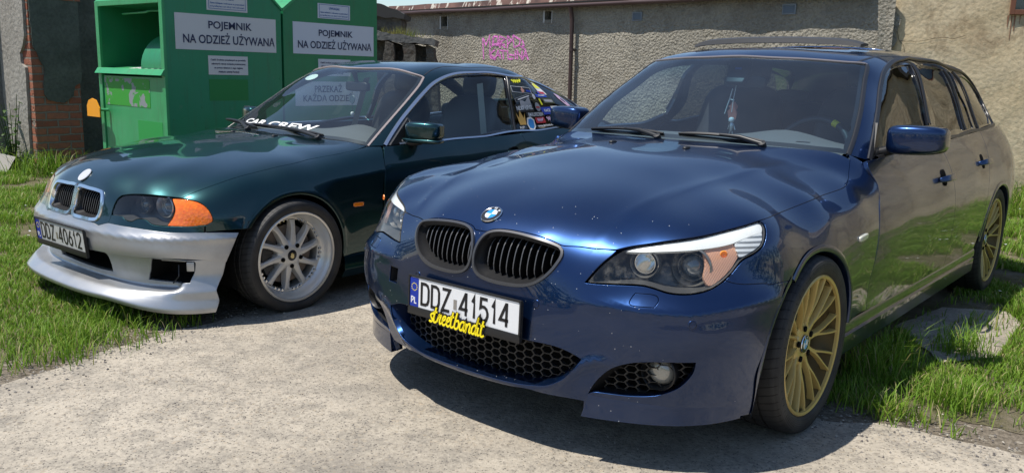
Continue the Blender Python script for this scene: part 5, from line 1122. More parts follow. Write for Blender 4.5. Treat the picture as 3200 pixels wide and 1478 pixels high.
M['silver'] = silver_mat()
M['bare_grey'] = bsdf('bare_grey_plastic', (.30, .29, .28), .6)
def facets(name, col):
    m = bsdf(name, col, .10, 0., .6, 1.); t = NT(m); co = t.coord('Object'); v = t.n('TexVoronoi'); v.inputs['Scale'].default_value = 75; t.l(co, v.inputs['Vector']); s = t.n('SeparateColor'); t.l(v.outputs['Color'], s.inputs[0])
    t.l(t.mix(s.outputs[0], (.80, .13, .001), (.92, .20, .003)), t.b.inputs['Base Color']); t.l(t.bump(v.outputs['Distance'], .35, .004), t.b.inputs['Normal']); return m
M['amber_clear'] = facets('orange_indicator', (.92, .21, .003))
M['lens_clear'] = glass('clear_lens2', (.86, .88, .87), ior=1.52)
M['glass46'] = glass('coupe_side_glass', (.74, .80, .78), ior=1.6, dust_haze=.008)
M['screen46'] = glass('coupe_windscreen_glass', (.82, .89, .87), ior=1.75, dust_haze=.02)
def headlight_green(mirror):
    S = gnose; sx = -1 if mirror else 1
    body = skin_rings('headlight', S, GL('lamp'), [(1.0, .004), (.985, .03), (.94, .07), (.92, .10)], M['lamp_dark'], green, mirror=mirror)
    skin('indicator', S, [GL('amber')], M['amber_clear'], body, step=.012, off=-.004, gap=.0006, skirt=.02, mirror=mirror)
    q = S.pt(np.array(GL('beamspot')))[0]
    for dx, dy, rad, mt in ((0, 0, .054, 'satin'), (-.115, -.05, .044, 'lamp_dark')):
        ax = Vector((.25, -.96, .0)); c = Vector((q[0]+dx, q[1]+dy+.074, q[2]-.004)); ax.x *= sx; c.x *= sx
        rg = MB().lathe([(rad*1.02, -.01), (rad*1.04, .012), (rad*.97, .016), (rad*.9, 0), (rad*.75, -.02)], c, ax, 36).build('beam_ring', M[mt], body, smooth=40)
        MB().lathe([(rad*.86, -.006), (rad*.6, -.035), (rad*.2, -.05), (0, -.05)], c, ax, 32).build('reflector_bowl', M['lamp_chrome'], rg, smooth=50)
        MB().lathe([(rad*.62, -.028), (rad*.5, -.008), (rad*.25, .004), (0, .006)], c, ax, 28).build('projector_lens', M['projector'], rg, smooth=60)
    skin('clear_lens', S, [GL('clear')], M['lens_clear'], body, step=.014, gap=.0008, skirt=.01, roll=.003, mirror=mirror)
    return body
def green_front():
    S = gnose
    hh = corner([GL('nose_low'), GL('hood_inner'), GL('hood_lamp'), GL('hood_fender'), GL('hood_rear')])[1:-1]
    kid = [(max(x, .0045), y) for x, y in GL('kidney')]
    hood = skin('bonnet', S, [half_to_full(hh), kid, mir(kid)], M['green'], green, step=.014, hgap=0, gap=.0030)
    bh = corner([GL('nose_low'), GL('beam_top_lamp'), GL('beam_end'), GL('beam_low')[::-1]])[1:-1]
    beam = skin('front_bumper', S, [half_to_full(bh)], M['silver'], green, step=.0095, gap=.0015, skirt=.03, roll=.003)
    hole = GL('main_hole'); sh = GL('side_hole'); T = glow_
    lh = corner([GL('low_bot'), GL('low_end')[::-1], GL('low_top')[::-1]])[1:-1]
    lower = skin('bumper_lower', T, [half_to_full(lh), hole, sh, mir(sh)], M['silver'], beam, step=.0095, gap=.0, skirt=.02, roll=.003)
    for nm, lp in (('centre_intake', hole), ('side_intake', sh), ('side_intake', mir(sh))):
        skin_rings(nm, T, lp, [(1.0, .0), (.985, .03), (.95, .12)], M['matt'], lower, dvec=(0, .97, .2), capmat=M['matt'], step=.03)
    c = Vector(T.pt(np.array(sh)).mean(0)); 
    MB().box((c.x-.045, c.y+.030, .333), (.125, .02, .020), Matrix.Rotation(R(32), 3, 'Z')).build('intake_bracket', M['bare_grey'], lower, bevel=.004, smooth=40)
    tb = T.pt(np.array(sh)); kx = tb[tb[:, 0].argmax()]; MB().box((kx[0]-.022, kx[1]-.012, .312), (.036, .012, .046), Matrix.Rotation(R(48), 3, 'Z')).build('intake_tab', M['silver'], lower, bevel=.004, smooth=40)
    wr = MB(); wr.tube([(c.x+.03, c.y+.01, .32), (c.x+.045, c.y+.0, .27), (c.x+.01, c.y-.01, .23), (c.x-.03, c.y+.01, .22)], .003, 6); wr.build('loose_wire', M['trim'], lower)
    for m_ in (False, True):
        sx = -1 if m_ else 1
        un = corner([GL('lamp_low'), GL('under_end'), GL('beam_top_lamp')[::-1][2:-2], GL('hood_inner')[:2]])
        skin('lamp_surround', S, [un], M['green'], green, step=.014, mirror=m_, gap=.001)
        ay = ch(S, [(.872, y, z) for y, z in arc_yz(.0, .300, .330, -6, 146, 40)])
        fl = corner([GL('hood_fender')[1:-1], [tuple(S.chart(np.array((.752, .60, .836)))), tuple(S.chart(np.array((.79, .668, .835))))], ch(S, [(.835, .638, .779), (.858, .615, .659), (.862, .61, .5), (.85, .61, .36), (.84, .61, .24)]), ch(S, [(.852, .33, .25)]), ay, ch(S, [(.862, -.318, .485)]), GL('wing_front')])
        wing = skin('front_wing', S, [fl], M['green'], green, step=.014, mirror=m_, gap=.0018)
        arch_lip('arch_lip', S, S.pt(np.array(ay)), M['green'], wing, m_, out=.004)
        q = S.pt(np.array(GL('marker')))[0]; blob('side_marker', wing, M['amber'], (q[0]*sx, q[1], q[2]), (.009, .036, .012), .45, .45)
        headlight_green(m_)
        kidney_grille(S, kid, green, m_, .021, M['chrome'], 10)
    q = S.pt(np.array(GL('roundel')))[0]; qc = S.chart(q)*[0, 1]; q = S.pt(qc); n = S.nrm(qc[None])[0]; roundel('bonnet_emblem', hood, q+n*.001, n, (0, .6, .8), .041, worn=True)
    number_plate(green, 'DDZ40612', (-.026, -.795, .386), -.10, .027, dirt=1.)
    skin('engine_cover', S, [half_to_full(hh)], M['matt'], green, step=.05, off=-.09, gap=0, skirt=0)
    # vent row along the rear of the bonnet
    vt = MB(); P0 = np.array((-.50, .40)); P1 = np.array((.06, .345))
    for i in range(30):
        p = P0+(P1-P0)*i/29; q = S.pt(S.chart(np.array((p[0], p[1], .86)))); vt.box((q[0], q[1], q[2]+.001), (.011, .016, .004), None, 0)
    vt.build('bonnet_vents', M['chrome'], hood)
    for sx in (.18, -.25):
        q = S.pt(S.chart(np.array((sx, .37, .86)))); blob('washer_nozzle', hood, M['black'], tuple(q), (.013, .02, .009), .8, .8)
def green_sides():
    arch_r = arc_yz(2.725, .300, .335, 172, 8, 36)
    for m_ in (False, True):
        sx = -1 if m_ else 1
        belt = [(.672, .834), (1.15, .844), (1.6, .854), (1.93, .863)]
        d = corner([belt, [(1.955, .80), (1.96, .66), (1.95, .5), (1.93, .26)], [(.62, .24), (.615, .36), (.615, .5), (.622, .659), (.645, .779)]])
        d1 = skin('door', gside, [d], M['green'], green, step=.035, mirror=m_)
        q = corner([[(1.93, .863), (2.4, .88), (2.8, .893)], [(3.15, .90), (3.3, .8), (3.35, .6), (3.33, .28)], [(3.07, .25)]+arch_r[::-1][1:-1]+[(2.38, .25)], [(1.93, .26), (1.95, .5), (1.96, .66), (1.955, .80)]])
        qp = skin('rear_quarter', gside, [q], M['green'], green, step=.035, mirror=m_)
        hy, hz = 1.80, .745; x = gside.X(np.array([hy, hz])); blob('handle_cup', d1, M['matt'], ((x)*sx, hy-.01, hz), (.004, .05, .04), .8, .8)
        blob('door_handle', d1, M['green'], ((x+.022)*sx, hy, hz+.006), (.012, .10, .015), .45, .5)
        band('rubbing_strip', gside, [(.64, .515), (1.3, .52), (1.92, .525)], .045, M['green'], d1, off=.008, mirror=m_)
        prof = [(-.004, .25), (.004, .235), (.008, .17), (-.02, .12), (-.12, .11)]; ys = np.linspace(.345, 2.38, 20); V = [((.838+a)*sx, y, z) for a, z in prof for y in ys]; k = len(ys)
        so = mesh('side_skirt', V, [(i*k+j, i*k+j+1, (i+1)*k+j+1, (i+1)*k+j) for i in range(len(prof)-1) for j in range(k-1)], M['green'], green); sharp(so, 30)
        if sx > 0: so.data.flip_normals()
        for cy in (0, 2.725): wheel_well(green, .835*sx, cy, .300, .345, sx)
        c = (.868*sx, .925, .918); rt = Matrix.Rotation(R(20*sx), 3, 'Z')
        def wp(q, sx=sx):
            t = q.x*sx/.112; return (q.x, q.y+.012*t*t, q.z*(1.-.08*max(t, 0))+.002*t)
        dm = blob('door_mirror', green, M['green'], c, (.112, .065, .056), .42, .45, rt, wp)
        def wb_(q, sx=sx):
            t = q.x*sx/.14; return (q.x, q.y*(1-.35*max(-t, 0)), q.z)
        blob('mirror_base', dm, M['green'], (c[0]-.012*sx, c[1]-.012, c[2]-.056), (.14, .058, .016), .6, .5, rt, wb_)
        MB().tube([(.76*sx, .86, .845), (.80*sx, .88, .850), (.86*sx, .915, .858)], [.03, .026, .02], 12).build('mirror_foot', M['black'], dm, smooth=60)
        sv = [(.782, .735, .838), (.722, .93, .985), (.765, .965, .845)]; sv = [(a*sx+.004*sx, b, c_) for a, b, c_ in sv]+[(a*sx-.01*sx, b, c_) for a, b, c_ in sv]
        mesh('mirror_sail', sv, [(0, 1, 2), (3, 5, 4), (0, 3, 4, 1), (1, 4, 5, 2), (2, 5, 3, 0)], M['black'], dm)
def gproj(P, lift):
    q = gcab.chart(P); return gcab.pt(q)+gcab.nrm(q)*lift
def stickers(parent):
    """stickers on the outside of the rear quarter glass"""
    def plane(y, z):
        q = gcab.chart(np.array((.70, y, z))); p = gcab.hit(np.array((2., y, z)), np.array((-1., 0, 0)), 0, 1.9, 200); return p
    EX = np.array((-.0, 1., 0.)); EY = np.array((0, 0, 1.))
    def rect(nm, y, z, w, h, col, rot=0., r=.004, lift=.002):
        c, s = math.cos(R(rot)), math.sin(R(rot)); return lay_poly(nm, [(a*c-b*s, a*s+b*c) for a, b in rrect(w, h, min(r, h*.45), 3)], plane(y, z), EX, EY, col, parent, lift, gproj, 4)
    def txt(nm, t, y, z, w, h, col, rot=0., bold=.02, lift=.0028):
        c, s = math.cos(R(rot)), math.sin(R(rot)); return lay_text(nm, t, plane(y, z), EX*c+EY*s, EY*c-EX*s, w, col, parent, bold, 1., lift, h, gproj)
    def poly(nm, pts, y, z, sc, col, lift=.0024, parent_=None): return lay_poly(nm, [(a*sc, b*sc) for a, b in pts], plane(y, z), EX, EY, col, parent, lift, gproj, 5)
    m = lambda n, c: M.setdefault('st_'+n, bsdf('sticker_'+n, c, .35))
    W, K, Yl, Bl, Rd, Pk, Gd, Gy = m('white', (.72, .72, .70)), m('black', (.012, .012, .013)), m('yellow', (.80, .78, .02)), m('blue', (.01, .05, .42)), m('red', (.45, .02, .03)), m('pink', (.62, .42, .56)), m('gold', (.62, .36, .08)), m('grey', (.33, .33, .34))
    Sk, Sky, Ol = m('skin', (.55, .28, .20)), m('sky', (.03, .22, .55)), m('olive', (.07, .07, .015))
    zz = [(-1, .1), (-.75, .35), (-.6, .1), (-.4, .4), (-.3, .05), (-.1, .38), (.1, .05), (.3, .4), (.5, .1), (.75, .45), (1, .3), (.7, .0), (.5, -.2), (.3, .05), (.1, -.3), (-.1, 0), (-.3, -.3), (-.5, 0), (-.7, -.3), (-.8, .05)]
    return rect, txt, poly, zz, dict(W=W, K=K, Yl=Yl, Bl=Bl, Rd=Rd, Pk=Pk, Gd=Gd, Gy=Gy, Sk=Sk, Sky=Sky, Ol=Ol)
def put_stickers(parent):
    rect, txt, poly, zz, c = stickers(parent)
    poly('yellow_scribble_sticker', zz, 2.073, 1.208, .060, c['Yl'])
    rect('photo_sticker', 2.090, 1.152, .225, .052, c['W'], -4); rect('photo_sticker_picture', 2.090, 1.152, .213, .044, c['K'], -4, lift=.0025); poly('photo_sticker_figure', [(-.5, -1), (-.7, .1), (-.2, .25), (-.15, .85), (.35, .9), (.4, .3), (.9, .0), (.5, -.9)], 2.095, 1.152, .024, c['Sk'], .003); rect('photo_sticker_stripe', 2.165, 1.142, .06, .015, c['Bl'], -4, lift=.003)
    poly('taxi_sticker', [(-1, -.2), (-.9, .5), (-.3, .6), (-.1, 1), (.8, 1), (1, .3), (1, -1), (-.7, -1)], 2.357, 1.161, .060, c['W']); poly('taxi_sticker_car', [(-.85, 0), (-.75, .45), (-.25, .5), (0, .85), (.7, .85), (.85, .2), (.8, -.15), (-.8, -.2)], 2.357, 1.164, .058, c['Yl'], .003); rect('taxi_sticker_foot', 2.365, 1.128, .12, .022, c['Rd'], 0, lift=.0032); rect('taxi_sticker_foot_left', 2.32, 1.128, .045, .022, c['Bl'], 0, lift=.0036)
    rect('strip_sticker', 2.085, 1.098, .210, .030, c['Gy'], 12); rect('strip_sticker_face', 2.085, 1.098, .200, .024, c['K'], 12, lift=.0026); rect('strip_sticker_line', 2.085, 1.098, .15, .008, c['W'], 12, lift=.003); poly('speckled_sticker', [(-1, -1), (-.9, .2), (0, -.1), (.9, .6), (1, -.6)], 2.09, 1.076, .065, c['Gy'], .0026)
    rect('line_sticker', 2.335, 1.108, .20, .024, c['Bl'], 3); poly('round_logo_sticker', [(math.cos(a), math.sin(a)) for a in np.linspace(0, 6.283, 14)[:-1]], 2.215, 1.105, .022, c['W'], .003); rect('line_sticker_text', 2.345, 1.110, .12, .007, c['W'], 3, lift=.003)
    rect('club_sticker', 2.072, 1.029, .210, .058, c['K'], 2, lift=.0022); txt('club_sticker_text', 'NEXT LEVEL', 2.072, 1.029, .190, .030, c['W'], 2, .03)
    poly('round_dark_sticker', [(math.cos(a), math.sin(a)) for a in np.linspace(0, 6.283, 14)[:-1]], 2.234, 1.033, .034, c['Gy']); rect('round_sticker_band', 2.234, 1.030, .05, .012, c['Rd'], 0, lift=.003)
    rect('yellow_tab_sticker', 2.296, 1.067, .026, .050, c['Yl'], 6); rect('olive_sticker', 2.415, 1.072, .165, .042, c['Ol']); rect('olive_sticker_line', 2.415, 1.072, .13, .02, c['Gy'], 0, lift=.0028)
    poly('oval_sticker', [(-.8, .9), (.1, .6), (.8, -.1), (1, -.9), (.3, -1), (-.4, -.5), (-1, .2)], 2.655, 1.074, .068, c['Pk']); poly('oval_sticker_car', [(-.6, .2), (0, .3), (.6, -.3), (.3, -.5), (-.5, 0)], 2.655, 1.074, .05, c['K'], .003)
    rect('race_sticker', 2.345, 1.004, .15, .056, c['Bl'], 2); rect('race_sticker_plain', 2.470, 1.010, .11, .056, c['W'], 2, lift=.0026); txt('race_sticker_text', 'RACE', 2.350, 1.006, .085, .022, c['W'], 2, .03, .003)
    poly('crown_sticker', [(-1, .8), (-.5, .1), (-.25, .75), (0, 1.3), (.25, .7), (.55, .05), (1, .7), (.7, -.9), (-.7, -.9)], 2.009, .958, .050, c['Gd'])
    rect('crew_sticker', 2.188, .982, .225, .036, c['K']); txt('crew_sticker_text', 'BMXLIFECREW', 2.192, .982, .190, .027, c['W'], 1, .02)
    rect('red_sticker', 2.230, .941, .120, .042, c['Rd'], 1); poly('red_sticker_script', zz, 2.230, .941, .044, c['Pk'], .003); poly('pink_script_sticker', zz, 2.366, .947, .058, c['Pk'])
    poly('blue_badge_sticker', [(-1, -.1), (-.6, .8), (.3, 1), (1, .5), (.8, -.5), (.1, -1), (-.8, -.8)], 2.107, .921, .050, c['W']); poly('blue_badge_car', [(-.8, -.1), (-.4, .65), (.3, .75), (.8, .4), (.6, -.4), (.05, -.8), (-.65, -.6)], 2.107, .921, .047, c['Sky'], .003)
    txt('web_address_sticker', 'www.darkcats.club', 2.283, .905, .215, .0155, c['W'], 2, .03); txt('small_letters_sticker', 'RIP', 1.992, .897, .055, .016, c['W'], 2, .01)
def green_cabin():
    C = gcab; scr = GL('screen'); dlo = GL('dlo'); ctr = tuple(C.chart(np.array([0, .46, .865]))); base = ch(C, [(.6, .565, .851), (.35, .495, .86), (.15, .467, .864)])
    half = corner([scr[:5], scr[5:], [scr[-1]]+base+[ctr]])[1:-1]; full = half_to_full(half)
    ws = skin('windscreen', C, [full], M['screen46'], green, step=.03, gap=.003, skirt=.004, off=-.003)
    fr = [tuple(q) for q in on_skin(C, smooth_loop(full, .02), .028)]
    skin('screen_border', C, [full, corner([fr])[1:-1]], M['frit'], ws, step=.03, gap=.003, skirt=0, off=-.006, hgap=0)
    # pinkish trim strips along the sides of the glass
    for m_ in (False, True): band('screen_trim', C, scr[4:], .014, M['rose_trim'], ws, off=.004, mirror=m_)
    band('screen_header', C, [(-x, y) for x, y in scr[:5]][::-1]+scr[1:5], .012, M['rose_trim'], ws, off=.004)
    rear = ch(C, [(.66, 2.95, .905), (.62, 3.2, .91), (.5, 3.3, .92), (0, 3.35, .93)])
    sh = corner([scr[:5], scr[4:], [scr[-1], dlo[1]], dlo[1:18]+[dlo[19]], rear])[1:-1]
    rw = half_to_full(corner([ch(C, [(0, 2.50, 1.25), (.42, 2.47, 1.225)]), ch(C, [(.56, 2.98, 1.01), (.3, 3.07, 1.04), (0, 3.1, 1.04)])])[1:-1])
    sr = half_to_full(corner([ch(C, [(0, 1.42, 1.31), (.36, 1.43, 1.305)]), ch(C, [(.37, 1.85, 1.31), (0, 1.86, 1.325)])])[1:-1])
    shell = skin('roof', C, [half_to_full(sh), rw, sr], M['green'], green, step=.03, gap=.002, hgap=.002)
    skin('sunroof', C, [sr], M['green'], shell, step=.04, gap=.004, hgap=0); skin('rear_window', C, [rw], M['glass46'], shell, step=.06, gap=.003, off=-.004, skirt=0)
    for m_ in (False, True):
        band('roof_gutter', C, GL('gutter')[:3]+ch(C, [(.505, 1.75, 1.295), (.49, 2.2, 1.27), (.46, 2.5, 1.23)]), .008, M['trim'], shell, off=.001, mirror=m_)
        band('chrome_surround', C, [dlo[1]]+dlo[2:18], .024, M['chrome_strip'], shell, off=.006, mirror=m_)
        band('chrome_belt', C, ch(C, [(.785, .80, .838), (.792, 1.15, .845), (.788, 1.6, .857), (.768, 2.1, .871), (.742, 2.45, .884), (.69, 2.80, .90)]), .014, M['chrome_strip'], shell, off=.012, mirror=m_)
        g1, g2 = GL('g1'), GL('g2')
        skin('window_frame', C, [dlo, g1, g2], M['pillar'], shell, step=.04, off=-.004, gap=0, hgap=0, skirt=.02, mirror=m_)
        skin('side_window', C, [g1], M['glass46'], shell, step=.06, off=-.012, gap=0, skirt=0, mirror=m_)
        qg = skin('quarter_window', C, [g2], M['glass46'] if m_ else M['tint46'], shell, step=.06, off=-.001, gap=0, skirt=0, mirror=m_)
        band('window_seal', C, GL('post'), .018, M['trim'], shell, off=.004, mirror=m_)
        if not m_: put_stickers(qg)
    V = []; n = 21
    for dy, dz in ((-.06, -.03), (0, -.012), (.05, -.006), (.09, 0)):
        for i in range(n): u = -1+2*i/(n-1); V.append((.72*u, .46+.15*u*u+dy, .857-.016*u*u+dz))
    mesh('scuttle', V, [(r_*n+i, r_*n+i+1, (r_+1)*n+i+1, (r_+1)*n+i) for r_ in range(3) for i in range(n-1)], M['black'], green, smooth=True)
    nn = (0, -.6, .8)
    wiper(green, (-.695, .612, .888), (-.185, .500, .872), nn, pivot=(-.22, .46, .860)); wiper(green, (-.30, .520, .885), (.435, .535, .868), nn, pivot=(.43, .50, .852))
    # white club lettering along the foot of the windscreen
    def sproj(P, lift):
        q = C.chart(P); return C.pt(q)+C.nrm(q)*lift
    a, b, tp = np.array((-.437, .580, .896)), np.array((.320, .557, .898)), np.array((-.06, .56, .93))
    ex = (b-a)/np.linalg.norm(b-a); nm = C.nrm(C.chart((a+b)/2)[None])[0]; up = np.cross(nm, ex)
    lay_text('crew_lettering', 'CAR CREW', (a+b)/2+up*.018, ex, up, .76, M['st_white'], ws, .03, 1.3, .002, .052, sproj)
    poly_ = [(math.cos(t)*.062, math.sin(t)*.040) for t in np.linspace(0, 6.283, 20)[:-1]]
    q = np.array((-.352, 1.05, 1.20)); nm = C.nrm(C.chart(q)[None])[0]; ex = np.cross((0, 0, 1.), nm); ex /= np.linalg.norm(ex); up = np.cross(nm, ex); up = up if up[2] > 0 else -up
    lay_poly('permit_sticker', poly_, C.pt(C.chart(q)), ex, up, M['permit'], ws, -.008, sproj, 6)
    # interior
    V = []; n = 25; prof = [(.48, -.02), (.60, .010), (.78, .030), (.92, .020), (1.02, -.03), (1.05, -.12), (1.03, -.4)]
    for y, dz in prof:
        for i in range(n):
            u = -1+2*i/(n-1); x = .68*u; bul = .055*math.exp(-((x-.33)/.21)**2)*math.exp(-((y-.92)/.13)**2); V.append((x*.95, y+(.15 if y < .66 else .06)*u*u, .848+dz+bul-.020*u*u))
    mesh('dashboard', V, [(r_*n+i, r_*n+i+1, (r_+1)*n+i+1, (r_+1)*n+i) for r_ in range(len(prof)-1) for i in range(n-1)], M['dash'], green, smooth=True)
    sw = steering_wheel(green, (.34, 1.16, .80), .175, -24)
    for x in (.36, -.36): seat(green, x, 1.55, .42, M['leather'], M['leather'])
    blob('rear_bench', green, M['leather'], (0, 2.35, .66), (.55, .12, .26), .4, .4)
    for x in (.30, -.30): blob('rear_headrest', green, M['leather'], (x, 2.42, .95), (.12, .05, .06), .6, .6)
    rv = blob('interior_mirror', green, M['black'], (.0, 1.16, 1.145), (.11, .022, .032), .4, .4)
    MB().box((.0, 1.183, 1.145), (.19, .003, .048)).build('mirror_glass', M['chrome'], rv)
    MB().tube([(0, 1.155, 1.17), (0, 1.14, 1.21), (0, 1.13, 1.24)], [.012, .015, .02], 8).build('mirror_stem', M['black'], rv, smooth=60)
    for sx in (1, -1):
        sbm = MB(); A_, B_ = Vector((.575*sx, 1.74, 1.19)), Vector((.675*sx, 1.69, .80)); wv = Vector((0, .03, .004)); sbm.add([A_-wv, A_+wv, B_+wv, B_-wv], [(0, 1, 2, 3)]); sbm.build('seat_belt', M['belt'], green)
    MB().box((0, 1.9, .22), (1.5, 2.8, .14)).box((0, .2, .18), (1.0, 1.6, .05)).build('floor_pan', M['matt'], green)
    MB().box((0, .62, .47), (1.34, .03, .54)).build('bulkhead', M['matt'], green)
    for sx in (1, -1): MB().box((.745*sx, 1.70, .49), (.03, 1.8, .48)).box((.715*sx, 1.4, .66), (.03, 1.2, .12)).build('door_card', M['leather'], green)
    skin('headliner', C, [corner([half_to_full(ch(C, [(0, 1.18, 1.27), (.48, 1.26, 1.24), (.54, 1.8, 1.27), (.46, 2.4, 1.2), (0, 2.5, 1.23)]))])[1:-1]], M['cloth'], green, step=.06, off=-.03, gap=0, skirt=0)
    V = []; ring = [gside.pt(np.array((3.33, z))) for z in (.28, .5, .7, .85)]+[np.array((.5, 3.3, .92))]
    for p in ring:
        for u in np.linspace(-1, 1, 9): V.append((p[0]*u, p[1]+.12*(1-u*u), p[2]))
    mesh('boot_panel', V, [(i*9+j, i*9+j+1, (i+1)*9+j+1, (i+1)*9+j) for i in range(len(ring)-1) for j in range(8)], M['green'], green, smooth=True)
M['rose_trim'] = bsdf('pinkish_screen_trim', (.30, .25, .24), .4)
M['chrome_strip'] = bsdf('satin_chrome_strip', (.62, .66, .74), .16, .9)
M['tint46'] = glass('sticker_glass', (.10, .11, .10), ior=1.5)
M['permit'] = bsdf('pale_permit', (.62, .74, .68), .5)
M['belt'] = bsdf('seat_belt_cream', (.42, .43, .38), .8)
green_front(); green_sides(); green_cabin(); hangings()
front_wheels(green, 'silver', 2.725, .888, .301, .88, camber=.028)

# ------------------------------------------------------------------ ground
rng = np.random.default_rng(7)
from mathutils import noise as mnoise
def concrete_mat():
    m = bsdf('exposed_concrete', (.36, .32, .26), .85, spec=.25); t = NT(m); co = t.coord('Object')
    v = t.n('TexVoronoi'); v.inputs['Scale'].default_value = 58; t.l(co, v.inputs['Vector']); sp = t.n('SeparateColor'); t.l(v.outputs['Color'], sp.inputs[0])
    v2 = t.n('TexVoronoi'); v2.inputs['Scale'].default_value = 95; t.l(co, v2.inputs['Vector']); sp2 = t.n('SeparateColor'); t.l(v2.outputs['Color'], sp2.inputs[0])
    big = t.noise(co, .9, 6, .6); mid = t.noise(co, 7, 6, .65); fine = t.noise(co, 60, 5, .7)
    base = t.mix(t.ramp(big, [(.35, G3(0)), (.65, G3(1))]), (.30, .262, .208), (.46, .405, .325))
    base = t.mix(t.ramp(mid, [(.45, G3(0)), (.62, G3(.6))]), base, (.22, .198, .165))
    peb = t.ramp(sp.outputs[0], [(0, (.19, .165, .135)), (.25, (.34, .28, .20)), (.5, (.24, .21, .18)), (.75, (.42, .34, .25)), (1, (.13, .13, .135))], 'CONSTANT')
    wear = t.ramp(t.noise(co, 2.2, 6, .7), [(.40, G3(.15)), (.60, G3(.7))])
    k = t.math('MULTIPLY', t.math('MULTIPLY', t.math('LESS_THAN', v.outputs['Distance'], .40), t.math('GREATER_THAN', sp.outputs[1], .45)), wear); base = t.mix(k, base, peb)
    dark = t.math('MULTIPLY', t.math('LESS_THAN', v2.outputs['Distance'], .26), t.math('GREATER_THAN', sp2.outputs[2], t.math('SUBTRACT', .80, t.math('MULTIPLY', mid, .45)))); base = t.mix(t.math('MULTIPLY', dark, .9), base, (.070, .064, .056))
    base = t.mix(t.ramp(fine, [(.52, G3(0)), (.70, G3(.55))]), base, (.52, .46, .37)); base = t.mix(t.ramp(fine, [(.33, G3(.75)), (.47, G3(0))]), base, (.15, .135, .115)); base = t.mix(t.ramp(t.noise(co, 1.6, 7, .7, .8), [(.50, G3(0)), (.66, G3(.45))]), base, (.20, .18, .155)); t.l(base, t.b.inputs['Base Color'])
    h = t.math('ADD', t.math('MULTIPLY', fine, .6), t.math('ADD', t.math('MULTIPLY', k, .25), t.math('MULTIPLY', dark, -.8))); t.l(t.bump(h, 1., .010), t.b.inputs['Normal']); return m
def dirt_mat():
    m = bsdf('bare_earth', (.17, .14, .11), .95, spec=.1); t = NT(m); co = t.coord('Object'); a = t.noise(co, 3, 8, .65); f_ = t.noise(co, 45, 6, .7)
    b = t.mix(t.ramp(a, [(.35, G3(0)), (.65, G3(1))]), (.20, .165, .125), (.30, .255, .20)); b = t.mix(t.ramp(f_, [(.42, G3(.7)), (.6, G3(0))]), b, (.09, .075, .055))
    s = t.vor(co, 60, out='Color'); sp = t.n('SeparateColor'); t.l(s, sp.inputs[0]); b = t.mix(t.math('MULTIPLY', t.math('GREATER_THAN', sp.outputs[0], .93), .6), b, (.42, .38, .31))
    t.l(b, t.b.inputs['Base Color']); t.l(t.bump(t.math('ADD', f_, a), .9, .02), t.b.inputs['Normal']); return m
def turf_mat():
    m = bsdf('turf_floor', (.05, .08, .02), .95, spec=.1); t = NT(m); co = t.coord('Object'); a = t.noise(co, 5, 8, .7)
    t.l(t.ramp(a, [(.3, (.085, .095, .035)), (.46, (.15, .135, .075)), (.62, (.22, .185, .135))]), t.b.inputs['Base Color']); t.l(t.bump(t.noise(co, 40, 5, .7), 1., .03), t.b.inputs['Normal']); return m
M['concrete'] = concrete_mat(); M['dirt'] = dirt_mat(); M['turf'] = turf_mat()
tag(mesh('ground', [(-400, -400, 0), (400, -400, 0), (400, 400, 0), (-400, 400, 0)], [(0, 1, 2, 3)], M['dirt']), kind='structure')
def wavy(poly, step=.05, amp=.035, sc=5.):
    Q = smooth_loop([q for p in poly for q in (p, p)], step); return np.array([(x+amp*mnoise.noise((x*sc, y*sc, 3.1))+amp*.5*mnoise.noise((x*sc*4, y*sc*4, 1.))*1., y+amp*mnoise.noise((x*sc, y*sc, 9.7))) for x, y in Q])
def sheet(name, poly, z, mat, amp=.035):
    P = wavy(poly, amp=amp); me = bpy.data.meshes.new(name); bm = bmesh.new(); vs = [bm.verts.new((x, y, z)) for x, y in P]; f = bm.faces.new(vs); bm.normal_update()
    if f.normal.z < 0: bmesh.ops.reverse_faces(bm, faces=[f])
    bmesh.ops.triangulate(bm, faces=bm.faces[:]); bm.to_mesh(me); bm.free(); me.materials.append(mat); return tag(link(name, me), kind='structure')
yard = [(-2.05, 3.05), (-1.92, 3.30), (-1.80, 3.56), (-1.70, 3.74), (-1.60, 3.95), (-1.38, 4.20), (-1.15, 4.75), (-1.45, 5.6), (-1.1, 7.4), (1.3, 8.6), (1.9, 7.2), (1.2, 5.2), (.95, 4.0), (1.02, 3.20), (1.20, 3.02), (1.42, 3.02), (1.62, 2.90), (1.80, 2.74), (2.6, 2.2), (6, -2), (3, -9), (-6, -9), (-7, -2), (-3.2, 2.2)]
sheet('concrete_yard', yard, .006, M['concrete'])
slab = [(2.02, 4.30), (2.46, 4.72), (2.80, 4.66), (2.74, 4.40), (2.30, 3.84), (1.98, 3.74)]
sheet('concrete_slab', slab, .012, M['concrete'], .02)
turf_l = [(-2.1, 3.42), (-1.98, 3.80), (-1.80, 4.10), (-1.55, 4.55), (-1.35, 5.3), (-1.9, 6.4), (-2.6, 7.6), (-3.6, 9.3), (-4.6, 10.6), (-9.5, 11.5), (-9, 6), (-4.2, 4.6), (-2.9, 3.3), (-2.3, 3.15)]
turf_r = [(1.22, 3.40), (1.36, 3.08), (1.62, 3.05), (1.72, 3.12), (1.90, 2.92), (2.6, 2.5), (4, 1.0), (16, 1.0), (16, 4.95), (5.3, 8.83), (4.06, 9.27), (2.2, 10.8), (1.0, 11.5), (1.9, 7.2), (1.3, 5.2), (1.0, 4.0)]
sheet('turf', turf_l, .0025, M['turf'], .09); sheet('turf', turf_r, .0025, M['turf'], .09)
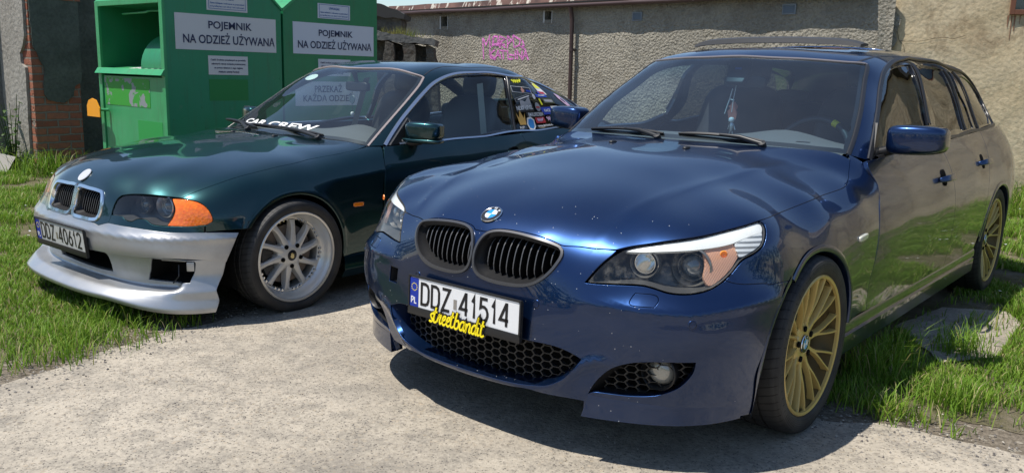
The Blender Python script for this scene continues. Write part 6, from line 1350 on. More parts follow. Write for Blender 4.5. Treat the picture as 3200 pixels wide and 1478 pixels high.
# ------------------------------------------------------------------ grass
def grass_mat():
    m = bsdf('grass_blade', (.09, .2, .03), .55, spec=.25); t = NT(m); at = t.n('Attribute', attribute_name='tone'); sp = t.n('SeparateColor'); t.l(at.outputs['Color'], sp.inputs[0])
    c = t.ramp(sp.outputs[0], [(0, (.07, .15, .014)), (.5, (.15, .28, .024)), (.82, (.24, .35, .045)), (.9, (.34, .30, .11)), (1, (.46, .40, .22))]); t.l(c, t.b.inputs['Base Color'])
    tr = t.n('BsdfTranslucent'); t.l(c, tr.inputs[0]); mx = t.n('MixShader'); mx.inputs[0].default_value = .35; t.l(t.b.outputs[0], mx.inputs[1]); t.l(tr.outputs[0], mx.inputs[2]); t.l(mx.outputs[0], t.o.inputs[0]); return m
M['grass'] = grass_mat()
def in_poly(P, poly): return inside(P, np.array(poly))
def blades(name, P, H, Wd, lean, tone, label_kind='stuff'):
    n = len(P); a = rng.uniform(0, 2*np.pi, n); b = a+np.pi/2+rng.uniform(-.6, .6, n); d = np.stack([np.cos(a), np.sin(a)], 1); s = np.stack([np.cos(b), np.sin(b)], 1)*(Wd/2)[:, None]
    V = np.zeros((n, 7, 3)); L1 = (lean*.25*H)[:, None]*d; L2 = (lean*.60*H)[:, None]*d; L3 = (lean*1.10*H)[:, None]*d
    V[:, 0, :2] = P-s; V[:, 1, :2] = P+s; V[:, 2, :2] = P+L1-s*.85; V[:, 3, :2] = P+L1+s*.85; V[:, 4, :2] = P+L2-s*.55; V[:, 5, :2] = P+L2+s*.55; V[:, 6, :2] = P+L3
    V[:, 2:4, 2] = (H*.42)[:, None]; V[:, 4:6, 2] = (H*.78)[:, None]; V[:, 6, 2] = H*(1-.25*lean*lean*.5); V[:, :, 2] += .006
    base = np.arange(n)*7; me = bpy.data.meshes.new(name); me.vertices.add(n*7); me.vertices.foreach_set('co', V.ravel())
    q = np.stack([base, base+1, base+3, base+2, base+2, base+3, base+5, base+4, base+4, base+5, base+6], 1)
    me.loops.add(n*11); me.loops.foreach_set('vertex_index', q.ravel().astype(np.int32)); me.polygons.add(n*3)
    st = (np.arange(n)*11)[:, None]+np.array([0, 4, 8]); me.polygons.foreach_set('loop_start', st.ravel().astype(np.int32)); me.update(calc_edges=True)
    ca = me.color_attributes.new('tone', 'FLOAT_COLOR', 'POINT'); cc = np.ones((n*7, 4)); cc[:, 0] = np.repeat(tone, 7); ca.data.foreach_set('color', cc.ravel()); me.materials.append(M['grass'])
    return link(name, me)
def scatter(poly, dens, keep=None):
    Pn = np.array(poly); lo, hi = Pn.min(0), Pn.max(0); n = int((hi-lo).prod()*dens); P = rng.uniform(lo, hi, (n, 2)); P = P[in_poly(P, poly)]
    k = np.array([mnoise.noise((x*2.3, y*2.3, .5))+.5*mnoise.noise((x*6, y*6, 4.)) for x, y in P]); P = P[k > -.16+rng.normal(0, .12, len(P))]; return P
cars_foot = []
for c_, (x0, x1, y0, y1) in ((blue, (-.72, .78, -.5, 3.6)), (green, (-.70, .70, -.45, 3.2))):
    a_ = c_.rotation_euler.z; cs, sn = math.cos(a_), math.sin(a_); cars_foot.append([(c_.location.x+cs*x-sn*y, c_.location.y+sn*x+cs*y) for x, y in ((x0, y0), (x1, y0), (x1, y1), (x0, y1))])
def build_grass():
    PP = []; HH = []
    near_l = [(-2.0, 3.42), (-1.90, 3.85), (-1.72, 4.15), (-1.50, 4.6), (-1.35, 5.2), (-2.2, 6.3), (-3.9, 6.4), (-3.6, 5.0), (-2.7, 3.6)]
    far_l = [(-2.2, 6.3), (-2.9, 7.6), (-3.7, 9.2), (-4.8, 10.4), (-7.2, 10.8), (-6.8, 9), (-3.9, 6.4)]
    near_r = [(1.24, 3.35), (1.38, 3.10), (1.60, 3.04), (1.72, 3.14), (1.92, 2.98), (2.2, 2.9), (4.2, 5.2), (3.6, 6.6), (2.5, 6.6), (1.75, 5.4), (1.25, 4.2)]
    far_r = [(2.5, 6.6), (3.6, 6.6), (4.2, 5.2), (5.6, 5.8), (6.6, 8.3), (5.3, 8.76), (4.08, 9.2), (2.9, 8.0)]
    refl = [(2.2, 2.9), (5, 1.2), (15, 1.2), (15, 5.2), (6.6, 8.3), (5.6, 5.8), (4.2, 5.2)]
    for poly, dens, h0, h1 in ((near_l, 7500, .018, .072), (far_l, 3600, .03, .11), (near_r, 10500, .018, .072), (far_r, 4200, .03, .11), (refl, 480, .06, .16)):
        P = scatter(poly, dens)
        if dens > 5000 and len(P):
            Y_ = smooth_loop([q for p in yard for q in (p, p)], .06); dd = np.min(np.linalg.norm(P[:, None]-Y_[None], axis=2), axis=1); P = P[rng.uniform(0, 1, len(P)) < np.clip(dd/.34, .03, 1)**1.6]
        for fpoly in cars_foot: P = P[~in_poly(P, fpoly)]
        P = P[~in_poly(P, slab) | (rng.uniform(0, 1, len(P)) < .04)]
        hv = np.array([.5+.5*mnoise.noise((x*3.1, y*3.1, 7.)) for x, y in P]); H = h0+(h1-h0)*np.clip(hv, 0, 1)*rng.uniform(.5, 1.25, len(P)); PP.append(P); HH.append(H)
    # stray tufts on the bare earth
    for x, y, n, h in [(-1.93, 3.62, 120, .09), (-1.86, 3.75, 140, .08), (-2.0, 3.75, 160, .1), (-1.74, 3.66, 40, .06), (-1.87, 3.49, 90, .10), (-1.98, 3.40, 60, .08), (-1.68, 3.77, 50, .07), (-2.07, 3.33, 60, .08), (-1.80, 3.92, 80, .08), (-1.62, 4.02, 70, .07), (1.30, 3.24, 120, .08), (1.62, 3.0, 70, .06), (1.46, 3.12, 220, .10), (1.78, 3.2, 300, .12), (1.55, 3.5, 200, .20), (1.68, 3.62, 160, .22), (2.15, 3.9, 200, .13), (2.85, 4.5, 220, .13), (2.5, 4.35, 60, .10), (2.3, 4.1, 40, .08), (-5.2, 9.5, 400, .3), (-5.7, 9.9, 300, .35), (4.6, 8.5, 500, .28), (5.3, 8.7, 500, .3), (-1.95, 4.5, 200, .14), (-2.25, 4.7, 260, .16), (-2.0, 4.05, 160, .12)]:
        P = np.array([x, y])+rng.normal(0, .06+.12*(h > .25), (n, 2)); PP.append(P); HH.append(h*rng.uniform(.45, 1.15, n))
    P = np.vstack(PP); H = np.concatenate(HH); n = len(P); tone = np.clip(rng.normal(.52, .18, n), 0, .84); dead = rng.uniform(0, 1, n) < .12; tone[dead] = rng.uniform(.86, 1, dead.sum())
    far = np.hypot(P[:, 0], P[:, 1]); g = blades('grass', P, H, np.clip(.0026+.0006*far, .0034, .012)*rng.uniform(.6, 1.3, n), rng.uniform(.15, 1.0, n), tone); tag(g, kind='stuff')
    # clover and daisies
    fl = MB()
    for i in range(150):
        x, y = (rng.uniform(-5.2, -2.6), rng.uniform(5.6, 9.5)) if i < 60 else (rng.uniform(2.6, 5.6), rng.uniform(4.6, 8.6))
        if i < 60 and x > -.6*y+1.2: continue
        h = rng.uniform(.07, .15); c = Vector((x, y, h)); k = 6
        V = [c]+[c+Vector((.009*math.cos(j*6.283/k), .009*math.sin(j*6.283/k), rng.uniform(-.002, .003))) for j in range(k)]; fl.add(V, [(0, 1+j, 1+(j+1) % k) for j in range(k)])
    tag(fl.build('daisies', M['white']), kind='stuff')
build_grass()
def grit():
    mb = MB(); Y_ = np.array(yard)
    for i in range(3400):
        if i < 1900:   # gathered along the broken edge
            k = rng.integers(0, 17); a_, b_ = np.array(yard[k]), np.array(yard[k+1]); q = a_+(b_-a_)*rng.uniform(); q = q+rng.normal(0, .11, 2); r = rng.uniform(.0022, .0075)
        else: q = np.array([rng.uniform(-2.2, 2.2), rng.uniform(1.9, 4.6)]); r = rng.uniform(.0015, .0045)
        s_ = rng.uniform(.6, 1.3, 6)*r; c_ = np.array([q[0], q[1], .006+r*.2]); V = [c_+d_ for d_ in (np.array([s_[0], 0, 0]), np.array([0, s_[1], 0]), np.array([-s_[2], 0, 0]), np.array([0, -s_[3], 0]), np.array([0, 0, s_[4]*.8]))]
        mb.add(V, [(0, 1, 4), (1, 2, 4), (2, 3, 4), (3, 0, 4)], int(rng.integers(0, 3)))
    tag(mb.build('gravel', [bsdf('pale_grit', (.40, .36, .30), .9), bsdf('grey_grit', (.22, .20, .18), .9), bsdf('dark_grit', (.10, .09, .085), .9)]), kind='stuff')
grit()
# ------------------------------------------------------------------ walls
def plaster(name, c1, c2, stain, rough_sc, bump_d, bump_s=1., streak=True, big=1.2):
    m = bsdf(name, c1, .95, spec=.12); t = NT(m); co = t.coord('Object'); a = t.noise(co, big, 7, .62, .6); f_ = t.noise(co, rough_sc, 8, .68, .15); v = t.vor(co, rough_sc*.9, rnd=1.)
    b = t.mix(t.ramp(a, [(.38, G3(0)), (.62, G3(1))]), c1, c2); st = t.ramp(t.noise(co, big*1.7, 8, .7, 1.), [(.52, G3(0)), (.70, G3(.85))]); b = t.mix(st, b, stain)
    b = t.mix(t.ramp(f_, [(.38, G3(.35)), (.58, G3(0))]), b, tuple(x*.4 for x in c1)); b = t.mix(t.ramp(v, [(.0, G3(.35)), (.25, G3(0))]), b, tuple(min(.6, x*1.45) for x in c1)); t.l(b, t.b.inputs['Base Color'])
    h = t.math('ADD', t.math('MULTIPLY', f_, 1.), t.math('MULTIPLY', v, -.5)); t.l(t.bump(h, bump_s, bump_d), t.b.inputs['Normal']); return m
M['roughcast'] = plaster('roughcast', (.36, .335, .28), (.50, .46, .375), (.25, .22, .17), 34, .06)
M['smooth_plaster'] = plaster('tan_plaster', (.60, .47, .29), (.66, .55, .38), (.25, .17, .10), 24, .012, .45, big=.9)
M['dark_plaster'] = plaster('dark_grey_plaster', (.085, .095, .08), (.13, .145, .12), (.055, .07, .055), 30, .01, .8)  # darkest of the plasters, faintly green
M['grey_plaster'] = plaster('grey_plaster', (.17, .165, .155), (.24, .23, .21), (.10, .095, .085), 24, .012, .8)
M['pale_plaster'] = plaster('pale_plaster', (.31, .29, .255), (.38, .36, .32), (.20, .18, .155), 22, .012, .8)
M['ruin'] = plaster('crumbling_stone', (.12, .11, .095), (.20, .18, .15), (.09, .06, .045), 14, .06, 1., big=2.5)
M['tar'] = bsdf('tar_felt', (.06, .055, .05), .9)
def rusty():
    m = bsdf('rusty_flashing', (.25, .12, .08), .6, .3); t = NT(m); co = t.coord('Object'); n1 = t.noise(co, 3.2, 6, .6); mp = t.n('Mapping'); mp.inputs['Scale'].default_value = (6, 6, 1.2); t.l(co, mp.inputs[0]); n2 = t.noise(mp.outputs[0], 1.6, 5, .6)
    b = t.ramp(n1, [(.35, (.07, .036, .028)), (.55, (.14, .068, .05)), (.75, (.20, .11, .08))]); t.l(t.mix(t.ramp(n2, [(.56, G3(0)), (.60, G3(.95))], 'LINEAR'), b, (.55, .50, .42)), t.b.inputs['Base Color']); return m
M['rust'] = rusty(); M['gutter'] = bsdf('brown_gutter', (.075, .045, .042), .4, .2); M['frame_brown'] = bsdf('brown_window_frame', (.16, .06, .03), .6); M['dark_void'] = bsdf('dark_opening', (.008, .008, .008), .95)
M['pale_edge'] = bsdf('pale_render', (.50, .49, .46), .9); M['louver'] = bsdf('grey_louver', (.22, .25, .28), .5); M['pink'] = bsdf('pink_spray', (.62, .22, .52), .7)
GK = 1.0508; WA = Vector((3.879, 9.331, 0)); WD = Vector((-.70026, .71389, 0)); WN = Vector((-.71389, -.70026, 0)); UP = Vector((0, 0, 1))
def wpt(s, z, off=0.): return WA+WD*(s*GK)+UP*(1.2588+(z-1.2588)*GK)+WN*off
def wbox(mb, s0, s1, z0, z1, o0, o1, m=0):
    V = [wpt(s, z, o) for s in (s0, s1) for z in (z0, z1) for o in (o0, o1)]; return mb.add(V, [(0, 1, 3, 2), (4, 6, 7, 5), (0, 4, 5, 1), (2, 3, 7, 6), (0, 2, 6, 4), (1, 5, 7, 3)], m)
def garage():
    t = empty('garage_building', tuple(WA)); tag(t, 'long low garage with rough grey roughcast wall, rusty roof edge and brown gutter', 'building')
    inv = lambda mb: mb
    def put(mb, name, mat, par=t, **k):
        mb.V = [(Vector(v)-WA) for v in mb.V]; return mb.build(name, mat, par, **k)
    holes = [(6.84, 7.0, 1.955, 2.105), (4.60, 4.73, 2.0, 2.115)]
    mb = MB(); xs = sorted({-.11, 9.2}|{h for q in holes for h in q[:2]}); zs = sorted({-.12, 2.20}|{h for q in holes for h in q[2:]})
    for i in range(len(xs)-1):
        for j in range(len(zs)-1):
            if any(q[0] <= xs[i] and xs[i+1] <= q[1] and q[2] <= zs[j] and zs[j+1] <= q[3] for q in holes): continue
            mb.add([wpt(xs[i], zs[j]), wpt(xs[i+1], zs[j]), wpt(xs[i+1], zs[j+1]), wpt(xs[i], zs[j+1])], [(0, 1, 2, 3)])
    for s0, s1, z0, z1 in holes:
        mb.add([wpt(s0, z0), wpt(s1, z0), wpt(s1, z1), wpt(s0, z1), wpt(s0, z0, -.25), wpt(s1, z0, -.25), wpt(s1, z1, -.25), wpt(s0, z1, -.25)], [(0, 1, 5, 4), (1, 2, 6, 5), (2, 3, 7, 6), (3, 0, 4, 7)])
    wbox(mb, .1, 9.2, -.12, 2.18, -4.2, -4.0); wl = put(mb, 'wall', M['roughcast'])
    for s0, s1, z0, z1 in holes:
        put(wbox(MB(), s0, s1, z0, z1, -.26, -.25), 'vent_opening', M['dark_void'], wl)
        put(wbox(MB(), s0-.014, s0, z0-.05, z1+.01, -.02, .006), 'vent_edge', M['pale_edge'], wl); put(wbox(MB(), s1, s1+.03, z0-.04, z1+.01, -.02, .006), 'vent_edge', M['pale_edge'], wl)
    for s0, s1, z0, z1 in ((3.033, 3.182, 1.947, 2.053), (.955, 1.115, 1.965, 2.075)):
        mb = MB(); wbox(mb, s0, s1, z1-.012, z1, 0, .018); wbox(mb, s0, s1, z0, z0+.012, 0, .018); wbox(mb, s0, s0+.012, z0, z1, 0, .0175); wbox(mb, s1-.012, s1, z0, z1, 0, .0175)
        for i in range(5): z = z0+.018+i*(z1-z0-.03)/5; mb.add([wpt(s0, z, .014), wpt(s1, z, .014), wpt(s1, z+.016, .004), wpt(s0, z+.016, .004)], [(0, 1, 2, 3)])
        put(mb, 'vent_louver', M['louver'], wl)
    # roof sheet with an uneven edge, flashing and gutter
    n = 90; V = []; S = np.linspace(.12, 9.25, n); ov = [.112+.022*mnoise.noise((s*1.1, 2., 0))+.018*mnoise.noise((s*3., 5., 0)) for s in S]
    for s, o in zip(S, ov):
        for dz, oo in ((2.205, -.0), (2.200, o), (2.222, o+.006), (2.300+.012*mnoise.noise((s*2., 0, 0)), o-.03), (2.36, -.5), (2.60, -4.3)): V.append(wpt(s, dz, oo))
    F = [(i*6+j, (i+1)*6+j, (i+1)*6+j+1, i*6+j+1) for i in range(n-1) for j in range(5)]; mi = [0 if j in (0, 1) else 1 if j == 2 else 2 for i in range(n-1) for j in range(5)]
    rf = mesh('roof', [v-WA for v in V], F, [M['tar'], M['rust'], M['tar']], t, mi=mi)
    g = MB(); gp = [wpt(s, 2.168+.006*mnoise.noise((s*.9, 0, 4.))+.0025*(s-4), o+.004) for s, o in zip(S, ov)]; g.tube(gp, .028, 10); put(g, 'gutter', M['gutter'], rf, smooth=50)
    for s in np.arange(.3, 9.2, .95): put(wbox(MB(), s, s+.02, 2.145, 2.20, .02, .13), 'gutter_bracket', M['gutter'], rf)
    p = MB(); p.tube([wpt(4.16, 2.15, .115), wpt(4.16, 2.07, .09), wpt(4.155, 1.98, .075), wpt(4.145, 1.0, .075), wpt(4.14, -.05, .075)], .030, 14)
    pp = put(p, 'downpipe', M['gutter'], t, smooth=60); c = MB(); c.tube([wpt(4.144, 1.605, .075), wpt(4.144, 1.570, .075)], .037, 14); wbox(c, 4.13, 4.16, 1.58, 1.595, 0, .075); put(c, 'pipe_collar', M['gutter'], pp, smooth=50)
    # pink spray writing
    gr = MB(); s0, s1, z0, z1 = 6.03, 5.02, 1.435, 1.80
    ST = [[(.02, .92), (.05, .05)], [(.03, .9), (.10, .62), (.17, 1.0), (.19, .48)], [(.25, .97), (.23, .55)], [(.25, .95), (.33, .97), (.36, .72), (.26, .62), (.25, .95)], [(.38, .98), (.40, .5)], [(.38, .98), (.50, .86), (.40, .72), (.52, .50)], [(.55, .98), (.56, .48)], [(.55, .98), (.64, .80), (.56, .62)], [(.66, 1.), (.70, .5)], [(.66, 1.), (.82, .82), (.80, .60), (.70, .52)], [(.86, .80), (.90, .60), (.84, .55), (.92, .45)],
          [(.18, .46), (.20, .10)], [(.30, .45), (.18, .25), (.32, .08)], [(.20, .12), (.30, .05), (.36, .40), (.42, .06)], [(.33, .2), (.42, .22)], [(.46, .42), (.48, .05)], [(.40, .42), (.54, .38)], [(.56, .42), (.58, .06), (.68, .08)], [(.72, .42), (.73, .06)], [(.77, .05), (.76, .40), (.86, .08), (.86, .40)], [(.88, .06), (.93, .40), (.99, .04)], [(.90, .2), (.98, .2)], [(.30, .60), (.50, .66)], [(.42, .80), (.34, .60)], [(.60, .25), (.70, .2)]]
    for st in ST:
        A, B = stroke_poly([(s0+(s1-s0)*u, z0+(z1-z0)*v) for u, v in st], .026); k = len(A); V = [wpt(p_[0], p_[1], .004) for p_ in list(A)+list(B)]; gr.add(V, [(i, i+1, k+i+1, k+i) for i in range(k-1)])
    put(gr, 'pink_graffiti', spray(), wl)
def spray():
    m = bsdf('pink_spray_paint', (.78, .22, .62), .8); t = NT(m); co = t.coord('Object'); k = t.ramp(t.noise(co, 45, 5, .7), [(.33, G3(0)), (.47, G3(1))]); tr = t.n('BsdfTransparent'); mx = t.n('MixShader'); t.l(k, mx.inputs[0]); t.l(tr.outputs[0], mx.inputs[1]); t.l(t.b.outputs[0], mx.inputs[2]); t.l(mx.outputs[0], t.o.inputs[0]); t.l(t.bump(t.noise(co, 26, 5, .6), 1., .04), t.b.inputs['Normal']); return m
garage()
def tan_house():
    o = Vector((3.962, 9.331, 0)); t = empty('plastered_building', tuple(o), R(-20)); tag(t, 'tall building with stained tan plaster wall, cracks and a brown framed window', 'building')
    n = 60; m_ = 34; X = np.linspace(0, 12.5, n*2); Z = np.linspace(0, 3.3, m_); V = []; 
    for z in Z:
        for i, x in enumerate(X):
            e = .035*mnoise.noise((z*4, 0, 0))+.05*mnoise.noise((z*1.3, 3, 0)) if i == 0 else 0
            V.append((x+e, .018*mnoise.noise((x*1.2, z*1.2, 0))+.012*mnoise.noise((x*4, z*4, 0)), z))
    k = len(X); wx0, wx1, wz0 = 1.10, 2.05, 1.97
    ix0 = int(np.argmin(abs(X-wx0))); ix1 = int(np.argmin(abs(X-wx1))); iz0 = int(np.argmin(abs(Z-wz0))); iz1 = iz0+11
    V = [(wx0 if abs(v[0]-X[ix0]) < 1e-6 else wx1 if abs(v[0]-X[ix1]) < 1e-6 else v[0], v[1], wz0 if abs(v[2]-Z[iz0]) < 1e-6 else v[2]) for v in V]
    F = [(j*k+i, j*k+i+1, (j+1)*k+i+1, (j+1)*k+i) for j in range(m_-1) for i in range(k-1) if not (ix0 <= i < ix1 and iz0 <= j < iz1)]
    b = len(V); V += [(0, .35, 0), (0, .35, 3.3)]; edge = [j*k for j in range(m_)]; F += [tuple(edge+[b+1, b])]
    w_ = mesh('wall', V, F, M['smooth_plaster'], t, smooth=True)
    zt = Z[iz1]; fr = MB()
    for (x0, x1, z0, z1) in ((wx0, wx0+.045, wz0, zt), (wx1-.045, wx1, wz0, zt), (wx0+.045, wx1-.045, wz0, wz0+.05), (wx0+.045, wx1-.045, zt-.05, zt)): fr.box(((x0+x1)/2, .05, (z0+z1)/2), (x1-x0, .14, z1-z0))
    f = fr.build('window', M['frame_brown'], t, bevel=.004); MB().box(((wx0+wx1)/2, .06, (wz0+zt)/2), (wx1-wx0, .01, zt-wz0)).build('window_pane', M['pane'], f)
    MB().box(((wx0+wx1)/2, .30, (wz0+zt)/2), (wx1-wx0+.4, .02, zt-wz0+.4)).build('window_backing', M['dark_void'], f)
    wy = lambda x, z: .018*mnoise.noise((x*1.2, z*1.2, 0))+.012*mnoise.noise((x*4, z*4, 0))-.007
    st = MB()
    for i, (x, l, wd) in enumerate(((1.085, .12, .02), (1.12, .24, .014), (1.145, .16, .02), (1.195, .09, .012))): zz_ = [wz0-.005-l*k/6 for k in range(7)]; V_ = [(x+wd*(.5+u*(.5-.06*k)), wy(x+wd*.5, z_), z_) for k, z_ in enumerate(zz_) for u in (-1, 1)]; st.add(V_, [(2*k, 2*k+1, 2*k+3, 2*k+2) for k in range(6)])
    st.build('rust_runs', M['rust_run'], w_)
    ck = MB()
    for path in ([(.02, 2.0), (.05, 1.93), (.035, 1.86), (.08, 1.78), (.10, 1.70), (.14, 1.66), (.16, 1.58)], [(.10, 1.70), (.3, 1.70), (.5, 1.74), (.62, 1.73), (.72, 1.76)], [(1.62, 1.25), (1.55, 1.05), (1.50, .95), (1.44, .80), (1.38, .70)]):
        P = [(x+.008*mnoise.noise((x*30, z*30, 0)), z+.008*mnoise.noise((x*30, z*30, 5))) for x, z in map(tuple, smooth_loop(path, .03, False))]; A, B = stroke_poly(P, .0035); q = len(A); ck.add([(p[0], wy(p[0], p[1]), p[1]) for p in list(A)+list(B)], [(i, i+1, q+i+1, q+i) for i in range(q-1)])
    ck.build('wall_crack', M['dark_void'], w_)
    # ragged roughcast lip where the two walls meet
    lp = MB(); P = [(.0, 2.02), (.05, 1.98), (.10, 1.93), (.085, 1.86), (.06, 1.80), (.075, 1.70), (.03, 1.60), (-.02, 1.52), (-.12, 1.50), (-.12, 2.02)]
    Q = smooth_loop([q for p in P for q in (p, p)], .03); Q = [(x+.012*mnoise.noise((x*25, z*25, 2)), z+.012*mnoise.noise((x*25, z*25, 8))) for x, z in Q]; lp.prism([(x, z) for x, z in Q], (0, -.005, 0), (1, 0, 0), (0, 0, 1), (0, -1, 0), .035); lp.build('roughcast_lip', M['roughcast'], w_)
    # roof of the house and the lower wing further right (seen mirrored in the car doors)
    rf = MB(); rf.box((3.0, .9, 3.36), (6.4, 2.2, .10)); rf.build('roof', M['tar'], t)
    MB().box((9.6, -.06, 2.62), (6.6, .22, .09)).build('white_eave', M['pale_edge'], t)
M['pane'] = bsdf('dark_window_pane', (.02, .02, .02), .08, coat=1.); M['rust_run'] = bsdf('rust_stain', (.26, .13, .075), .9)
tan_house()
def bricks(name, tint=1.):
    m = bsdf(name, (.3, .12, .08), .9, spec=.15); t = NT(m); u = t.n('TexCoord').outputs['Object']; mp = t.n('Mapping'); mp.inputs['Rotation'].default_value = (R(90), 0, 0); t.l(u, mp.inputs[0])
    b = t.n('TexBrick'); b.inputs['Scale'].default_value = 1.; b.inputs['Brick Width'].default_value = .25; b.inputs['Row Height'].default_value = .085; b.inputs['Mortar Size'].default_value = .011; b.inputs['Mortar Smooth'].default_value = .25
    b.inputs['Color1'].default_value = (.27*tint, .095*tint, .06*tint, 1); b.inputs['Color2'].default_value = (.38*tint, .15*tint, .09*tint, 1); b.inputs['Mortar'].default_value = (.23, .20, .165, 1); ws = t.n('VectorMath', operation='ADD'); t.l(mp.outputs[0], ws.inputs[0])
    nz = t.n('TexNoise'); nz.inputs['Scale'].default_value = 9; t.l(u, nz.inputs['Vector']); sc = t.n('VectorMath', operation='SCALE'); sc.inputs['Scale'].default_value = .022; t.l(nz.outputs['Color'], sc.inputs[0]); t.l(sc.outputs[0], ws.inputs[1]); t.l(ws.outputs[0], b.inputs['Vector'])
    n2 = t.noise(u, 22, 6, .7); t.l(t.mix(t.ramp(n2, [(.45, G3(0)), (.7, G3(.6))]), b.outputs['Color'], (.16, .10, .075)), t.b.inputs['Base Color']); t.l(t.bump(t.math('ADD', t.math('MULTIPLY', b.outputs['Fac'], -1.), t.math('MULTIPLY', n2, .5)), 1., .015), t.b.inputs['Normal']); return m
M['brick'] = bricks('red_brick')
AX = Vector((.640, .7684, 0)); BX = Vector((-.7684, .640, 0))
def slab_piece(mb, poly, o, ex, ez, ey, th, m=0, wob=.012, sc=14, step=.03):
    Q = smooth_loop([q for p in poly for q in (p, p)], step); Q = [(x+wob*mnoise.noise((x*sc, z*sc, 2)), z+wob*mnoise.noise((x*sc, z*sc, 8))) for x, z in Q]; return mb.prism(Q, o, ex, ez, ey, th, m)
def pier():
    # brick corner pier: local x runs along its shaded right-hand face
    o = Vector((-5.36, 9.58, 0)); rz = math.atan2(AX.y, AX.x); t = empty('brick_pier', tuple(o), rz); tag(t, 'old brick wall pier with dark plaster peeling off its lower bricks', 'wall')
    core = MB().box((.255, .60, 1.4), (.51, 1.2, 2.8)).build('brick_core', M['brick'], t)
    mb = MB(); slab_piece(mb, [(.015, 2.8), (.53, 2.8), (.53, 1.12), (.515, 1.02), (.44, .98), (.42, .88), (.33, .80), (.24, .795), (.14, .83), (.10, .90), (.115, 1.05), (.13, 1.18), (.095, 1.24), (.06, 1.35), (.02, 1.40), (.015, 1.62), (.01, 2.0)], (0, 0, 0), (1, 0, 0), (0, 0, 1), (0, -1, 0), .022); mb.build('dark_grey_plaster', M['dark_plaster'], t)
    cp = MB(); slab_piece(cp, [(-.06, 1.96), (.2, 1.95), (.36, 1.93), (.56, 1.93), (.56, 2.02), (-.06, 2.03)], (0, 0, 0), (1, 0, 0), (0, 0, 1), (0, -1, 0), .03); cp.build('brick_course', M['brick'], t)
    # sunlit left-hand face, plastered except a ragged strip of brick at the corner
    lf = MB(); slab_piece(lf, [(.06, 2.8), (.9, 2.8), (.9, 0), (.16, 0), (.14, .5), (.11, .9), (.10, 1.18), (.20, 1.22), (.22, 1.34), (.12, 1.42), (.07, 1.52), (.05, 1.7)], (0, 0, 0), (0, 1, 0), (0, 0, 1), (-1, 0, 0), .03); lf.build('pale_plaster', M['pale_plaster'], t)
pier()
def back_walls():
    o = Vector((-5.36, 9.58, 0))+AX*.51+BX*.35; rz = math.atan2(AX.y, AX.x)
    t = empty('dark_wall', tuple(o), rz); tag(t, 'dark plastered wall set back between brick pier and green bin', 'wall')
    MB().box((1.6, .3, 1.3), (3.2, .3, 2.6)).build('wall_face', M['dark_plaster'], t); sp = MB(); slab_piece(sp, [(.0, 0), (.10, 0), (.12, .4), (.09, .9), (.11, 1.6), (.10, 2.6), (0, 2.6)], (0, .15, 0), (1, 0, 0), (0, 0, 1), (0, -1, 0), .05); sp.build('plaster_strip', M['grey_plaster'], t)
    o = Vector((-5.36, 9.58, 0))+BX*.80-AX*.10; t = empty('grey_wall', tuple(o), math.atan2(BX.y, BX.x)); tag(t, 'grey plastered wall with deep upright crack at the left edge', 'wall')
    MB().box((1.2, -.15, 1.4), (2.4, .3, 2.8)).build('wall_face', M['grey_plaster'], t); a = MB(); slab_piece(a, [(.0, 0), (.30, 0), (.26, .7), (.34, 1.2), (.30, 2.0), (.34, 2.8), (0, 2.8)], (0, .0, 0), (1, 0, 0), (0, 0, 1), (0, 1, 0), .05); a.build('raised_plaster', M['grey_plaster'], t)
    # no screen wall is built out of frame to the left
    # crumbling wall stub at the garage end
    t = empty('ruined_wall', (-2.3, 12.3, 0), 0); tag(t, 'crumbling dark stone and brick wall stub with upright buttresses and weeds on top', 'wall')
    for nm, P, y, th, mat in (('brick_panel', [(.0, 0), (1.16, 0), (1.10, 1.2), (1.02, 1.60), (.42, 1.66), (.0, 1.72)], .62, .5, 'ruin'), ('buttress', [(.36, 0), (.62, 0), (.56, 1.2), (.50, 1.62), (.38, 1.66)], .30, .4, 'ruin'), ('buttress', [(.64, 0), (.93, 0), (.86, 1.2), (.80, 1.62), (.66, 1.66)], .36, .4, 'ruin'), ('buttress', [(.94, 0), (1.20, 0), (1.14, 1.2), (1.08, 1.60), (.98, 1.62)], .42, .4, 'ruin'), ('coping', [(.0, 1.70), (1.10, 1.62), (1.12, 1.70), (.9, 1.74), (.5, 1.78), (0, 1.86)], .36, .6, 'grey_plaster'), ('upper_block', [(-.1, 1.8), (.52, 1.83), (.55, 2.06), (.1, 2.08), (-.1, 2.1)], .9, .7, 'ruin'), ('felt_cap', [(-.12, 2.05), (.60, 2.02), (.62, 2.09), (.3, 2.20), (-.12, 2.25)], .84, .8, 'tar')):
        mb = MB(); slab_piece(mb, P, (0, y+th, 0), (1, 0, 0), (0, 0, 1), (0, -1, 0), th, wob=.03, sc=7); mb.build(nm, M[mat], t)
back_walls()
# ------------------------------------------------------------------ plants, litter
def leaf_mat(name, c1, c2, tr=.35):
    m = bsdf(name, c1, .5, spec=.3); t = NT(m); co = t.coord('Object'); c = t.mix(t.ramp(t.noise(co, 7, 3), [(.35, G3(0)), (.65, G3(1))]), c1, c2); t.l(c, t.b.inputs['Base Color']); x = t.n('BsdfTranslucent'); t.l(c, x.inputs[0]); mx = t.n('MixShader'); mx.inputs[0].default_value = tr; t.l(t.b.outputs[0], mx.inputs[1]); t.l(x.outputs[0], mx.inputs[2]); t.l(mx.outputs[0], t.o.inputs[0]); return m
M['leaf'] = leaf_mat('leaves', (.035, .085, .012), (.075, .15, .022)); M['weed_leaf'] = leaf_mat('weed_leaves', (.045, .10, .02), (.09, .16, .04)); M['bark'] = bsdf('bark', (.10, .08, .06), .95); M['dry_weed'] = leaf_mat('dry_weeds', (.25, .22, .06), (.20, .24, .05))
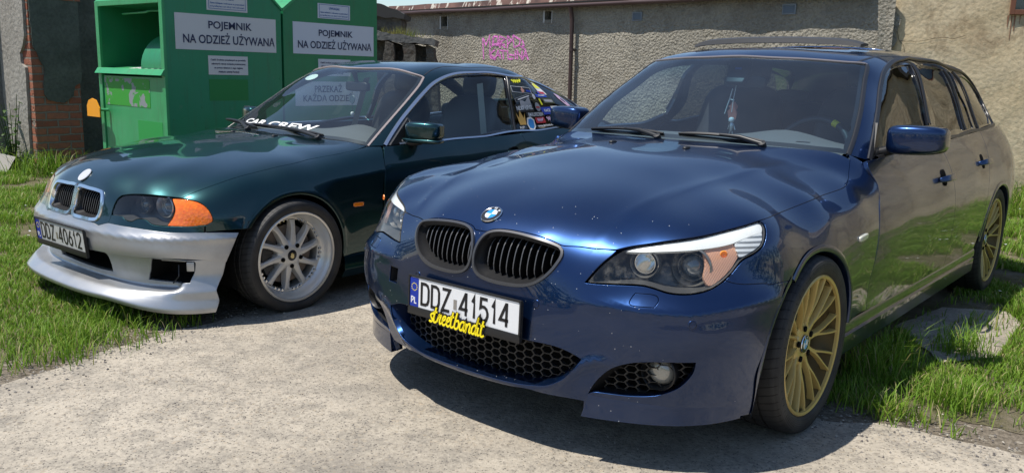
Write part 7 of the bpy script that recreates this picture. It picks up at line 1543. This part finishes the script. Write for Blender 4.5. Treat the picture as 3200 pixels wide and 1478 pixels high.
def leaf_cloud(name, centres, n, size, mat, parent, flat=1.):
    V = []; F = []
    for i in range(n):
        c, r = centres[rng.integers(len(centres))]; d = rng.normal(0, 1, 3); d /= np.linalg.norm(d); p = np.array(c)+d*r*rng.uniform(.55, 1.0)**.6*np.array([1, 1, flat]); u = rng.normal(0, 1, 3); u /= np.linalg.norm(u); v = np.cross(u, rng.normal(0, 1, 3)); v /= np.linalg.norm(v); s = size*rng.uniform(.6, 1.3); b = len(V)
        V += [p-u*s, p+v*s*.45, p+u*s, p-v*s*.45]; F.append((b, b+1, b+2, b+3))
    return mesh(name, V, F, mat, parent)
def tree(loc, h, r, label, n=2600, size=.10, group=None):
    t = empty('tree', loc); tag(t, label, 'tree', group); mb = MB(); mb.tube([(0, 0, 0), (.05, .02, h*.3), (-.03, .05, h*.62)], [.16, .12, .07], 9)
    cs = []
    for i in range(11):
        a = i*2.4; z = h*(.5+.42*rng.uniform()); q = r*rng.uniform(.2, .75)*(1.1-.6*abs(z/h-.65)); c = (q*math.cos(a), q*math.sin(a), z); cs.append((c, r*rng.uniform(.28, .5))); mb.tube([(0, 0, h*.35), ((c[0])*.5, c[1]*.5, (h*.4+z)/2), c], [.06, .04, .015], 6)
    mb.build('trunk', M['bark'], t, smooth=60); leaf_cloud('crown', cs, n, size, M['leaf'], t); return t
tree((1.6, 18.5, 0), 2.95, 1.0, 'leafy tree top just showing above the garage roof', 1800, .07)
tree((8.6, 13.0, 0), 5.2, 1.9, 'bushy tree behind the low wing of the tan building', 3200, .13)
tree((12.5, 15.0, 0), 5.6, 2.0, 'broad tree furthest right behind the tan building', 3200, .13)
def unseen_belt():  # unseen trees added behind the camera to darken reflections in the cars
    cs = []
    for i in range(46):
        a = R(150+ i*5.2); d = 26+6*rng.uniform(); cs.append(((d*math.cos(a), d*math.sin(a), 2.0+2.2*rng.uniform()), 2.3))
    o = leaf_cloud('unseen_tree_belt', cs, 9000, .42, M['leaf'], None, 1.2); tag(o, kind='stuff')
unseen_belt()
def weed(loc, h, n, label):
    t = empty('weed_plant', loc); tag(t, label, 'weed'); mb = MB(); lv = MB()
    for i in range(n):
        a = rng.uniform(0, 6.28); q = rng.uniform(.05, .22); hh = h*rng.uniform(.55, 1.); top = Vector((q*math.cos(a), q*math.sin(a), hh)); mb.tube([(0, 0, 0), tuple(top*.5+Vector((0, 0, .05))), tuple(top)], [.007, .005, .003], 5)
        for k in range(9):
            t_ = .2+.8*k/9; p = top*t_; aa = rng.uniform(0, 6.28); d = Vector((math.cos(aa), math.sin(aa), rng.uniform(-.1, .5))); l = .12*(1.15-.6*t_); s = d.cross(Vector((0, 0, 1))).normalized()
            # toothed leaf
            V = [p]; 
            for f_, w_ in ((.2, .12), (.3, .30), (.42, .14), (.55, .30), (.66, .12), (.8, .18)): V += [p+d*l*f_+s*l*w_-Vector((0, 0, l*f_*f_*.4)), p+d*l*f_-s*l*w_-Vector((0, 0, l*f_*f_*.4))]
            V.append(p+d*l-Vector((0, 0, l*.45))); F = [(0, 1, 2)]+[(1+2*j, 3+2*j, 4+2*j, 2+2*j) for j in range(5)]+[(11, 13, 12)]; lv.add(V, F)
    mb.build('stem', M['weed_leaf'], t); lv.build('leaves', M['weed_leaf'], t)
weed((-5.66, 9.62, 0), .95, 9, 'tall thistle weed with toothed leaves growing against the brick pier')
def top_weeds():
    t = empty('dry_weeds', (-1.75, 12.78, 1.74)); tag(t, 'yellowish dry weed clump on top of the ruined wall', 'weed'); mb = MB()
    for i in range(170):
        x = rng.normal(0, .14); a = rng.uniform(0, 6.28); h = rng.uniform(.06, .17); l = rng.uniform(.2, .7)*h; mb.add([(x-.004, 0, 0), (x+.004, 0, 0), (x+l*math.cos(a), l*math.sin(a), h)], [(0, 1, 2)])
    mb.build('stalks', M['dry_weed'], t)
top_weeds()
def litter():
    t = empty('cardboard_scrap', (-5.72, 9.36, 0)); tag(t, 'crumpled grey cardboard scrap lying in the grass below the crack', 'litter'); a = MB(); a.add([(-.12, 0, .02), (.14, -.03, .05), (.16, .12, .20), (-.05, .14, .24), (-.16, .05, .10)], [(0, 1, 2, 3, 4)]); a.build('board', M['card'], t)
    t = empty('plastic_bag', (-5.95, 9.40, 0)); tag(t, 'pale blue plastic bag dumped in the grass at the left edge', 'litter'); blob('bag', t, M['bag'], (0, 0, .10), (.17, .13, .12), .8, .9, warp=lambda q: (q.x+.03*mnoise.noise((q.x*14, q.y*14, q.z*14)), q.y+.03*mnoise.noise((q.x*14, q.y*14, 4+q.z*14)), q.z+.03*mnoise.noise((q.x*14, 9+q.y*14, q.z*14))))
M['card'] = bsdf('grey_card', (.30, .28, .25), .9); M['bag'] = bsdf('blue_plastic_bag', (.30, .42, .55), .35)
litter()
# ------------------------------------------------------------------ green clothing bins
def green_steel(name, c):
    m = bsdf(name, c, .42, spec=.5, coat=.25, coat_rough=.25); t = NT(m); co = t.coord('Object'); a = t.noise(co, 2.6, 7, .65, .5); f_ = t.noise(co, 14, 6, .7)
    b = t.mix(t.ramp(a, [(.4, G3(0)), (.7, G3(.5))]), c, (c[0]*1.6+.01, c[1]*1.02, c[2]*1.25)); b = t.mix(t.ramp(f_, [(.60, G3(0)), (.72, G3(.4))]), b, (.12, .20, .14)); mp = t.n('Mapping'); mp.inputs['Scale'].default_value = (9, 9, .8); t.l(co, mp.inputs[0]); b = t.mix(t.ramp(t.noise(mp.outputs[0], 2.2, 6, .7), [(.52, G3(0)), (.72, G3(.4))]), b, (.045, .075, .04)); b = t.mix(t.ramp(t.noise(co, 31, 6, .75), [(.68, G3(0)), (.72, G3(.8))]), b, (.16, .07, .035)); t.l(b, t.b.inputs['Base Color']); t.l(t.bump(t.noise(co, 3.1, 2, .4), .35, .03), t.b.inputs['Normal']); t.l(t.ramp(a, [(.3, G3(.35)), (.7, G3(.6))]), t.b.inputs['Roughness']); return m
M['bin_green'] = green_steel('bin_green', (.012, .225, .098)); M['bin_green2'] = green_steel('bin_green_older', (.012, .21, .078)); M['bin_frame'] = green_steel('bin_frame_green', (.030, .30, .105)); M['patch_green'] = bsdf('fresh_green_patch', (.02, .29, .06), .5); M['navy'] = bsdf('navy_lettering', (.015, .022, .075), .5); M['sign_blue'] = bsdf('blue_lettering', (.02, .10, .30), .5); M['sign_grey'] = bsdf('matt_sign_white', (.62, .61, .60), .55); M['sign_white2'] = bsdf('bluish_sign_white', (.62, .64, .70), .5); M['orange'] = bsdf('orange_plate', (.85, .34, .01), .45)
def peel():
    m = bsdf('peeling_poster', (.03, .30, .03), .6); t = NT(m); co = t.coord('Object'); a = t.noise(co, 9, 5, .6); v = t.vor(co, 13, out='Color'); sp = t.n('SeparateColor'); t.l(v, sp.inputs[0]); k = t.math('GREATER_THAN', t.math('ADD', a, t.math('MULTIPLY', sp.outputs[0], .25)), .70); t.l(t.mix(k, (.035, .30, .03), (.24, .26, .27)), t.b.inputs['Base Color']); return m
M['peel'] = peel()
C1 = Vector((-2.90, 7.2, 0))
def sign_text(par, lines, s, z, wd, hl, gap, mat, o=.006, bold=.02, sx=.8):
    """lines centred on (s,z) of the bin side; local x = along the side, -y = outward"""
    for i, (tx, w_, h_) in enumerate(lines):
        lay_text('sign_lettering', tx, (s, -o, z-i*gap), (1, 0, 0), (0, 0, 1), w_, mat, par, bold, sx, .001, h_)
def plate(name, s0, s1, z0, z1, mat, par, th=.004, o=.0): return MB().box(((s0+s1)/2, -o-th/2, (z0+z1)/2), (s1-s0, th, z1-z0)).build(name, mat, par)
def bin_shell(t, s0, s1, prof, depth, mat):
    """side outline prof in (s,z), extruded back by depth; front opening handled separately"""
    mb = MB(); mb.prism(prof, (0, 0, 0), (1, 0, 0), (0, 0, 1), (0, 1, 0), depth); return mb
def bins():
    rz = math.atan2(AX.y, AX.x); D = 1.20
    t = empty('clothes_bin', tuple(C1), rz); tag(t, 'green steel used-clothes bin with open chute, orange handle and peeling poster facing left', 'clothes bin', 'green used-clothes bins'); b = t
    # side towards the camera, back, roof
    prof = [(0.0, .0), (1.125, 0), (1.125, 1.79), (.86, 2.02), (.22, 2.05), (0, 1.80)]
    MB().prism(prof, (0, 0, 0), (1, 0, 0), (0, 0, 1), (0, 1, 0), .004).prism(prof, (0, D-.004, 0), (1, 0, 0), (0, 0, 1), (0, 1, 0), .004).build('side_panel', M['bin_green'], b)
    rf = MB(); rp = [(1.135, 1.785), (.865, 2.028), (.22, 2.058), (-.01, 1.80)]
    for p, q in zip(rp, rp[1:]): rf.add([(p[0], -.012, p[1]), (q[0], -.012, q[1]), (q[0], D+.012, q[1]), (p[0], D+.012, p[1]), (p[0], -.012, p[1]-.025), (q[0], -.012, q[1]-.025), (q[0], D+.012, q[1]-.025), (p[0], D+.012, p[1]-.025)], [(0, 1, 2, 3), (0, 4, 5, 1), (3, 2, 6, 7)])
    rf.build('roof', M['bin_frame'], b); MB().box((1.1225, D/2, .89), (.004, D-.01, 1.78)).build('back_panel', M['bin_green'], b)
    # front (local -x side): frame, chute, door
    fr = MB()
    for (y0, y1, z0, z1) in ((0.0, .055, 0, 1.80), (D-.06, D, 0, 1.80), (.055, D-.06, 1.752, 1.80), (.055, D-.06, 0, .10)): fr.box((-.008, (y0+y1)/2, (z0+z1)/2), (.03, y1-y0, z1-z0))
    frame = fr.build('front_frame', M['bin_frame'], b, bevel=.004)
    ch_ = MB(); y0, y1 = .055, D-.06
    ch_.add([(0, y0, 1.205), (0, y1, 1.205), (.62, y1, 1.28), (.62, y0, 1.28), (0, y0, 1.752), (0, y1, 1.752), (.62, y1, 1.752), (.62, y0, 1.752)], [(3, 2, 6, 7), (0, 4, 7, 3), (1, 2, 6, 5), (4, 5, 6, 7)]); ch_.build('chute', M['bin_green2'], b)
    sh = MB(); sh.add([(0, y0, 1.206), (0, y1, 1.206), (.60, y1, 1.275), (.60, y0, 1.275)], [(0, 1, 2, 3)]); shelf = sh.build('chute_shelf', M['bin_frame'], b)
    ps = MB(); ps.add([(.02, .10, 1.2105), (.02, .78, 1.2105), (.30, .74, 1.2427), (.30, .12, 1.2427)], [(0, 1, 2, 3)]); ps.build('shelf_notice', M['sign_grey'], shelf)
    ink = MB()
    for i in range(6):
        for j in range(5): u = .05+i*.04; w0 = .16+j*.11+.02*rng.uniform(); ink.add([(u, w0, 1.2125+u*.115), (u, w0+.075*rng.uniform(.5, 1), 1.2125+u*.115), (u+.012, w0+.07, 1.2125+(u+.012)*.115), (u+.012, w0, 1.2125+(u+.012)*.115)], [(0, 1, 2, 3)])
    ink.build('notice_lines', M['navy'], shelf)
    dr = MB().lathe([(.30, .0), (.30, .52), (0, .52)], (.36, .04, 1.225), (0, 1, 0), 36).build('drum', M['bin_green2'], b, smooth=40)
    nt_ = MB(); 
    for i in range(6):
        a0, a1 = R(150-8*i), R(150-8*(i+1))
        for a, aa in ((a0, a1),): nt_.add([(.36+.303*math.cos(a), .09, 1.225+.303*math.sin(a)), (.36+.303*math.cos(a), .23, 1.225+.303*math.sin(a)), (.36+.303*math.cos(aa), .23, 1.225+.303*math.sin(aa)), (.36+.303*math.cos(aa), .09, 1.225+.303*math.sin(aa))], [(0, 1, 2, 3)])
    nt_.build('drum_notice', M['sign_grey'], dr)
    MB().tube([(.10, .92, 1.69), (.06, .42, 1.69), (.06, .39, 1.70), (.42, .14, 1.73)], .009, 8).tube([(.10, .92, 1.69), (.40, .70, 1.745)], .008, 8).build('chute_rod', M['bin_frame'], b, smooth=50)
    lip = MB().add([(-.03, -.03+.03, 1.21), (-.03, D, 1.21), (-.06, D, 1.165), (-.06, .0, 1.165), (-.02, 0, 1.215), (-.02, D, 1.215), (-.02, D, 1.160), (-.02, 0, 1.160)], [(0, 1, 2, 3), (4, 5, 1, 0), (3, 2, 6, 7), (0, 3, 7, 4), (1, 5, 6, 2)]).build('drip_lip', M['bin_frame'], b)
    door = MB().box((-.002, (y0+y1)/2, .63), (.016, y1-y0-.02, 1.03)).build('door', M['bin_frame'], b, bevel=.003)
    MB().box((-.0112, .70, 1.006), (.0025, .82, .242)).build('peeling_poster', M['peel'], door); MB().box((-.0110, .315, .63), (.002, .425, .28)).build('green_patch', M['patch_green'], door)
    MB().box((-.0110, .98, .47), (.002, .12, .06)).build('torn_paper', M['card'], door)
    MB().tube([(-.02, 1.05, .835), (-.10, 1.10, .835)], .014, 8).build('handle_stem', M['bin_frame'], door)
    hd = MB(); hd.prism([(-.12, -.06), (.13, -.06), (.13, .035), (.09, .085), (.02, .105), (-.06, .09), (-.12, .02)], (-.10, 1.16, .83), (0, 1, 0), (0, 0, 1), (-1, 0, 0), .008); hd.build('orange_handle', M['orange'], door)
    # signs on the long side
    s = plate('main_sign', .083, 1.066, 1.385, 1.682, M['sign_grey'], b); sign_text(s, [('POJEMNIK', .425, .083), ('NA ODZIEŻ UŻYWANĄ', .90, .118)], .60, 1.590, 0, 0, .112, M['navy'], bold=.016, sx=.62)
    s = plate('warning_sign', .380, .775, 1.722, 1.872, M['sign_grey'], b); warning(s, .5775, 1.797)
    s = plate('small_sign', .376, .763, 1.179, 1.341, M['sign_grey'], b); small_print(s, .57, 1.305)
    plate('green_patch', .377, .760, .956, 1.140, M['patch_dark'], b, .002)
    rivets(b, [(.04, z) for z in (.35, .5, .8)]+[(1.10, z) for z in np.arange(.3, 1.8, .17)]+[(.30, .90), (.33, .72), (.32, .68), (.57, 1.155), (.76, 1.70)])
    # second bin, back to back with the first
    o2 = C1+AX*1.150; t = empty('clothes_bin', tuple(o2), rz); tag(t, 'older green steel used-clothes bin standing behind the coupe, its chute side turned away', 'clothes bin', 'green used-clothes bins'); b = t; L2 = 1.135
    prof = [(0, 0), (L2, 0), (L2, 1.98), (L2-.2, 2.14), (.30, 2.02), (0, 1.795)]
    MB().prism(prof, (0, 0, 0), (1, 0, 0), (0, 0, 1), (0, 1, 0), D).build('side_panel', M['bin_green2'], b)
    rf = MB(); rp = [(-.01, 1.792), (.30, 2.030), (L2-.2, 2.150), (L2+.01, 1.98)]
    for p, q in zip(rp, rp[1:]): rf.add([(p[0], -.014, p[1]), (q[0], -.014, q[1]), (q[0], D+.014, q[1]), (p[0], D+.014, p[1]), (p[0], -.014, p[1]-.030), (q[0], -.014, q[1]-.030)], [(0, 1, 2, 3), (0, 4, 5, 1)])
    rf.build('roof', M['bin_frame'], b)
    f = lambda x: x-1.150
    s = plate('main_sign', f(1.254), f(2.236), 1.388, 1.680, M['sign_white2'], b); sign_text(s, [('POJEMNIK', .415, .078), ('NA ODZIEŻ UŻYWANĄ', .90, .112)], f(1.755), 1.582, 0, 0, .104, M['navy'], bold=.016, sx=.62)
    s = plate('warning_sign', f(1.543), f(1.933), 1.727, 1.867, M['sign_white2'], b); warning(s, f(1.738), 1.797)
    s = plate('small_sign', f(1.540), f(1.933), 1.185, 1.346, M['sign_white2'], b); small_print(s, f(1.7365), 1.310)
    s = plate('lower_sign', f(1.268), f(2.058), .900, 1.130, M['sign_white2'], b); sign_text(s, [('PRZEKAŻ', .33, .085), ('KAŻDĄ ODZIEŻ', .60, .10)], f(1.655), 1.070, 0, 0, .098, M['navy'], bold=.016, sx=.62)
    rivets(b, [(.03, z) for z in np.arange(.35, 1.8, .2)]+[(.05, z) for z in (.5, 1.0)])
def rivets(b, pts):
    r = MB()
    for s, z in pts: r.lathe([(0, .003), (.006, .002), (.008, 0)], (s, -.001, z), (0, -1, 0), 8)
    r.build('rivets', M['bin_green2'], b)
def warning(s, cx, cz):
    fr = MB(); 
    for (a0, a1, z0, z1) in ((-.180, .180, .058, .062), (-.180, .180, -.062, -.058), (-.180, -.176, -.058, .058), (.176, .180, -.058, .058)): fr.box((cx+(a0+a1)/2, -.0048, cz+(z0+z1)/2), (a1-a0, .001, z1-z0))
    fr.build('sign_border', M['sign_blue'], s); lay_text('sign_lettering', 'UWAGA!', (cx, -.0052, cz+.028), (1, 0, 0), (0, 0, 1), .125, M['sign_blue'], s, .03, .9, 0, .024)
    for i, (tx, w_) in enumerate((('Zakaz naklejania i malowania na pojemnikach', .335), ('pod groźbą kary z art. 63a § 1 kod. wykroczeń.', .335))): lay_text('sign_lettering', tx, (cx, -.0052, cz-.014-i*.026), (1, 0, 0), (0, 0, 1), w_, M['sign_blue'], s, .03, .7, 0, .017)
def small_print(s, cx, cz):
    for i, (tx, w_) in enumerate((('Część środków pozyskanych ze sprzedaży', .345), ('zebranych rzeczy zostanie przeznaczona', .335), ('na pomoc dzieciom z tego regionu', .28), ('objętych opieką Fundacji', .205))): lay_text('sign_lettering', tx, (cx, -.0052, cz-i*.034), (1, 0, 0), (0, 0, 1), w_, M['navy'], s, .03, .7, 0, .021)
M['patch_dark'] = bsdf('darker_green_patch', (.012, .20, .045), .5)
bins()
